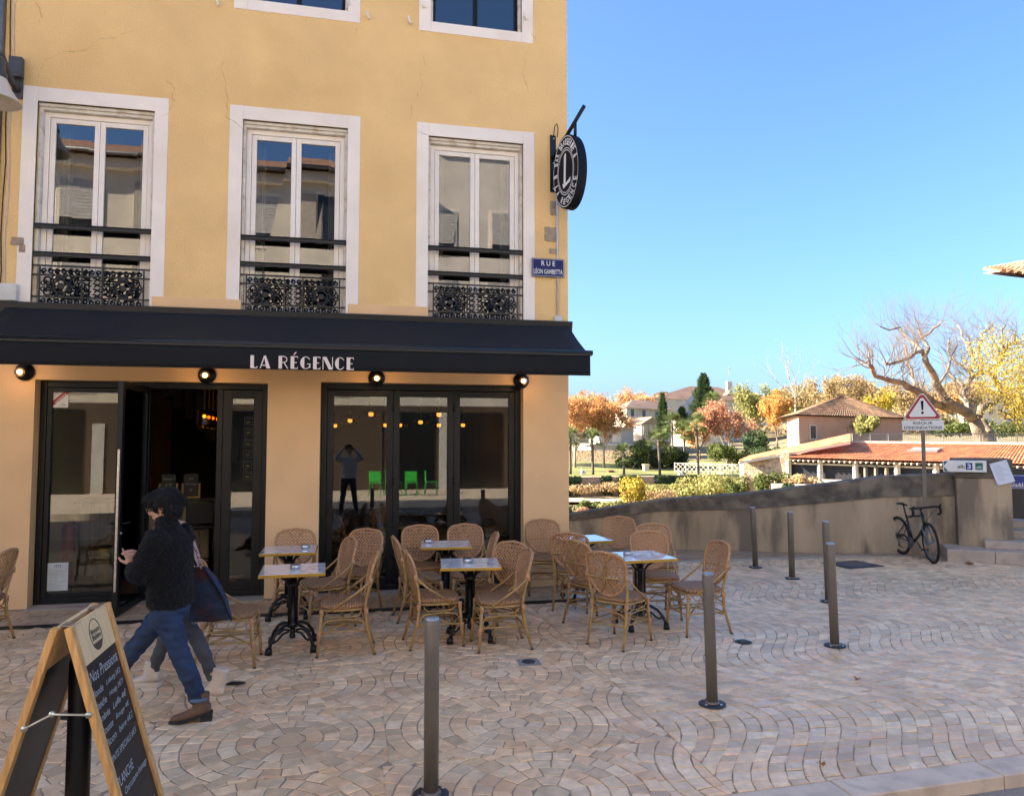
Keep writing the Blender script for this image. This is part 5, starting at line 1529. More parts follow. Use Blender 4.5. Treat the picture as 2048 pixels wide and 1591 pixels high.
def rel(f, s_, z, F=F1, S=S1, c=c0): return tuple(c + F * f + S * s_ + Vector((0, 0, z)))
J1 = dict(head=rel(.075, 0, 1.515), neck=rel(.035, 0, 1.37), pelvis=rel(0, 0, .86), shl=rel(.01, .165, 1.295), shr=rel(.01, -.165, 1.295),
          ell=rel(.10, .235, 1.045), elr=rel(.14, -.20, 1.06), wrl=rel(.215, .12, 1.10), wrr=rel(.27, -.06, 1.155),
          hipl=rel(0, .085, .83), hipr=rel(.01, -.085, .83), knl=(.135, -.10, .475), knr=(-.20, .07, .50), anl=(.275, -.115, .13), anr=(-.50, .12, .12))
spec1 = dict(torso=[(.795, -.012, .175, .125), (.83, -.012, .195, .145), (.95, 0, .19, .138), (1.08, .008, .20, .145), (1.20, .012, .205, .142), (1.29, .02, .175, .118), (1.345, .026, .115, .095), (1.39, .034, .078, .080), (1.435, .045, .072, .076), (1.45, .048, .060, .064)],
             sleeve=[.09, .088, .080, .078, .070, .056], top_name='jacket', top_mat=wool, fuzz=.010, fuzz_scale=48,
             hips=[(-.15, -.01, .12, .09), (-.08, -.015, .155, .125), (.0, -.01, .155, .118), (.06, 0, .145, .105)],
             leg=[.085, .10, .088, .072, .070, .068, .060, .062], leg_mat=denim, head_face=(-.97, .12), nod=-.28,
             handl=((-.35, .1, 1), (-.6, .75, 0), (.08, 1.25, 1.35, 1.4), 1), handr=((-.9, -.2, .35), (0, 0, -1), (.45, .5, .6, .7), -1), footl=(-.98, -.05), footr=(-.98, .1))
p1, L1, Fv, Sv, ax1, jk, tr1 = make_person('person in fuzzy charcoal jacket and blue jeans walking left past the doorway', (-1.31, 5.85), F1.to_2d(), J1, spec1)
fibres(p1, jk, fibre_m, 14000, .012)
hair_cap(p1, Vector(J1['head']), ax1, hair_m, 5, vol=1.06)
face_bits(p1, Vector(J1['head']), ax1)
boot(p1, (.283, -.115, 0), (-.98, -.08, 0), .155, suede, sole_d)
boot(p1, (-.51, .12, 0), (-.97, .15, 0), .155, suede, sole_d)
mb = MB(); mb.lathe([(.058, 0), (.066, .003), (.066, .024), (.058, .027)], 20, (.272, -.115, .142), caps=False); part('turn_up', mb, mat('denim_inside', (.10, .14, .20), .9), p1)
mb = MB()       # back pocket, stitched on
q0 = Vector(J1['hipl']) + Vector((.075, -.055, -.02))
# earring
mb.ball(Vector(J1['head']) + ax1[1] * .084 - ax1[2] * .05, .007, n=8, m=6); part('earring', mb, MATS['gold_wire'], p1)

cream = mat('cream_boot_leather', (.62, .50, .38), .55, var=.06)
greyj = mat('washed_black_denim', (.055, .055, .062), .85, var=.3, scale=9)
sand = mat('sand_knit', (.50, .36, .27), .9, var=.1, bump=.3, bscale=150)
F2 = Vector((-.95, .30, 0)).normalized(); S2 = Vector((-F2.y, F2.x, 0)); c2 = Vector((-.11, .02, 0))
r2 = lambda f, s_, z: rel(f, s_, z, F2, S2, c2)
J2 = dict(head=r2(.05, 0, 1.475), neck=r2(.02, 0, 1.34), pelvis=r2(0, 0, .84), shl=r2(0, .16, 1.27), shr=r2(0, -.16, 1.27), ell=r2(-.08, .21, 1.02), elr=r2(-.08, -.21, 1.02), wrl=r2(-.06, .20, .80), wrr=r2(-.06, -.19, .80),
          hipl=r2(0, .085, .81), hipr=r2(0, -.085, .81), knl=(.10, -.09, .48), knr=(-.12, .09, .49), anl=(.262, -.175, .15), anr=(-.262, .18, .12))
spec2 = dict(torso=[(.80, -.01, .165, .12), (.95, 0, .16, .118), (1.10, 0, .175, .125), (1.22, .01, .18, .122), (1.285, .015, .15, .10), (1.335, .02, .095, .085), (1.375, .024, .07, .07), (1.40, .026, .06, .06)],
             sleeve=[.07, .068, .06, .058, .05, .042], top_name='jumper', top_mat=sand, fuzz=.003, fuzz_scale=20,
             hips=[(-.14, -.01, .12, .09), (-.07, -.01, .145, .115), (0, -.01, .145, .11), (.05, 0, .135, .10)],
             leg=[.08, .088, .072, .060, .060, .056, .046, .046], leg_mat=greyj, head_face=(-.95, .2), nod=-.05,
             handl=((-.15, .1, -1), (0, .8, 0), (.5, .6, .7, .8), 1), handr=((-.15, .1, -1), (0, -.8, 0), (.5, .6, .7, .8), -1), footl=(-.98, .0), footr=(-.98, .1))
p2, L2, *_a = make_person('person in sand jumper, grey jeans and cream boots, mostly hidden behind the jacketed walker', (-1.30, 6.44), F2.to_2d(), J2, dict(spec2, hem=-.03))
hair_cap(p2, Vector(J2['head']), _a[2], hair_m, 8, bun=(-.115, .035, .045), vol=.98)
face_bits(p2, Vector(J2['head']), _a[2], glasses=False)
boot(p2, (.27, -.18, .0), (-.97, .06, 0), .205, cream, cream, True, R(12), 1.14)
boot(p2, (-.27, .18, 0), (-.95, .22, 0), .17, cream, cream, True, 0, 1.12)
# denim tote with chequered strap hanging behind the second walker's near shoulder
tb = thing('tote_bag', 'frayed denim tote bag with red chequered strap hanging from a shoulder', 'bag', (-1.065, 6.16, .60))
dden = mat('dark_denim_bag', (.010, .018, .042), .85, var=.4, scale=12, bump=.3, bscale=300, col2=(.045, .009, .011), var2=6)
mb = MB(); bx_ = Vector((.97, -.05, 0)).normalized(); by_ = Vector((.05, .97, 0)).normalized()
mb.loft([((dx, 0, z), bx_ * a, by_ * b) for z, a, b, dx in ((.0, .125, .035, .02), (.02, .15, .06, .02), (.12, .15, .075, .01), (.25, .125, .065, -.015), (.35, .09, .04, -.04), (.42, .055, .02, -.06))], 22)
o = remeshed('bag_body', mb, dden, tb, .009, 3, .008, 14)
mb = MB()       # lighter denim flap edge down the back seam
mb.tube([(-.03, -.03, .43), (.05, -.055, .33), (.12, -.05, .20), (.165, -.02, .06), (.175, 0, .0)], [.012, .026, .022, .02, .016], 8, flat=.45); part('seam_flap', mb, denim, tb)
chk = mat('red_check_strap', (.28, .05, .06), .85, var=.1)
t_ = chk.node_tree; ck = t_.nodes.new('ShaderNodeTexChecker'); ck.inputs['Scale'].default_value = 55; ck.inputs['Color1'].default_value = (.30, .045, .06, 1); ck.inputs['Color2'].default_value = (.42, .33, .33, 1)
gp = t_.nodes.new('ShaderNodeNewGeometry'); t_.links.new(gp.outputs['Position'], ck.inputs['Vector']); t_.links.new(ck.outputs['Color'], t_.nodes['Principled BSDF'].inputs['Base Color'])
mb = MB(); mb.tube([(-.05, -.03, .41), (-.085, -.03, .54), (-.14, -.02, .66)], .022, 8, flat=.35); part('strap', mb, chk, tb)
mb = MB(); mb.tube([(-.14, -.02, .66), (-.19, .0, .72), (-.22, .08, .71), (-.20, .12, .60), (-.10, .05, .42)], .02, 8, flat=.35); part('strap', mb, denim, tb)
mb = MB(); rg = random.Random(2)
for k in range(60):
    a = rg.random() * 6.28; p = Vector((.02, 0, .008)) + bx_ * (.135 * math.cos(a)) + by_ * (.05 * math.sin(a)); mb.tube([p, p + Vector((rg.uniform(-.012, .012), rg.uniform(-.01, .01), -rg.uniform(.012, .03)))], .0015, 3)
o = part('frayed_hem', mb, mat('fray_thread', (.30, .32, .36), .9), tb); tag(o, kind='stuff')

# the photographer, seen only mirrored in the panes
c3 = Vector((0, 0, 0)); F3 = Vector((0, 1, 0)); S3 = Vector((-1, 0, 0)); r3 = lambda f, s_, z: rel(f, s_, z - .075, F3, S3, c3)
J3 = dict(head=r3(.03, 0, 1.66), neck=r3(0, 0, 1.50), pelvis=r3(0, 0, .94), shl=r3(0, .19, 1.43), shr=r3(0, -.19, 1.43), ell=r3(.14, .34, 1.44), elr=r3(.14, -.34, 1.44), wrl=r3(.27, .13, 1.68), wrr=r3(.27, -.13, 1.68),
          hipl=r3(0, .10, .90), hipr=r3(0, -.10, .90), knl=r3(.03, .14, .50), knr=r3(.03, -.14, .50), anl=r3(0, .19, .10), anr=r3(.05, -.20, .10))
spec3 = dict(torso=[(.86, 0, .18, .13), (1.0, 0, .185, .135), (1.2, .01, .205, .14), (1.32, .01, .20, .125), (1.40, .01, .14, .10), (1.45, .0, .08, .07)], sleeve=[.08, .078, .068, .06, .052, .042],
             top_name='jumper', top_mat=mat('grey_jumper', (.55, .53, .50), .9), fuzz=.002, fuzz_scale=20, hips=[(-.14, 0, .14, .10), (-.05, 0, .165, .125), (.06, 0, .16, .115)], leg=[.09, .095, .082, .07, .068, .06, .052, .052], leg_mat=mat('dark_trousers', (.02, .022, .03), .85),
             head_face=(0, 1), nod=.05, handl=((.5, .2, .8), (.6, .5, 0), (.4, .5, .5, .5), 1), handr=((-.5, .2, .8), (-.6, .5, 0), (.4, .5, .5, .5), -1))
p3, L3, *_b = make_person('person in grey jumper with arms raised, seen only as a reflection in the folding panes', (-.03, -.80), (0, 1), J3, dict(spec3, voxel=.009))
hair_cap(p3, Vector(J3['head']), _b[2], hair_m, 9)
for s_ in (-1, 1): boot(p3, r3(0 if s_ > 0 else .05, .19 * s_, .0), (-.25 * s_, 1, 0), .12, sole_d, mat('white_sole', (.6, .6, .58), .7))
p3.scale = (1.1, 1.1, 1.1)
# ------------------------------------------------------------------ inside the cafe (seen through door and panes)
YI = FY + .31
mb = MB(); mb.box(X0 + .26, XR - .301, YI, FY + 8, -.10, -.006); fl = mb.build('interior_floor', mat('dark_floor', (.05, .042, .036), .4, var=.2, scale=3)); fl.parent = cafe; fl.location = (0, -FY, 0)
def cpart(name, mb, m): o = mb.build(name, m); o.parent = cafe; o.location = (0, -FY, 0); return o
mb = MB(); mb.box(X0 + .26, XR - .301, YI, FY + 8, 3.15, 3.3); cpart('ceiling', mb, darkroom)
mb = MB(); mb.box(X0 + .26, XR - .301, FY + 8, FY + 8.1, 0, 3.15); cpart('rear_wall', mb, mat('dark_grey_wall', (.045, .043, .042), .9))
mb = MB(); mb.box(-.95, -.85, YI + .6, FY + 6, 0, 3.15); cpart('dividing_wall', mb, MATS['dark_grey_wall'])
bar = thing('bar_counter', 'long bar counter with pale boarded front inside the café', 'counter', (0, 12.1, 0))
woodp = mat('pale_oak_board', (.30, .235, .17), .6, var=.15, scale=3, stretch=(6, 6, .8))
x = -3.9
while x < -2.1:
    mb = MB(); mb.box(x + .003, x + .125, 0, .03, .0, 1.08); part('board', mb, woodp, bar, .003); x += .128
mb = MB(); mb.box(-3.95, -1.95, -.12, .6, 1.081, 1.13); part('worktop', mb, mat('dark_worktop', (.03, .022, .018), .25), bar, .006)
mb = MB(); mb.box(-2.10, -2.04, .0, .6, 0, 1.08); part('end_panel', mb, woodp, bar)
tap = thing('beer_tap', 'chrome beer tap tower on the bar counter', 'beer tap', (-3.05, 12.25, 1.13))
mb = MB(); mb.lathe([(.09, 0), (.09, .02), (.035, .03), (.035, .34), (.05, .35), (.05, .37)], 14); part('tower', mb, steel, tap)
for dx in (-.06, .06):
    mb = MB(); mb.tube([(dx, -.03, .34), (dx, -.13, .33), (dx, -.14, .26)], .014, 8); part('spout', mb, steel, tap)
for i, (x, tx) in enumerate(((-2.68, ['Bienvenue', 'à la', 'Régence']), (-2.36, ["Jus", "d'Orange", '3€']))):
    cb = thing('menu_chalkboard', ['small chalk welcome board standing on the bar, left of the pair', 'small chalk juice board standing on the bar, right of the pair'][i], 'chalkboard', (x, 12.02, 1.132), group='chalkboards on the bar')
    mb = MB(); mb.box(-.10, .10, 0, .012, .03, .36); part('slate', mb, slate, cb)
    for sx in (-.12, .12):
        mb = MB(); mb.box(sx - .012, sx + .012, -.01, .03, 0, .22); part('upright', mb, pine, cb)
    mb = MB(); mb.box(-.13, .13, -.03, .05, 0, .02); part('foot', mb, pine, cb)
    for k, s_ in enumerate(tx): text_part('chalk_writing', s_, chalk, cb, (0, -.001, .29 - .085 * k), (1, 0, 0), (0, 0, 1), min(.16, .025 * len(s_)), .038, .001, shear=.3)
sto = thing('bar_stool', 'black bar stool with backrest in front of the bar', 'stool', (-2.13, 11.55, 0), R(10))
mb = MB(); mb.box(-.19, .19, -.19, .19, .72, .77); part('seat', mb, black_alu, sto, .02)
mb = MB(); mb.box(-.19, .19, -.21, -.18, .80, 1.10); part('backrest', mb, black_alu, sto, .014)
for sx in (-1, 1):
    for sy in (-1, 1):
        mb = MB(); mb.tube([(sx * .2, sy * .2, 0), (sx * .16, sy * .16, .72)], .014, 6); part('leg', mb, black_alu, sto)
for sy in (-1, 1):
    mb = MB(); mb.tube([(-.19, sy * .19, .25), (.19, sy * .19, .25)], .009, 6); part('footrest', mb, black_alu, sto)
strs = thing('staircase', 'dark wooden staircase with boarded balustrade at the back of the bar room', 'staircase', (0, 0, 0))
dw = mat('dark_stair_wood', (.03, .024, .02), .6); dw2 = mat('balustrade_board', (.075, .068, .062), .7)
for i in range(14):
    mb = MB(); mb.box(-3.6 + i * .2, -3.38 + i * .2, 14.6, 15.5, 3.0 - i * .2, 3.05 - i * .2); part('tread', mb, dw, strs)
    mb = MB(); mb.box(-3.6 + i * .2, -3.46 + i * .2, 14.52, 14.55, 3.0 - i * .2, 3.75 - i * .2); part('baluster_board', mb, dw2, strs)
mb = MB(); mb.bar((-3.7, 14.5, 3.9), (-.9, 14.5, 1.1), .06, .08); part('handrail', mb, dw, strs)
# pendants
amber = glass('amber_glass', 1.5, (.95, .62, .25))
fil = emit('filament', (1.0, .42, .08), .55)
for i in range(6):
    y = 12.6 + i * .55; x = -2.30 - .03 * i
    pd = thing('jar_pendant', ['ribbed amber glass jar lamp hanging nearest in the row inside the doorway', 'ribbed amber jar lamp, second of the row inside the doorway', 'ribbed amber jar lamp, third of the row inside the doorway', 'ribbed amber jar lamp, fourth of the row inside the doorway', 'ribbed amber jar lamp, fifth of the row inside the doorway', 'ribbed amber jar lamp at the far end of the row inside the doorway'][i], 'lamp', (x, y, 2.36), group='jar pendants over the bar')
    mb = MB(); mb.tube([(0, 0, .16), (0, 0, .78)], .012, 6); part('stem', mb, gold, pd)
    mb = MB(); mb.lathe([(.05, .16), (.115, .13), (.12, -.10), (.09, -.15)], 12, caps=False, smooth=False); part('jar', mb, amber, pd)
    mb = MB(); mb.ball((0, 0, .03), .028, n=8, m=6); part('bulb', mb, fil, pd)
for i, (u, v, F, nm) in enumerate(((742, 828, 12.2, 'largest, top left of the group'), (700, 841, 13.6, 'beside the largest on its left'), (670, 851, 14.5, 'leftmost of the group'), (771, 850, 14.4, 'low, right of the largest'), (800, 850, 14.6, 'just left of the second mullion'), (841, 844, 13.6, 'middle of the second pane'), (878, 829, 12.4, 'largest in the second pane'), (878, 850, 14.8, 'small one under a larger globe'), (926, 850, 14.4, 'alone in the third pane'))):
    p = spot(u, v, F)
    pd = thing('globe_pendant', 'flattened glass globe lamp, ' + nm, 'lamp', tuple(p), group='globe pendants behind the folding panes')
    mb = MB(); mb.lathe([(.03, .10), (.09, .07), (.155, .02), (.16, -.02), (.10, -.07), (.03, -.085)], 18, caps=False); part('globe', mb, glass('smoke_globe', 1.7, (.85, .70, .48)), pd)
    mb = MB(); mb.lathe([(.012, 3.12 - p.z), (.012, .20), (.022, .19), (.022, .06)], 8); part('stem', mb, gold, pd)
    mb = MB(); mb.lathe([(.02, .05), (.04, .03), (.04, -.02), (.02, -.035)], 10); part('bulb', mb, fil, pd)
# tables and chairs inside, just shapes in the dusk of the room
for i, (x, y, f, lb) in enumerate(((.15, 11.0, (1, .1), 'rattan chair inside, behind the first folding pane'), (1.35, 11.2, (-.9, .2), 'rattan chair inside, right of the dining table'), (.62, 12.0, (.3, -1), 'rattan chair inside, beyond the dining table'), (-.2, 12.2, (1, -.2), 'rattan chair inside at the back left of the dining room'))):
    dup(proto_chair, (x, y, .0), math.atan2(f[0], -f[1]), lb)
dup(proto_table, (.72, 11.1, .0), .05, 'bistro table inside, seen through the middle pane')
fe = thing('fire_extinguisher', 'red fire extinguisher standing behind the left entrance pane', 'extinguisher', (-3.53, 10.55, .45))
mb = MB(); mb.lathe([(.07, 0), (.08, .03), (.08, .42), (.05, .48), (.025, .50)], 16); part('cylinder', mb, mat('extinguisher_red', (.30, .012, .012), .35), fe)
mb = MB(); mb.box(-.06, .05, -.015, .015, .51, .54); mb.tube([(.03, 0, .52), (.10, 0, .46), (.10, 0, .2)], .012, 6); part('valve', mb, black_alu, fe)
mb = MB(); mb.box(-.06, .06, -.06, .06, -.45, -.002); part('stand', mb, black_alu, fe)
ub = thing('brass_bin', 'dull brass umbrella bin behind the left entrance pane', 'bin', (-3.12, 10.7, 0))
mb = MB(); mb.lathe([(.13, 0), (.14, .02), (.135, .2), (.15, .42), (.18, .60), (.175, .61), (.145, .42), (.12, .05)], 20, caps=False); part('vessel', mb, mat('dull_brass', (.30, .22, .06), .35, .8, bump=.3, bscale=40), ub)
pt = thing('palm_plant', 'potted palm behind the third folding pane', 'plant', (1.95, 10.75, 0))
mb = MB(); mb.lathe([(.14, 0), (.18, .3), (.17, .31)], 16); part('pot', mb, black_alu, pt)
lm = mat('palm_leaf', (.03, .065, .02), .5, var=.3)
rg = random.Random(4)
for k in range(16):
    a = rg.random() * 6.28; L_ = rg.uniform(.5, .8); h = rg.uniform(.5, .9); mb = MB(); P = []
    for j in range(9):
        t = j / 8; P.append(Vector((math.cos(a) * L_ * t * .75, math.sin(a) * L_ * t * .6, .3 + h * t - .55 * t * t * h)))
    mb.tube(P, .006, 4)
    sd = Vector((-math.sin(a), math.cos(a), 0))
    for j in range(2, 9):
        for s_ in (-1, 1):
            e = P[j] + sd * s_ * .16 * (1.2 - j / 9) + Vector((math.cos(a) * .07, math.sin(a) * .07, -.05)); d = Vector((math.cos(a), math.sin(a), 0)) * .012
            mb.add([P[j] - d, P[j] + d, e], [(0, 1, 2)])
    part('frond', mb, lm, pt)
# sheets stuck behind the glass
lic = thing('licence_notice', 'white licence card with red diagonal band in the top left entrance pane', 'notice', (-3.61, FY + YS + .036, 2.53))
mb = MB(); mb.box(-.005, .165, -.001, .002, -.12, .09); part('card', mb, sg_white, lic)
mb = MB(); mb.prism([(-.004, -.10), (-.004, -.035), (.125, .085), (.164, .085), (.164, .05)], -.0025, -.0015); part('red_band', mb, mat('band_red', (.42, .03, .04), .6), lic)
c_, s2 = math.cos(R(42)), math.sin(R(42))
text_part('lettering', 'LICENCE', sg_white, lic, (.082, -.003, -.005), (c_, 0, s2), (-s2, 0, c_), .16, .028, .001, bold=.02)
text_part('lettering', 'IV', ink2, lic, (.035, -.003, .06), (1, 0, 0), (0, 0, 1), .035, .035, .001)
for k, w_ in enumerate((.03, .10)): text_part('small_print', ['24', 'ST DE LICENCE'][k], ink2, lic, (.11, -.003, -.075 - .02 * k), (1, 0, 0), (0, 0, 1), w_, .012, .001)
npn = thing('posted_notice', 'printed notice sheet at the bottom of the left entrance pane', 'notice', (-3.59, FY + YS + .036, .34))
mb = MB(); mb.box(-.02, .21, -.001, .002, -.18, .16); part('sheet', mb, mat('pale_notice', (.52, .56, .55), .6), npn)
mb = MB()
for i in range(14):
    mb.box(.005, .005 + random.uniform(.08, .18), -.0025, -.0015, .07 - i * .017, .074 - i * .017)
part('print', mb, ink, npn)
mb = MB()
for dx in (0, .022, .044): mb.tube([(.06 + dx, -.003, .10), (.06 + dx, -.003, .125), (.071 + dx, -.003, .135), (.082 + dx, -.003, .125), (.082 + dx, -.003, .10)], .003, 4)
part('emblem', mb, blue, npn)
# framed price cards in the side light
for k in range(6):
    pc = thing('price_card', ['topmost', 'second', 'third', 'fourth', 'fifth', 'lowest'][k] + ' of the dark framed cards hanging in the narrow side pane', 'card', (-1.33, FY + .40, 2.26 - k * .145), group='price cards in the side pane')
    mb = MB(); mb.box(-.055, .055, -.002, .002, -.055, .055); part('card', mb, slate, pc)
    mb = MB(); frame_rect(mb, -.055, .055, -.055, .055, .005, -.004, -.0025); part('frame', mb, mat('card_frame', (.35, .33, .30), .5), pc)
    text_part('lettering', ['Café', 'Thé', 'Bière', 'Vin', 'Panini', 'Crêpe'][k], chalk, pc, (0, -.0025, .03), (1, 0, 0), (0, 0, 1), .08, .02, .001)
    mb = MB(); mb.ball((0, -.004, -.015), .03, .004, .016, 8, 5); part('picture', mb, mat('card_food', (.40, .28, .14), .6, var=.4, scale=60), pc)

# ------------------------------------------------------------------ houses across the street (mirrored in the panes), plus one added for shade
def town_house(label, x0, x1, yf, depth, eave, colr, shop, wins, facing=1, roof_h=2.2):
    t = thing('town_house', label, 'building', ((x0 + x1) / 2, yf, 0)); hw = (x1 - x0) / 2
    m = mat('town_render_' + str(len(MATS)), colr, .9, var=.12, scale=1.2, bump=.3, bscale=30)
    ys = sorted((0, -facing * depth))
    mb = MB(); mb.box(-hw, hw, ys[0], ys[1], -.3, eave); part('wall', mb, m, t)
    mb = MB(); f0, f1 = facing * .6, -facing * (depth + .4); md = -facing * depth / 2
    mb.add([(-hw - .2, f0, eave), (hw + .2, f0, eave), (hw + .2, f1, eave), (-hw - .2, f1, eave), (-hw - .2, md, eave + roof_h), (hw + .2, md, eave + roof_h)], [(0, 1, 5, 4), (1, 2, 5), (2, 3, 4, 5), (3, 0, 4), (3, 2, 1, 0)]); part('roof', mb, roof_m, t)
    mb = MB(); mb.tube([(-hw - .2, facing * .62, eave - .02), (hw + .2, facing * .62, eave - .02)], .07, 8); part('gutter_pipe', mb, MATS['zinc'], t)
    mb = MB(); mb.box(-hw, hw, *sorted((facing * .003, facing * .3)), eave - .45, eave - .08); part('cornice', mb, whitewash, t)
    for (cx, z0, w_, h, sh) in wins:
        mb = MB(); mb.box(cx - w_ / 2 - .12, cx + w_ / 2 + .12, *sorted((facing * .002, facing * .03)), z0 - .12, z0 + h + .12); wdw = part('window', mb, whitewash, t)
        mb = MB(); mb.box(cx - w_ / 2, cx + w_ / 2, *sorted((facing * .031, facing * .04)), z0, z0 + h); mb.build('pane', MATS['old_pane'], wdw)
        if sh == 'roller':
            mb = MB(); k = 0
            while k < h * .75:
                mb.box(cx - w_ / 2, cx + w_ / 2, *sorted((facing * .041, facing * (.055 + .008 * (int(k / .06) % 2)))), z0 + h - k - .055, z0 + h - k); k += .06
            mb.build('roller_shutter', mat('shutter_grey', (.55, .53, .50), .6), wdw)
        if sh == 'leaf':
            for sg_ in (-1, 1):
                mb = MB(); a = cx + sg_ * (w_ / 2 + .06); mb.box(*sorted((a, a + sg_ * w_ / 2)), *sorted((facing * .035, facing * .07)), z0, z0 + h); mb.build('shutter', mat('shutter_beige', (.45, .40, .33), .7), wdw)
    for k_, (a, b, h, mm) in enumerate(shop):
        mb = MB(); mb.box(a, b, *sorted((facing * .002, facing * (.05 if k_ else .02))), .1, h); part('shop_window', mb, mm, t)
    return t
dkg = mat('dark_shop_glass', (.015, .016, .018), .12); brn = mat('brown_shop_panel', (.10, .07, .05), .5); whs = mat('white_shop_panel', (.62, .60, .56), .6)
town_house('cream town house across the street, seen only in the upper window reflections', -15, 1.6, -8.6, 9, 12.3, (.78, .70, .57),
           [(-8.28, 8.28, 3.35, brn), (-7.8, -6.3, 2.8, dkg), (-6.0, -2.6, 3.1, dkg), (-2.3, -1.9, 2.6, whs), (-1.6, .6, 3.0, brn), (.9, 3.4, 3.1, dkg), (3.55, 3.9, 3.1, whs), (4.1, 6.0, 3.1, dkg), (6.1, 7.9, 3.1, brn)],
           [(x, z, 1.1, 1.9, s_) for z in (3.8, 6.7, 9.5) for x, s_ in ((-6, 'leaf'), (-3, 'roller'), (0, 'leaf'), (3, 'roller'), (6, 'leaf'))])
town_house('taller grey town house across the street with roller shutters, seen only in reflections', 1.62, 15, -8.6, 9, 14.6, (.74, .68, .60),
           [(-6.68, 6.68, 3.35, brn), (-6.6, -5.1, 3.1, dkg), (-4.9, -4.6, 3.1, whs), (-4.4, -2.4, 3.1, dkg), (-2.2, -1.2, 3.0, brn), (-1.0, -.6, 3.1, whs), (-.4, 3.0, 3.1, dkg), (3.4, 6.2, 3.1, brn)],
           [(x, z, 1.5, 1.7, 'roller') for z in (3.9, 6.7, 9.5) for x in (-5, -2.2, .8, 3.8)])
town_house('unseen corner house on the left, added to cast its shadow over the square', -24, -11.2, 4.4, 10, 13.8, (.50, .40, .28), [], [(x, z, 1.1, 1.8, 'leaf') for z in (1.2, 4.5, 7.8) for x in (-4, 0, 4)], facing=-1)  # out of view; put in to keep the sun off the terrace
green = mat('green_plastic', (.035, .42, .05), .4)
gp_ = None
for i, (x, y, a, nm) in enumerate(((.9, -5.6, .3, 'first from the left'), (1.5, -5.9, 2.6, 'second from the left'), (2.1, -5.5, .2, 'third from the left'), (2.8, -5.8, 1.6, 'rightmost'))):
    lb = 'bright green plastic chair mirrored in the panes, ' + nm
    if gp_ is None:
        gp_ = thing('green_chair', lb, 'chair', (x, y, .1), a, 'green chairs across the street')
        mb = MB(); mb.box(-.21, .21, -.21, .21, .43, .46); part('seat', mb, green, gp_, .012)
        mb = MB(); mb.box(-.21, .21, .18, .21, .50, .84); part('backrest', mb, green, gp_, .012)
        for sx in (-1, 1):
            for sy in (-1, 1):
                mb = MB(); mb.tube([(sx * .21, sy * .22, 0), (sx * .18, sy * .18, .43)] + ([(sx * .19, .2, .52)] if sy > 0 else []), .015, 6); part('leg', mb, green, gp_)
    else: dup(gp_, (x, y, .1), a, lb)
# ------------------------------------------------------------------ the park and houses beyond the wall
bark = mat('grey_bark', (.15, .115, .08), .9, var=.35, scale=1.5, bump=.6, bscale=9, dist=.05)
bark_lt = mat('pale_bark', (.30, .25, .19), .9, var=.3, scale=1.2, bump=.4, bscale=8, dist=.04)
def leafmat(name, col): return mat(name, col, .7, var=.25, scale=.6, attr=True, spec=.25)
def leaf_transl(m, k=.35):
    t = m.node_tree; b = t.nodes['Principled BSDF']; o = t.nodes['Material Output']
    if any(n.type == 'BSDF_TRANSLUCENT' for n in t.nodes): return m
    tr = t.nodes.new('ShaderNodeBsdfTranslucent'); mx = t.nodes.new('ShaderNodeMixShader'); mx.inputs[0].default_value = k
    t.links.new(b.inputs['Base Color'].links[0].from_socket, tr.inputs[0])
    t.links.new(b.outputs[0], mx.inputs[1]); t.links.new(tr.outputs[0], mx.inputs[2]); t.links.new(mx.outputs[0], o.inputs[0])
    return m
LM = {k: leaf_transl(leafmat(k, c)) for k, c in dict(rust_leaf=(.55, .30, .12), copper_leaf=(.50, .26, .15), orange_leaf=(.58, .31, .09), olive_leaf=(.26, .25, .08), yellow_leaf=(.40, .31, .045), evergreen_leaf=(.05, .08, .03), shrub_leaf=(.10, .125, .03), tan_leaf=(.38, .27, .13), ivy_leaf=(.045, .075, .03)).items()}
def branches(mb, p, d, L_, r, depth, rg, tips, spread=.6, up=.15, n=5, gnarl=.18, kids=(2, 3)):
    N_ = 4; P = [p]; rs_ = [r]
    for i in range(N_):
        d = (d + Vector((rg.uniform(-gnarl, gnarl), rg.uniform(-gnarl, gnarl), rg.uniform(-gnarl, gnarl) + up * .3))).normalized()
        p = p + d * (L_ / N_); P.append(p); rs_.append(r * (1 - .45 * (i + 1) / N_))
    mb.tube(P, rs_, n if depth > 1 else 3, caps=False)
    if depth == 0: tips.append((P[-1], d)); return
    if depth <= 2: tips.append((P[2], d))
    for k in range(rg.randint(*kids)):
        j = rg.choice((2, 3, 4)) if k else 4
        a = Vector((rg.uniform(-1, 1), rg.uniform(-1, 1), rg.uniform(-.5, 1))).normalized()
        branches(mb, P[j], (d + a * spread).normalized(), L_ * rg.uniform(.62, .85), rs_[j] * rg.uniform(.6, .8), depth - 1, rg, tips, spread, up, n, gnarl, kids)
def leaves(mb, rg, pts, n, size, spread, tint=.25, flat=1.0):
    for _ in range(n):
        c, d = rg.choice(pts)
        p = c + Vector((rg.gauss(0, spread), rg.gauss(0, spread), rg.gauss(0, spread * flat)))
        a = Vector((rg.uniform(-1, 1), rg.uniform(-1, 1), rg.uniform(-1, 1))).normalized(); b = a.orthogonal().normalized(); c2_ = a.cross(b)
        s_ = size * rg.uniform(.55, 1.3); k = rg.uniform(1 - tint, 1 + tint); g_ = rg.uniform(.9, 1.1)
        mb.add([p - b * s_, p + c2_ * s_ * .55, p + b * s_ + a * s_ * .3, p - c2_ * s_ * .55], [(0, 1, 2, 3)], 0, (k, k * g_, k))
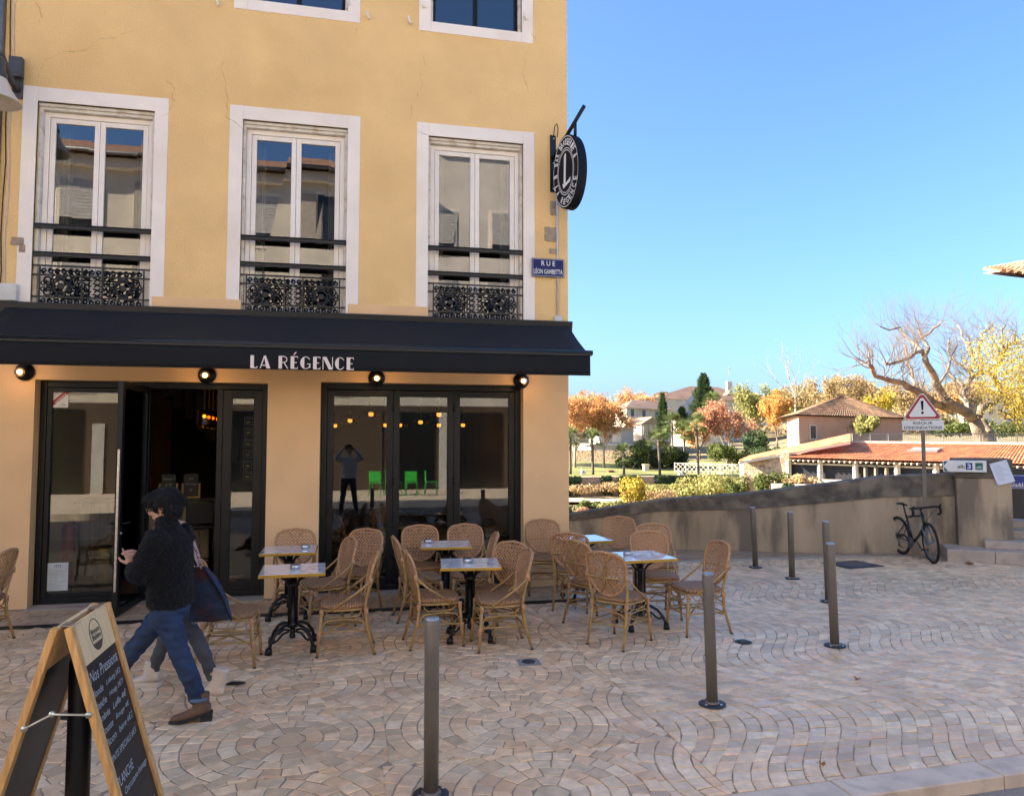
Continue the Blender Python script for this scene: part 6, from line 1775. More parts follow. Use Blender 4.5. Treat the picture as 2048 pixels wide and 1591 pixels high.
def tree(label, base, h, crown_w, lm, n=2600, size=.22, seed=1, depth=3, trunk=.3, bm=None, fork=.35, cat='tree', group=None, blob=None, spread=.5, name='tree', bare=False, lean=(0, 0)):
    rg = random.Random(seed); t = thing(name, label, cat, tuple(base), group=group)
    mb = MB(); tips = []
    top = Vector((lean[0], lean[1], h * fork))
    mb.tube([(0, 0, -.4), (lean[0] * .3, lean[1] * .3, h * fork * .5), tuple(top)], [trunk, trunk * .8, trunk * .65], 7)
    L_ = h * (1 - fork) * .42
    for k in range(5):
        a = k * 1.257 + rg.random(); q = crown_w / h
        branches(mb, top - Vector((0, 0, h * fork * .25 * rg.random())), Vector((math.cos(a) * q * 1.1, math.sin(a) * q * 1.1, 1)).normalized(), L_, trunk * .45, depth, rg, tips, spread)
    part('trunk', mb, bm or bark, t)
    if not bare:
        mb = MB()
        tips = [(p, d) for p, d in tips if p.z > h * fork * .6]
        leaves(mb, rg, tips, n, size, crown_w * .085)
        o = part('crown', mb, lm, t)
    return t
def bush(label, base, w_, h, lm, n=1200, size=.12, seed=1, name='bush', cat='bush', group=None, lobes=7):
    rg = random.Random(seed); t = thing(name, label, cat, tuple(base), group=group)
    mb = MB()
    for k in range(5): mb.tube([(rg.uniform(-.1, .1), rg.uniform(-.1, .1), -.1), (rg.uniform(-w_, w_) * .3, rg.uniform(-w_, w_) * .3, h * .6)], [.05, .02], 4)
    part('stems', mb, bark, t)
    L_ = [Vector((rg.uniform(-.5, .5) * w_, rg.uniform(-.35, .35) * w_, h * rg.uniform(.25, .75))) for _ in range(lobes)]
    mb = MB()
    for _ in range(n):
        c = rg.choice(L_); d = Vector((rg.gauss(0, 1), rg.gauss(0, 1), rg.gauss(0, 1))).normalized()
        p = c + Vector((d.x * w_ * .27, d.y * w_ * .27, d.z * h * .32)) * rg.uniform(.6, 1.1)
        a = (d + Vector((rg.uniform(-.8, .8), rg.uniform(-.8, .8), rg.uniform(-.8, .8)))).normalized(); b = a.orthogonal().normalized(); c2_ = a.cross(b); s_ = size * rg.uniform(.6, 1.3); k_ = rg.uniform(.78, 1.22)
        mb.add([p - b * s_, p + c2_ * s_ * .6, p + b * s_, p - c2_ * s_ * .6], [(0, 1, 2, 3)], 0, (k_, k_ * rg.uniform(.9, 1.08), k_))
    part('foliage', mb, lm, t)
    return t
def gz(u, F, dz=0):
    p = spot(u, 880, F); return Vector((p.x, p.y, ground_z(p.x, p.y) + dz))
def hpx(v0, v1, F): return (v1 - v0) / FPX * F
def based(u, vb, F): return spot(u, vb, F)

# --- low terracotta-roofed restaurant with open gallery
TS = 62.0
tile_m = mat('terracotta_tile', (.60, .21, .08), .85, var=.25, scale=.9, bump=.4, bscale=6, dist=.03, col2=(.40, .17, .08), var2=.8, attr=True)
old_tile = mat('old_canal_tile', (.33, .19, .10), .9, var=.3, scale=.8, bump=.4, bscale=5, dist=.03, col2=(.17, .13, .075), var2=.7, attr=True)
def tiled(mb, A, B, C, D, cols, rows, amp=.07, seed=1):
    """corrugated tile field on the quad A(eave left) B(eave right) C(ridge right) D(ridge left)"""
    rg = random.Random(seed); A, B, C, D = map(Vector, (A, B, C, D)); nrm = (B - A).cross(D - A).normalized()
    if nrm.z < 0: nrm = -nrm
    for j in range(rows):
        for i in range(cols):
            col = rg.uniform(.75, 1.25); c_ = (col, col * rg.uniform(.9, 1.1), col)
            q = []
            for t in (j / rows, (j + 1.12) / rows):
                l = A + (D - A) * t; r_ = B + (C - B) * t; lift = .03 * (1 if t == j / rows else 0)
                for s_, h in ((0, 0), (.25, amp), (.5, amp * 1.15), (.75, amp), (1, 0)):
                    x = (i + s_) / cols; q.append(l + (r_ - l) * x + nrm * (h + lift))
            mb.add(q, [(k, k + 1, k + 6, k + 5) for k in range(4)], 0, c_, True)
rest_ = thing('gallery_restaurant', 'low restaurant with orange tiled roof and open white-posted gallery below the bridge', 'building')
cream_w = mat('cream_wood', (.60, .52, .40), .8, var=.1, scale=1)  # plain cream colour of the timber itself
stonew = mat('rubble_stone_wall', (.42, .31, .20), .95, var=.4, scale=2.4, bump=1.0, bscale=4.5, dist=.15, col2=(.24, .17, .11), var2=3.5)
def rp(u, v, F): return spot(u, v, F)
E0, E1 = rp(1572, 916, 60), rp(2110, 931, 50)        # eave of the gallery
R0, R1 = rp(1690, 886, 68), rp(2110, 890, 62)
mb = MB(); tiled(mb, E0, E1, R1, R0, 78, 9, .07, 2); o = part('roof_tiles', mb, tile_m, rest_); tag(o, kind='stuff')
mb = MB(); mb.add([E0 - Vector((0, 0, .12)), E1 - Vector((0, 0, .12)), R1 - Vector((0, 0, .1)), R0 - Vector((0, 0, .1))], [(0, 1, 2, 3)]); part('roof_deck', mb, mat('roof_deck_wood', (.20, .14, .09), .9), rest_)
mb = MB(); mb.bar(R0 + Vector((0, 0, .1)), R1 + Vector((0, 0, .1)), .5, .25); part('ridge_flashing', mb, mat('pale_render', (.66, .55, .42), .9), rest_)
for i in range(46):          # rafter ends
    t = (i + .5) / 46; p = E0 + (E1 - E0) * t; mb = MB(); d = (R0 - E0).normalized()
    mb.bar(p - d * .05 - Vector((0, 0, .16)), p + d * .9 - Vector((0, 0, .16)), .09, .12); part('rafter', mb, cream_w, rest_)
# skylight
a = E0 + (E1 - E0) * .40 + (R0 - E0) * .50; ex = (E1 - E0).normalized(); ey = (R0 + (R1 - R0) * .4 - E0 - (E1 - E0) * .4).normalized(); nz_ = ex.cross(ey).normalized()
mb = MB(); M_ = Matrix((( ex.x, ey.x, nz_.x, a.x), (ex.y, ey.y, nz_.y, a.y), (ex.z, ey.z, nz_.z, a.z), (0, 0, 0, 1)))
mb.box(0, 1.9, 0, 1.6, .05, .2, M_=M_); part('skylight', mb, mat('skylight_glass', (.30, .36, .36), .15), rest_)
mb = MB(); mb.box(-.12, 2.02, -.12, 0, .05, .24, M_=M_); mb.box(-.12, 2.02, 1.6, 1.72, .05, .24, M_=M_); part('skylight_frame', mb, mat('lead_grey', (.16, .16, .15), .5), rest_)
back = Vector((.42, .9, 0)) * 4.2
Gf = -2.2
mb = MB(); w0, w1 = E0 + back, E1 + back
mb.add([Vector((w0.x, w0.y, Gf)), Vector((w1.x, w1.y, Gf)), Vector((w1.x, w1.y, E1.z + .3)), Vector((w0.x, w0.y, E0.z + .3))], [(0, 1, 2, 3)]); part('rear_wall', mb, stonew, rest_)
mb = MB(); mb.add([Vector((E0.x, E0.y, Gf + .25)), Vector((E1.x, E1.y, Gf + .25)), Vector((w1.x, w1.y, Gf + .25)), Vector((w0.x, w0.y, Gf + .25))], [(0, 1, 2, 3)]); part('gallery_floor', mb, stonew, rest_)
mb = MB(); mb.bar(Vector((E0.x, E0.y, Gf + .45)) + back * .1, Vector((E1.x, E1.y, Gf + .45)) + back * .1, .3, 1.3); part('base_wall', mb, MATS['pale_render'], rest_)
dk_pane = mat('gallery_glass', (.035, .035, .04), .08, var=.3, scale=.3)
us = (1580, 1654, 1733, 1822, 1900, 1990, 2080)
for i, u in enumerate(us):
    t = (u - 1572) / (2110 - 1572); p = E0 + (E1 - E0) * t + back * .12
    mb = MB(); mb.bar(Vector((p.x, p.y, Gf - .5)), Vector((p.x, p.y, p.z - .2)), .30, .30); part('post', mb, cream_w, rest_)
    if i < len(us) - 1:
        t2 = (us[i + 1] - 1572) / (2110 - 1572); p2_ = E0 + (E1 - E0) * t2 + back * .12
        zr = p.z - 1.75
        mb = MB(); mb.bar(Vector((p.x, p.y, zr)), Vector((p2_.x, p2_.y, p2_.z - 1.75)), .16, .16); part('gallery_rail', mb, cream_w, rest_)
        b_ = back * .10
        mb = MB(); mb.add([p + b_ - Vector((0, 0, 1.65)), p2_ + b_ - Vector((0, 0, 1.65)), p2_ + b_ - Vector((0, 0, .45)), p + b_ - Vector((0, 0, .45))], [(0, 1, 2, 3)]); part('gallery_pane', mb, dk_pane, rest_)
        mb = MB(); mb.bar(p + b_ * .8 - Vector((0, 0, .42)), p2_ + b_ * .8 - Vector((0, 0, .42)), .14, .14); part('head_beam', mb, cream_w, rest_)
        if i == 2:
            for k in range(1, 4):
                q = p + (p2_ - p) * k / 4; mb = MB(); mb.bar(Vector((q.x, q.y, Gf)), Vector((q.x, q.y, q.z - .4)), .22, .2); part('mullion', mb, mat('grey_brown_post', (.17, .13, .10), .8), rest_)
# stone gable end and lower lean-to roof on its left
lt_ = thing('stone_outbuilding', 'rubble-stone gable building with low terracotta lean-to roof left of the gallery', 'building')
g0, g1 = rp(1487, 926, 62), rp(1578, 918, 60.5)
mb = MB(); q = [Vector((g0.x, g0.y, -6.2)), Vector((g1.x, g1.y, -6.2)), Vector((g1.x, g1.y, g1.z + .7)), Vector((g0.x, g0.y, g0.z - .05))]; bk2 = Vector((.45, .9, 0)) * 6
mb.add(q + [p + bk2 for p in q], [(0, 1, 2, 3), (7, 6, 5, 4), (0, 3, 7, 4), (1, 5, 6, 2), (3, 2, 6, 7)]); part('gable_wall', mb, stonew, lt_)
mb = MB(); A_, B_, C_, D_ = rp(1478, 922, 61), rp(1700, 882, 60.8), rp(1700, 868, 68), rp(1500, 912, 68)
tiled(mb, A_, D_, C_, B_, 6, 26, .07, 5); o = part('roof_tiles', mb, tile_m, lt_); tag(o, kind='stuff')
mb = MB(); mb.bar(A_ - Vector((0, 0, .14)), B_ - Vector((0, 0, .14)), .16, .2); part('verge_board', mb, cream_w, lt_)
mb = MB(); c1, c2_, c3_, c4 = rp(1545, 968, 58), rp(1640, 970, 57), rp(1640, 1010, 57), rp(1545, 1010, 58)
mb.add([c4, c3_, c2_, c1, *[p + Vector((.5, 1, 0)) * 2 for p in (c4, c3_, c2_, c1)]], [(0, 1, 2, 3), (3, 2, 6, 7), (0, 3, 7, 4)]); part('terrace_plinth', mb, MATS['pale_render'], lt_)
for (u, v, cm, nm) in ((1662, 962, mat('red_seat', (.42, .02, .035), .5), 'red'), (1640, 960, sg_white, 'white')):
    p = rp(u, v + 6, 60.2); ch_ = thing('lounge_chair', nm + ' lounge chair on the restaurant gallery', 'chair', tuple(p), R(-30))
    mb = MB(); mb.box(-.3, .3, -.3, .3, .25, .38); part('seat', mb, cm, ch_, .04); mb = MB(); mb.box(-.3, .3, .22, .32, .38, .85); part('backrest', mb, cm, ch_, .04)
    for sx in (-.26, .26):
        for sy in (-.26, .26):
            mb = MB(); mb.tube([(sx, sy, 0), (sx, sy, .25)], .025, 5); part('leg', mb, iron, ch_)
# --- railing along the upper terrace
rl_ = thing('terrace_railing', 'thin grey metal railing along the terrace above the orange roof', 'railing')
ra_, rb_ = rp(1705, 884, 72), rp(2110, 886, 70)
zb, zt = min(ra_.z, rb_.z), rp(1705, 867, 72).z
gm_ = mat('galvanised', (.30, .30, .28), .5, .4)
mb = MB(); mb.bar(Vector((ra_.x, ra_.y, zt)), Vector((rb_.x, rb_.y, zt)), .06, .06); part('top_rail', mb, gm_, rl_)
mb = MB(); mb.bar(Vector((ra_.x, ra_.y, zb + .1)), Vector((rb_.x, rb_.y, zb + .1)), .05, .05); part('bottom_rail', mb, gm_, rl_)
n_ = 110
mb = MB()
for i in range(n_ + 1):
    p = ra_ + (rb_ - ra_) * (i / n_)
    if i % 10: mb.bar(Vector((p.x, p.y, zb + .1)), Vector((p.x, p.y, zt)), .022, .022)
o = part('balusters', mb, gm_, rl_); tag(o, kind='stuff')
for i in range(0, n_ + 1, 10):
    p = ra_ + (rb_ - ra_) * (i / n_); mb = MB(); mb.bar(Vector((p.x, p.y, zb - .5)), Vector((p.x, p.y, zt + .02)), .07, .07); part('post', mb, gm_, rl_)

# --- houses
def quadhouse(name, label, pts, zb, ze, zr, wm, rm, over=.5, wins=(), hip=.35, tiles=None, cat='building'):
    """pts: four plan corners, first edge faces the viewer"""
    t = thing(name, label, cat, (pts[0][0], pts[0][1], zb)); o = Vector((pts[0][0], pts[0][1], zb))
    P = [Vector((*p[:2], 0)) - Vector((o.x, o.y, 0)) for p in pts]; H_ = ze - zb
    mb = MB(); n = len(P)
    mb.add(P + [p + Vector((0, 0, H_)) for p in P], [(i, (i + 1) % n, n + (i + 1) % n, n + i) for i in range(n)] + [tuple(range(n, 2 * n))]); part('wall', mb, wm, t)
    c = sum(P, Vector()) / 4
    Q = [p + (p - c).normalized() * over for p in P]
    e0, e1 = (Q[0] + Q[3]) / 2, (Q[1] + Q[2]) / 2
    r0 = e0 + (e1 - e0) * hip; r1 = e1 + (e0 - e1) * hip; hz_ = zr - zb
    up = Vector((0, 0, H_)); q = [p + up for p in Q] + [Vector((r0.x, r0.y, hz_)), Vector((r1.x, r1.y, hz_))]
    if tiles:
        mb = MB(); tiled(mb, q[0], q[1], q[5], q[4], tiles[0], tiles[1], .07, 3); tiled(mb, q[1], q[2], q[5], q[5], tiles[0] // 2, tiles[1], .07, 4); tiled(mb, q[3], q[0], q[4], q[4], tiles[0] // 2, tiles[1], .07, 6)
        rf = part('roof_tiles', mb, rm, t); tag(rf, kind='stuff')
    mb = MB(); mb.add([p - Vector((0, 0, .05)) for p in q], [(0, 1, 5, 4), (1, 2, 5), (2, 3, 4, 5), (3, 0, 4), (3, 2, 1, 0)]); part('roof', mb, rm if not tiles else old_tile, t)
    for (edge, s_, z0, w_, h, kind) in wins:
        a, b = P[edge], P[(edge + 1) % n]; d = (b - a).normalized(); nn = Vector((d.y, -d.x, 0)); cc = a + (b - a) * s_ + nn * .03
        M_ = Matrix(((d.x, -nn.x, 0, cc.x), (d.y, -nn.y, 0, cc.y), (0, 0, 1, 0), (0, 0, 0, 1)))
        mb = MB(); frame_rect(mb, -w_ / 2 - .12, w_ / 2 + .12, z0 - .12, z0 + h + .12, .12, -.06, .02); 
        mb.v = [tuple(M_ @ Vector(v_)) for v_ in mb.v]; wo = part('window', mb, MATS['pale_render'], t)
        mb = MB(); mb.box(-w_ / 2, w_ / 2, -.02, .0, z0, z0 + h, M_=M_); mb.build('pane', dk_pane if kind else mat('white_blind', (.60, .57, .52), .7), wo)
    return t
pinkw = mat('pink_house_render', (.58, .33, .21), .9, var=.1, scale=.6)
def plan(u0, F0, u1, F1, depth_dir=(.45, .9), depth=9):
    a, b = spot(u0, 880, F0), spot(u1, 880, F1); d = Vector((*depth_dir, 0)).normalized() * depth
    return [(a.x, a.y), (b.x, b.y), (b.x + d.x, b.y + d.y), (a.x + d.x, a.y + d.y)]
def zpx(v, F): return CAMH - (v - 880) / FPX * F
quadhouse('pink_house', 'pink rendered house with mossy hipped tile roof behind the orange roof', plan(1598, 74, 1805, 84, depth=10), 0.0, zpx(832, 78), zpx(790, 82), pinkw, old_tile, .9, hip=.48, tiles=(46, 12),
          wins=[(0, .12, 2.2, .9, 1.3, 1)])
mb = MB(); p = spot(1598, 880, 75.9); q0_ = bpy.data.objects['pink_house']
for i in range(8):
    z = .3 + i * .55; w_ = .55 if i % 2 else .85; mb.box(.02, w_, -.06, .0, z, z + .5)
creamh = mat('cream_house_render', (.62, .52, .38), .9, var=.08, scale=.4)
ph = plan(1256, 172, 1335, 178, depth=13)
a = spot(1222, 880, 181)
quadhouse('cream_house', 'cream two-storey house with dark hipped roof behind the park palms', [(spot(1254, 880, 170).x, spot(1254, 880, 170).y), (spot(1340, 880, 182).x, spot(1340, 880, 182).y), (spot(1312, 880, 196).x, spot(1312, 880, 196).y), (spot(1225, 880, 186).x, spot(1225, 880, 186).y)], -2, zpx(816, 174), zpx(797, 180), creamh, mat('brown_roof_far', (.17, .105, .075), .9, var=.2, scale=.5), 1.0, hip=.32,
          wins=[(0, s_, z, 1.3, 1.7, k) for s_, z, k in ((.12, 9.6, 1), (.38, 9.5, 1), (.68, 9.3, 1), (.12, 5.0, 0), (.38, 5.0, 0), (.62, 5.0, 0), (.38, .9, 1))] + [(3, .5, 9.8, 1.2, 1.4, 1)])
far_roof = mat('brown_roof_hill', (.20, .12, .085), .9, var=.2, scale=.3)
quadhouse('hill_house', 'large cream house with wide brown roof and dormers on the hill', plan(1310, 232, 1505, 246, depth=18), 0, zpx(798, 238), zpx(771, 246), creamh, far_roof, 1.5, hip=.36, wins=[(0, s_, 7, 1.6, 2, 1) for s_ in (.1, .3, .5, .7, .9)])
p = spot(1462, 786, 236)
for dx in (0, 5.5):
    dm = thing('roof_dormer', ['left', 'right'][dx > 0] + ' little gabled dormer on the brown hill roof', 'dormer', (p.x + dx, p.y + .5 * dx * -.4, p.z))
    mb = MB(); mb.prism([(-1.4, -.6), (1.4, -.6), (0, 1.0)], 0, 3); part('gable', mb, far_roof, dm); mb = MB(); mb.prism([(-.8, -.5), (.8, -.5), (0, .45)], -.1, -.02); part('window', mb, MATS['pale_render'], dm)
ck_ = spot(1458, 770, 244); chm = thing('chimney', 'white chimney with aerial on the brown hill roof', 'chimney', tuple(ck_))
mb = MB(); mb.box(-.9, .9, -.6, .6, -3, 1.2); part('stack', mb, MATS['pale_render'], chm); mb = MB(); mb.tube([(0, 0, 1.2), (0, 0, 6)], .06, 4); mb.tube([(-.8, 0, 5.4), (.8, 0, 5.4)], .05, 4); part('aerial', mb, gm_, chm)
hall = thing('conical_hall', 'round hall with dark blue-grey conical roof behind the cypress', 'building', tuple(spot(1400, 880, 205)))
zb_ = hall.location.z; rr_ = 60 / FPX * 205
mb = MB(); mb.lathe([(rr_ * .93, -6), (rr_ * .93, zpx(836, 205) - zb_)], 32); part('wall', mb, creamh, hall)
mb = MB(); mb.lathe([(rr_ * 1.06, zpx(838, 205) - zb_), (rr_ * .06, zpx(776, 205) - zb_), (rr_ * .02, zpx(772, 205) - zb_)], 10, smooth=False); part('roof', mb, mat('slate_blue_roof', (.022, .028, .042), .9, spec=.1, var=.1, scale=.2), hall)
pav = thing('stone_pavilion', 'small stone temple-like pavilion with pediment beside the cypress', 'pavilion', tuple(spot(1303, 872, 160)), R(15))
mb = MB(); mb.box(-2.6, 2.6, 0, 5, -1, 2.6); part('body', mb, MATS['pale_render'], pav)
mb = MB(); mb.prism([(-3.1, 2.6), (3.1, 2.6), (0, 4.2)], -.3, 5.3); part('pediment', mb, mat('pediment_stone', (.40, .25, .14), .9), pav)
for x in (-2.1, -.7, .7, 2.1):
    mb = MB(); mb.lathe([(.28, -.6), (.24, 2.5), (.34, 2.59)], 8, (x, -.15, 0)); part('column', mb, MATS['pale_render'], pav)
perg = thing('white_arcade', 'white garden pavilion with arched windows and flat roof among the plane trees', 'pavilion', tuple(spot(1243, 916, 152)), R(8))
mb = MB(); mb.box(-7, 5, 0, 6, -1, 2.6); part('wall', mb, mat('white_arcade_wall', (.60, .56, .52), .9), perg); mb = MB(); mb.box(-7.4, 5.4, -.6, 6.3, 2.601, 2.95); part('cornice', mb, MATS['white_arcade_wall'], perg)
for i in range(6):
    x = -6 + i * 2; mb = MB(); mb.prism([(x - .55, -.6), (x + .55, -.6), (x + .55, 1.3)] + [(x + .55 * math.cos(R(a)), 1.3 + .55 * math.sin(R(a))) for a in range(30, 180, 30)] + [(x - .55, 1.3)], -.06, -.01); part('arched_window', mb, dk_pane, perg)
mb = MB(); mb.box(-4, 4, 2, 7, 2.951, 6.2); part('upper_storey', mb, mat('grey_storey', (.42, .38, .34), .9), perg); mb = MB(); mb.box(-4.5, 4.5, 1.5, 7.5, 6.201, 6.5); part('upper_cornice', mb, MATS['white_arcade_wall'], perg)
mb = MB(); mb.prism([(-1, 3.2), (1, 3.2), (1, 4.7)] + [(math.cos(R(a)), 4.7 + math.sin(R(a))) for a in range(30, 180, 30)] + [(-1, 4.7)], 1.9, 1.99); part('arched_window', mb, MATS['pale_render'], perg)
quadhouse('red_roof_house', 'distant house with red roof peeping over the plane trees at the corner', plan(1080, 230, 1180, 236, depth=12), -2, zpx(806, 232), zpx(796, 236), creamh, mat('red_roof_far', (.27, .10, .06), .9), .8)
quadhouse('far_white_block', 'pale distant block glimpsed through the big bare tree', plan(1935, 250, 2010, 250, depth=12), 8, zpx(790, 250), zpx(786, 250), creamh, far_roof, .5, wins=[(0, s_, z, 1.4, 1.6, 1) for s_ in (.15, .4, .65, .9) for z in (3, 7)])
# eave of a near house reaching into the right edge
ev = thing('right_house', 'house at the right edge of which only a tiled eave corner reaches into view', 'building', tuple(spot(2200, 880, 27)))
e_a, e_b = spot(1999, 545, 26), spot(2300, 578, 24)
o_ = Vector(ev.location)
mb = MB(); tiled(mb, e_a - o_, e_b - o_, e_b - o_ + Vector((2, 5, 2.4)), e_a - o_ + Vector((.9, 1.6, .5)), 18, 8, .09, 9); o = part('roof_tiles', mb, old_tile, ev); tag(o, kind='stuff')
mb = MB(); q = [e_a - o_ - Vector((0, 0, .1)), e_b - o_ - Vector((0, 0, .1)), e_b - o_ + Vector((2, 5, 2.25)), e_a - o_ + Vector((.9, 1.6, .38))]; mb.add(q, [(3, 2, 1, 0)]); part('soffit', mb, mat('soffit_pink', (.50, .36, .30), .8), ev)
mb = MB(); wl = [e_a - o_ + Vector((2.6, .8, 0)), e_b - o_ + Vector((1.2, 1.0, 0))]; mb.add([Vector((wl[0].x, wl[0].y, -6)), Vector((wl[1].x, wl[1].y, -6)), Vector((wl[1].x, wl[1].y, wl[1].z + .5)), Vector((wl[0].x, wl[0].y, wl[0].z + .3))], [(0, 1, 2, 3)]); part('wall', mb, creamh, ev)

# --- garden walls, lattice fence, path people
gw = thing('ivy_terrace_wall', 'stone retaining wall hung with ivy below the park lawn', 'wall')
rg = random.Random(12); LWP = [spot(u, 880, F) for u, F in ((980, 100), (1180, 102), (1260, 103), (1340, 104), (1430, 106))]
mb = MB(); q = []
for p in LWP: q += [(p.x, p.y, -6.8), (p.x, p.y, -3.05), (p.x + 1, p.y + 2, -3.05), (p.x + 1, p.y + 2, -6.8)]
for i in range(len(LWP) - 1):
    o4 = 4 * i; mb.f += [[o4, o4 + 4, o4 + 5, o4 + 1], [o4 + 1, o4 + 5, o4 + 6, o4 + 2]]; mb.m += [0, 0]; mb.c += [None, None]; mb.sm += [False, False]
mb.v = q; part('wall_body', mb, stonew, gw)
mb = MB()
for k in range(7000):
    t = rg.random(); i = min(3, int(t * 4)); p = LWP[i] + (LWP[i + 1] - LWP[i]) * (t * 4 - i); dens = noise.noise(Vector((t * 9, 2, 0)))
    if dens < -.05 + .0: continue
    z = -3.0 - abs(rg.gauss(0, 1.2)); 
    if z < -6.3: continue
    pp = Vector((p.x - rg.uniform(0, .35), p.y - rg.uniform(.05, .5), z)); s_ = rg.uniform(.1, .24); k_ = rg.uniform(.6, 1.4)
    mb.add([pp + Vector((-s_, rg.uniform(-.1, .1), 0)), pp + Vector((0, -.1, -s_)), pp + Vector((s_, rg.uniform(-.1, .1), 0)), pp + Vector((0, .05, s_))], [(0, 1, 2, 3)], 0, (k_, k_, k_))
o = part('ivy', mb, LM['ivy_leaf'], gw); tag(o, kind='stuff')
gw2 = thing('garden_wall', 'long low stone wall behind the park lawn', 'wall')
A2, B2 = spot(1110, 880, 148), spot(1290, 880, 143); mb = MB(); zA = ground_z(A2.x, A2.y)
mb.bar(Vector((A2.x, A2.y, zA + .6)), Vector((B2.x, B2.y, zA + .6)), .6, 3.4); part('wall_body', mb, stonew, gw2)
for (u, v0, v1, F, lb, cl) in ((1221, 912, 953, 118, 'short brown brick stub pillar on the lawn', None),):
    p = spot(u, 950, F); bp_ = thing('litter_bin', 'small brown box-shaped bin on the park lawn', 'bin', tuple(p)); mb = MB(); mb.box(-.45, .45, -.45, .45, -.3, .7); part('box', mb, mat('brown_bin', (.20, .09, .05), .8), bp_); mb = MB(); mb.box(-.5, .5, -.5, .5, .701, .8); part('lid', mb, mat('brown_bin_lid', (.13, .06, .035), .8), bp_)
p = spot(1292, 945, 122); gp2 = thing('white_gate_post', 'short white gate post beside the lattice fence', 'post', tuple(p)); mb = MB(); mb.box(-.4, .4, -.4, .4, -.3, 1.2); part('shaft', mb, MATS['pale_render'], gp2); mb = MB(); mb.box(-.5, .5, -.5, .5, 1.201, 1.4); part('cap', mb, MATS['pale_render'], gp2)
lf = thing('lattice_fence', 'white diagonal lattice fence in front of the autumn trees', 'fence')
la, lb2 = spot(1350, 950, 118), spot(1490, 955, 110); zt_ = hpx(925, 950, 114)
nP = 6
lat_m = mat('weathered_white_lattice', (.52, .48, .42), .8)
ex_ = (lb2 - la); Lh = ex_.length; ex_.normalize()
for i in range(nP + 1):
    p = la + (lb2 - la) * (i / nP); mb = MB(); mb.bar(p - Vector((0, 0, .4)), p + Vector((0, 0, zt_ + .1)), .14, .14); part('post', mb, lat_m, lf)
for z in (.1, zt_):
    mb = MB(); mb.bar(la + Vector((0, 0, z)), lb2 + Vector((0, 0, z)), .08, .08); part('rail', mb, lat_m, lf)
st = .80
for sgn in (1, -1):
    x = -zt_
    while x < Lh:
        x0_, x1_ = x, x + zt_; za, zb2 = (.1, zt_) if sgn > 0 else (zt_, .1)
        if x0_ < 0: za = za + (zb2 - za) * (-x0_ / zt_); x0_ = 0
        if x1_ > Lh: zb2 = za + (zb2 - za) * ((Lh - x0_) / (x1_ - x0_)); x1_ = Lh
        mb = MB(); mb.bar(la + ex_ * x0_ + Vector((0, 0, za)), la + ex_ * x1_ + Vector((0, 0, zb2)), .03, .05); part('slat', mb, lat_m, lf); x += st
for (u, v, F, lb, c_) in ((1164, 948, 112, 'tiny distant person sitting on the lawn under the palms', (.42, .44, .5)), (1358, 952, 112, 'tiny distant person in pale clothes on the lawn before the lattice fence', (.45, .5, .6)), (1368, 952, 113, 'tiny distant person in dark clothes on the lawn before the lattice fence', (.08, .08, .10))):
    p = spot(u, v, F); pr_ = thing('person', lb, 'person', tuple(p), random.random() * 6, group='people resting on the lawn')
    mb = MB(); mb.loft([((0, 0, 0), (.22, 0, 0), (0, .2, 0)), ((0, 0, .3), (.2, 0, 0), (0, .15, 0)), ((0, .02, .62), (.22, 0, 0), (0, .13, 0)), ((0, .03, .70), (.08, 0, 0), (0, .07, 0)), ((0, .03, .76), (.06, 0, 0), (0, .06, 0)), ((0, .03, .86), (.085, 0, 0), (0, .10, 0)), ((0, .03, .98), (.06, 0, 0), (0, .07, 0))], 10)
    for s_ in (-1, 1):
        mb.tube([(.1 * s_, 0, .1), (.14 * s_, -.38, .42), (.14 * s_, -.62, .04)], [.1, .075, .05], 7); mb.tube([(.21 * s_, 0, .60), (.26 * s_, -.16, .36), (.15 * s_, -.34, .42)], [.06, .05, .035], 6)
    remeshed('body', mb, mat('lawn_sitter_' + str(len(MATS)), c_, .9), pr_, .03, 2)

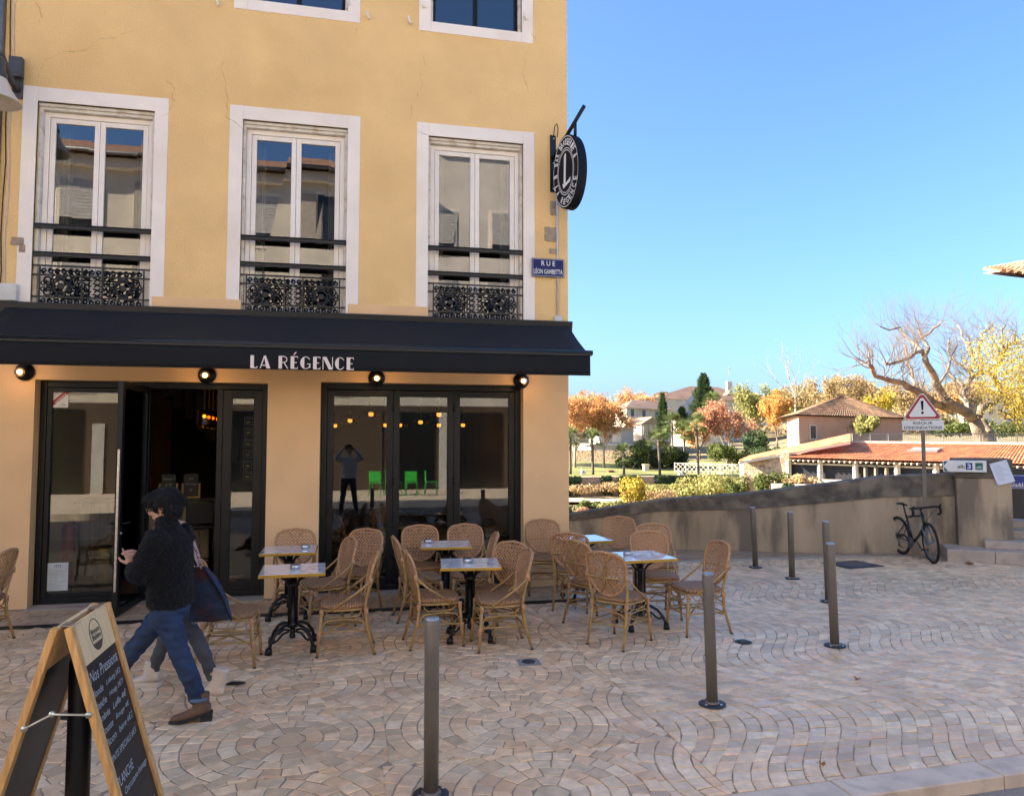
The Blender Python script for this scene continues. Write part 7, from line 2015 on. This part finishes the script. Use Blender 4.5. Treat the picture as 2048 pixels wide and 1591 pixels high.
# --- trees
TR = 'autumn trees in the park'
SP = [  # u, base v, F, height px, crown width px, leaf, n, seed, label
 (1150, 935, 128, 150, 95, 'rust_leaf', 3600, 1, 'rust-coloured plane tree nearest the house corner'),
 (1090, 935, 132, 140, 85, 'rust_leaf', 2000, 61, 'rust-coloured plane tree hidden behind the house corner'),
 (1030, 935, 136, 140, 85, 'rust_leaf', 1800, 62, 'second plane tree hidden behind the house corner'),
 (1208, 935, 130, 135, 80, 'rust_leaf', 3200, 2, 'rust-coloured plane tree right of the one at the house corner'),
 (1180, 900, 165, 115, 70, 'rust_leaf', 2200, 3, 'paler plane tree behind the two rust-coloured ones'),
 (1270, 880, 228, 98, 70, 'rust_leaf', 1500, 4, 'far rust-coloured tree above the cream house roof'),
 (1455, 930, 124, 122, 70, 'copper_leaf', 3000, 6, 'copper-red tree with pale trunk behind the lattice fence'),
 (1400, 915, 138, 70, 70, 'orange_leaf', 1400, 7, 'small orange-brown tree among the palms'),
 (1555, 905, 110, 115, 62, 'orange_leaf', 2600, 8, 'bright orange tree left of the pink house'),
 (1510, 900, 150, 125, 85, 'olive_leaf', 2400, 9, 'olive-green tree behind the copper-red one'),
 (1640, 860, 150, 110, 90, 'tan_leaf', 1700, 10, 'thin tan tree behind the pink house roof, left'),
 (1700, 850, 160, 100, 90, 'tan_leaf', 1700, 11, 'thin tan tree behind the pink house roof, right'),
 (1760, 855, 110, 70, 70, 'yellow_leaf', 1000, 12, 'yellowing bushy tree right of the pink house'),
 (1590, 880, 170, 110, 80, 'olive_leaf', 1800, 13, 'olive tree under the tall bare one'),
 (1830, 860, 130, 95, 110, 'tan_leaf', 1900, 14, 'brownish thicket tree left behind the big bare tree'),
 (1930, 860, 130, 90, 110, 'tan_leaf', 1900, 15, 'brownish thicket tree behind the trunk of the big bare tree'),
 (1905, 840, 118, 50, 60, 'orange_leaf', 700, 16, 'orange patch of foliage behind the big bare tree'),
]
for (u, vb, F, hp, wp, lmk, n, sd_, lb) in SP:
    k = F / FPX
    tree(lb, spot(u, vb, F), hp * k * .95, wp * k * .72, LM[lmk], n=int(n * 2.4), size=.0016 * F, seed=sd_, depth=3, trunk=max(.12, .010 * hp * k * 2), bm=bark_lt if lmk in ('rust_leaf', 'copper_leaf') else bark, fork=.28, group=TR)
# yellow maple at the right edge
yt = bush('bright yellow tree at the right picture edge', spot(2108, 872, 66), hpx(2000, 2215, 66), hpx(640, 872, 66), LM['yellow_leaf'], n=26000, size=.095, seed=21, name='yellow_tree', cat='tree', lobes=34)
mb = MB(); mb.tube([(0, 0, -.5), (.1, 0, 4), (0, 0, 8)], [.35, .25, .1], 8); part('trunk', mb, bark, yt)
# tall bare tree and the pollarded giant
tree('tall slim bare tree against the sky above the pink house', spot(1592, 860, 135), hpx(690, 860, 135), hpx(1540, 1650, 135), None, seed=22, depth=4, trunk=.28, bm=bark_lt, fork=.42, bare=True, spread=.55)
bt_ = thing('giant_bare_tree', 'huge gnarled bare tree with twisting limbs above the terrace railing', 'tree', tuple(spot(1962, 878, 75))); o_ = Vector(bt_.location)
rg = random.Random(31); mb = MB(); tw = MB(); FT = 75; k = FT / FPX
def limb(pl, r0, r1, dy=0.0, twigs=True):
    P = []
    for i, (u, v) in enumerate(pl): P.append(spot(u, v, FT + dy * i / max(1, len(pl) - 1) * 8) - o_)
    Q = []
    for a_, b_ in zip(P[:-1], P[1:]):
        for t in (0, .5): Q.append(a_ + (b_ - a_) * t + Vector((rg.uniform(-.12, .12), rg.uniform(-.12, .12), rg.uniform(-.12, .12))))
    Q.append(P[-1]); n = len(Q)
    mb.tube(Q, [r0 + (r1 - r0) * i / (n - 1) + rg.uniform(-.02, .03) for i in range(n)], 9)
    if twigs:
        for i in range(2, n):
            for _ in range(3):
                d = Vector((rg.uniform(-1, 1), rg.uniform(-1, 1), rg.uniform(-.2, 1.3))).normalized()
                branches(tw, Q[i], d, rg.uniform(1.3, 2.2), min(.085, r1 * .45), 4, rg, [], .75, .25, 4, .2, (2, 3))
limb([(1975, 890), (1960, 865), (1948, 838)], .75, .55, 0, False); limb([(1990, 890), (1975, 862), (1952, 838)], .45, .4, .2, False)
limb([(1948, 838), (1918, 818), (1890, 800), (1878, 778), (1868, 755), (1858, 735), (1850, 715)], .55, .26, -.4, False)
limb([(1850, 715), (1842, 700), (1822, 712), (1800, 722), (1772, 728)], .24, .13, -.8)
limb([(1850, 715), (1858, 695), (1846, 676), (1838, 660)], .22, .10, .2)
limb([(1850, 715), (1832, 690), (1812, 672), (1800, 655)], .18, .08, .6)
limb([(1905, 812), (1880, 812), (1852, 795), (1828, 778), (1806, 768), (1780, 758), (1752, 752), (1742, 735), (1738, 720)], .42, .14, -1.0)
limb([(1842, 788), (1826, 760), (1816, 725), (1810, 690)], .22, .09, .5)
limb([(1948, 838), (1962, 815), (1985, 806), (1998, 795), (2000, 775), (1992, 758), (1978, 748), (1962, 738)], .40, .2, .6, False)
limb([(1948, 838), (1938, 812), (1925, 795), (1928, 772), (1950, 752), (1975, 742), (1996, 730), (2008, 712)], .34, .14, 1.2)
limb([(1962, 738), (1948, 722), (1940, 700), (1942, 680)], .2, .09, .8)
limb([(1996, 730), (2008, 700), (2018, 690), (2030, 680)], .18, .1, .2); limb([(2005, 712), (1990, 690), (1978, 672)], .13, .07, .1)
limb([(1950, 752), (1930, 735), (1912, 728), (1900, 705), (1898, 680)], .16, .07, 1.0)
limb([(1875, 770), (1895, 745), (1905, 715), (1915, 690)], .14, .06, .7)
limb([(1962, 738), (1956, 700), (1966, 668), (1985, 648)], .16, .07, .9); limb([(1940, 700), (1926, 672), (1915, 650)], .12, .06, .4); limb([(1846, 676), (1868, 655), (1885, 642)], .12, .06, -.4); limb([(1800, 655), (1776, 662), (1760, 652)], .1, .05, -.3); limb([(2008, 700), (2000, 672), (2012, 650)], .12, .06, .3); limb([(1928, 772), (1905, 752), (1892, 728), (1880, 705)], .14, .06, .9)
part('limbs', mb, mat('giant_bark', (.19, .145, .105), .95, var=.4, scale=1.2, bump=.8, bscale=6, dist=.12, col2=(.33, .24, .16), var2=.9), bt_); o = part('twigs', tw, mat('twig_bark', (.17, .13, .10), .9), bt_); tag(o, kind='stuff')
# conifers
def cypress(label, base, h, w_, n, seed, size=.3, rag=.3):
    rg = random.Random(seed); t = thing('cypress', label, 'tree', tuple(base)); mb = MB(); mb.tube([(0, 0, -.5), (0, 0, h * .9)], [w_ * .08, .05], 6); part('trunk', mb, bark, t)
    mb = MB()
    for _ in range(n):
        z = h * rg.random() ** .8; a = rg.random() * 6.28; prof = w_ / 2 * (1 - z / h) ** .75 * (1 + rag * math.sin(z * 2.1 + a * 2) * .6) * (.55 + .45 * min(1, z / (h * .15)))
        r = prof * rg.uniform(.6, 1.05); p = Vector((r * math.cos(a), r * math.sin(a), z)); s_ = size * rg.uniform(.6, 1.3); k_ = rg.uniform(.6, 1.5)
        d = Vector((math.cos(a) * .7, math.sin(a) * .7, .8)).normalized(); sd = d.cross(Vector((0, 0, 1))).normalized()
        mb.add([p - sd * s_ * .5, p + sd * s_ * .5, p + d * s_ * 1.5], [(0, 1, 2)], 0, (k_, k_, k_))
    part('foliage', mb, LM['evergreen_leaf'], t)
cypress('large dark conifer standing before the conical hall', spot(1408, 850, 168), hpx(750, 850, 168), hpx(1380, 1445, 168), 3800, 1, .55, .5)
cypress('slim dark cypress right of the cream house', spot(1326, 880, 150), hpx(788, 880, 150), 3.6, 1500, 2, .4)
cypress('short dark cypress between two palms', spot(1364, 870, 150), hpx(815, 870, 150), 4.2, 1300, 3, .4, .6)
# palms
def palm(label, base, h, fr, seed):
    rg = random.Random(seed); t = thing('palm_tree', label, 'tree', tuple(base), group='fan palms on the lawn'); mb = MB(); lean = rg.uniform(-.3, .3)
    P = [Vector((lean * (i / 6) ** 2, 0, -.3 + (h + .3) * i / 6)) for i in range(7)]; mb.tube(P, [.26, .22, .2, .2, .22, .26, .2], 7); part('trunk', mb, mat('palm_trunk', (.10, .075, .055), .95, bump=.5, bscale=10), t)
    mb = MB()
    for k in range(44):
        a = rg.random() * 6.28; el = rg.uniform(-.6, 1.45); d = Vector((math.cos(a) * math.cos(el), math.sin(a) * math.cos(el), math.sin(el)))
        c = P[-1] + d * fr * .55 - Vector((0, 0, .06 * fr)); sd = d.cross(Vector((0, 0, 1))).normalized(); up_ = sd.cross(d); k_ = rg.uniform(.7, 1.4)
        mb.tube([P[-1], c], .02, 3, 0, (k_, k_, k_))
        for j in range(9):
            b = (j - 4) * .30; e = c + (d * math.cos(b) + sd * math.sin(b)) * fr * .5 - Vector((0, 0, .12 * fr * abs(b))); w_ = (sd * math.cos(b) - d * math.sin(b)) * .05 * fr * .6
            mb.add([c - w_ * .4, c + w_ * .4, (c + e) / 2 + w_ + up_ * .02, e, (c + e) / 2 - w_], [(0, 1, 2, 3, 4)], 0, (k_, k_, k_))
    part('fronds', mb, LM['palm_frond'], t)
LM['palm_frond'] = leaf_transl(leafmat('palm_frond', (.12, .15, .05)))
for (u, vt, vb, F, lb) in ((1141, 876, 946, 113, 'leftmost fan palm beside the house corner'), (1186, 880, 950, 112, 'fan palm second from the house corner'), (1248, 908, 953, 111, 'short fan palm in the middle of the lawn'), (1320, 878, 956, 111, 'fan palm with yellowing crown in front of the round shrub'), (1346, 845, 912, 140, 'fan palm behind the round shrub'), (1369, 862, 928, 135, 'fan palm leaning beside the short cypress'), (1397, 848, 960, 111, 'tallest fan palm, in front of the lattice fence'), (1429, 805, 850, 160, 'fan palm high up beside the large conifer')):
    b = spot(u, vb, F); palm(lb, b, hpx(vt, vb, F), 28 / FPX * F * 1.0, int(u))
# shrubs
BU = 'shrubs in the park and on the bank'
for i, (u, vb, F, wp, hp, lmk, n, lb) in enumerate((
    (1300, 935, 128, 75, 55, 'shrub_leaf', 2200, 'large round green shrub in front of the pavilion'), (1345, 935, 130, 60, 35, 'evergreen_leaf', 1300, 'dark shrub right of the large round one'), (1262, 938, 126, 45, 28, 'evergreen_leaf', 900, 'dark low shrub by the garden wall'),
    (1500, 912, 112, 62, 52, 'evergreen_leaf', 1700, 'dark evergreen shrub beside the stone outbuilding'), (1455, 928, 120, 60, 40, 'shrub_leaf', 1200, 'green shrub behind the lattice fence'), (1540, 925, 100, 70, 30, 'evergreen_leaf', 1000, 'low dark shrub above the lean-to roof'),
    (1110, 1032, 60, 60, 34, 'shrub_leaf', 700, 'green bush hidden behind the house corner'), (1060, 1030, 62, 60, 40, 'olive_leaf', 700, 'olive bush hidden behind the house corner'),
    (1178, 1030, 62, 42, 32, 'shrub_leaf', 900, 'green bush just over the wall near the house corner'), (1218, 1028, 60, 48, 30, 'olive_leaf', 1000, 'olive bush over the wall, second from the house corner'), (1158, 1035, 58, 30, 22, 'copper_leaf', 500, 'small reddish bush over the wall at the house corner'),
    (1262, 1022, 64, 60, 66, 'yellow_leaf', 1300, 'yellow-leaved bush over the middle of the low wall'), (1320, 1015, 66, 60, 34, 'tan_leaf', 900, 'dry tan bush over the wall'), (1375, 1008, 68, 70, 40, 'olive_leaf', 1100, 'olive bush over the wall right of the tan one'), (1430, 1002, 66, 80, 42, 'olive_leaf', 1300, 'wide olive hedge bush beside the stone gable'), (1470, 995, 62, 40, 45, 'shrub_leaf', 800, 'green bush touching the stone gable'),
    (1545, 985, 59.6, 50, 45, 'shrub_leaf', 900, 'climbing greenery on the stone gable'), (1577, 985, 57, 24, 22, 'ivy_leaf', 400, 'potted bright green plant on the terrace plinth'), (1600, 972, 59, 50, 26, 'tan_leaf', 500, 'reddish dry bush before the gallery'), (1690, 984, 58, 120, 12, 'shrub_leaf', 1300, 'low hedge before the restaurant gallery'), (1800, 988, 57, 140, 12, 'olive_leaf', 1300, 'low olive hedge further right before the gallery'),
    (1735, 868, 73.5, 40, 38, 'olive_leaf', 900, 'yellow-green shrub on the terrace right of the pink house'), (1700, 868, 80, 60, 35, 'tan_leaf', 800, 'tan shrub on the terrace before the pink house'), (1800, 868, 90, 120, 50, 'tan_leaf', 1600, 'brown undergrowth left under the big bare tree'), (1870, 868, 92, 110, 45, 'olive_leaf', 1500, 'green-brown undergrowth behind the railing'), (1920, 872, 86, 80, 28, 'shrub_leaf', 900, 'green shrub at the foot of the big bare tree'), (2010, 872, 84, 100, 35, 'evergreen_leaf', 1000, 'dark shrub under the yellow tree'),
    (1190, 985, 100, 80, 22, 'tan_leaf', 700, 'dry grasses at the foot of the ivy wall, left'), (1420, 975, 100, 90, 26, 'olive_leaf', 900, 'bank of yellow-green growth right of the gravel path'), (1350, 985, 92, 110, 18, 'olive_leaf', 900, 'low growth along the gravel path'))):
    k = F / FPX; bush(lb, spot(u, vb, F), wp * k, hp * k, LM[lmk], n=int(n * 1.8), size=.0019 * F, seed=40 + i, group=BU)
# far wooded ridge that reads as one mass
rg = random.Random(77); mb = MB()
for _ in range(9000):
    u = rg.uniform(1100, 2200); F = rg.uniform(260, 330); top = 800 - 22 * sst(1500, 1650, u) - 10 * math.sin(u * .03) - 6 * math.sin(u * .11)
    v = top + abs(rg.gauss(0, 26)) ; p = spot(u, v, F); s_ = rg.uniform(.6, 1.5); a = Vector((rg.uniform(-1, 1), rg.uniform(-1, 1), rg.uniform(-1, 1))).normalized(); b = a.orthogonal().normalized(); c2_ = a.cross(b); k_ = rg.uniform(.6, 1.4)
    mb.add([p - b * s_, p + c2_ * s_, p + b * s_, p - c2_ * s_], [(0, 1, 2, 3)], 0, (k_, k_ * rg.uniform(.85, 1.1), k_))
tag(mb.build('far_wood', LM['tan_leaf']), 'brownish wooded ridge far behind the park houses', 'wood', kind='stuff')
bpy.data.scenes.remove(TMP)
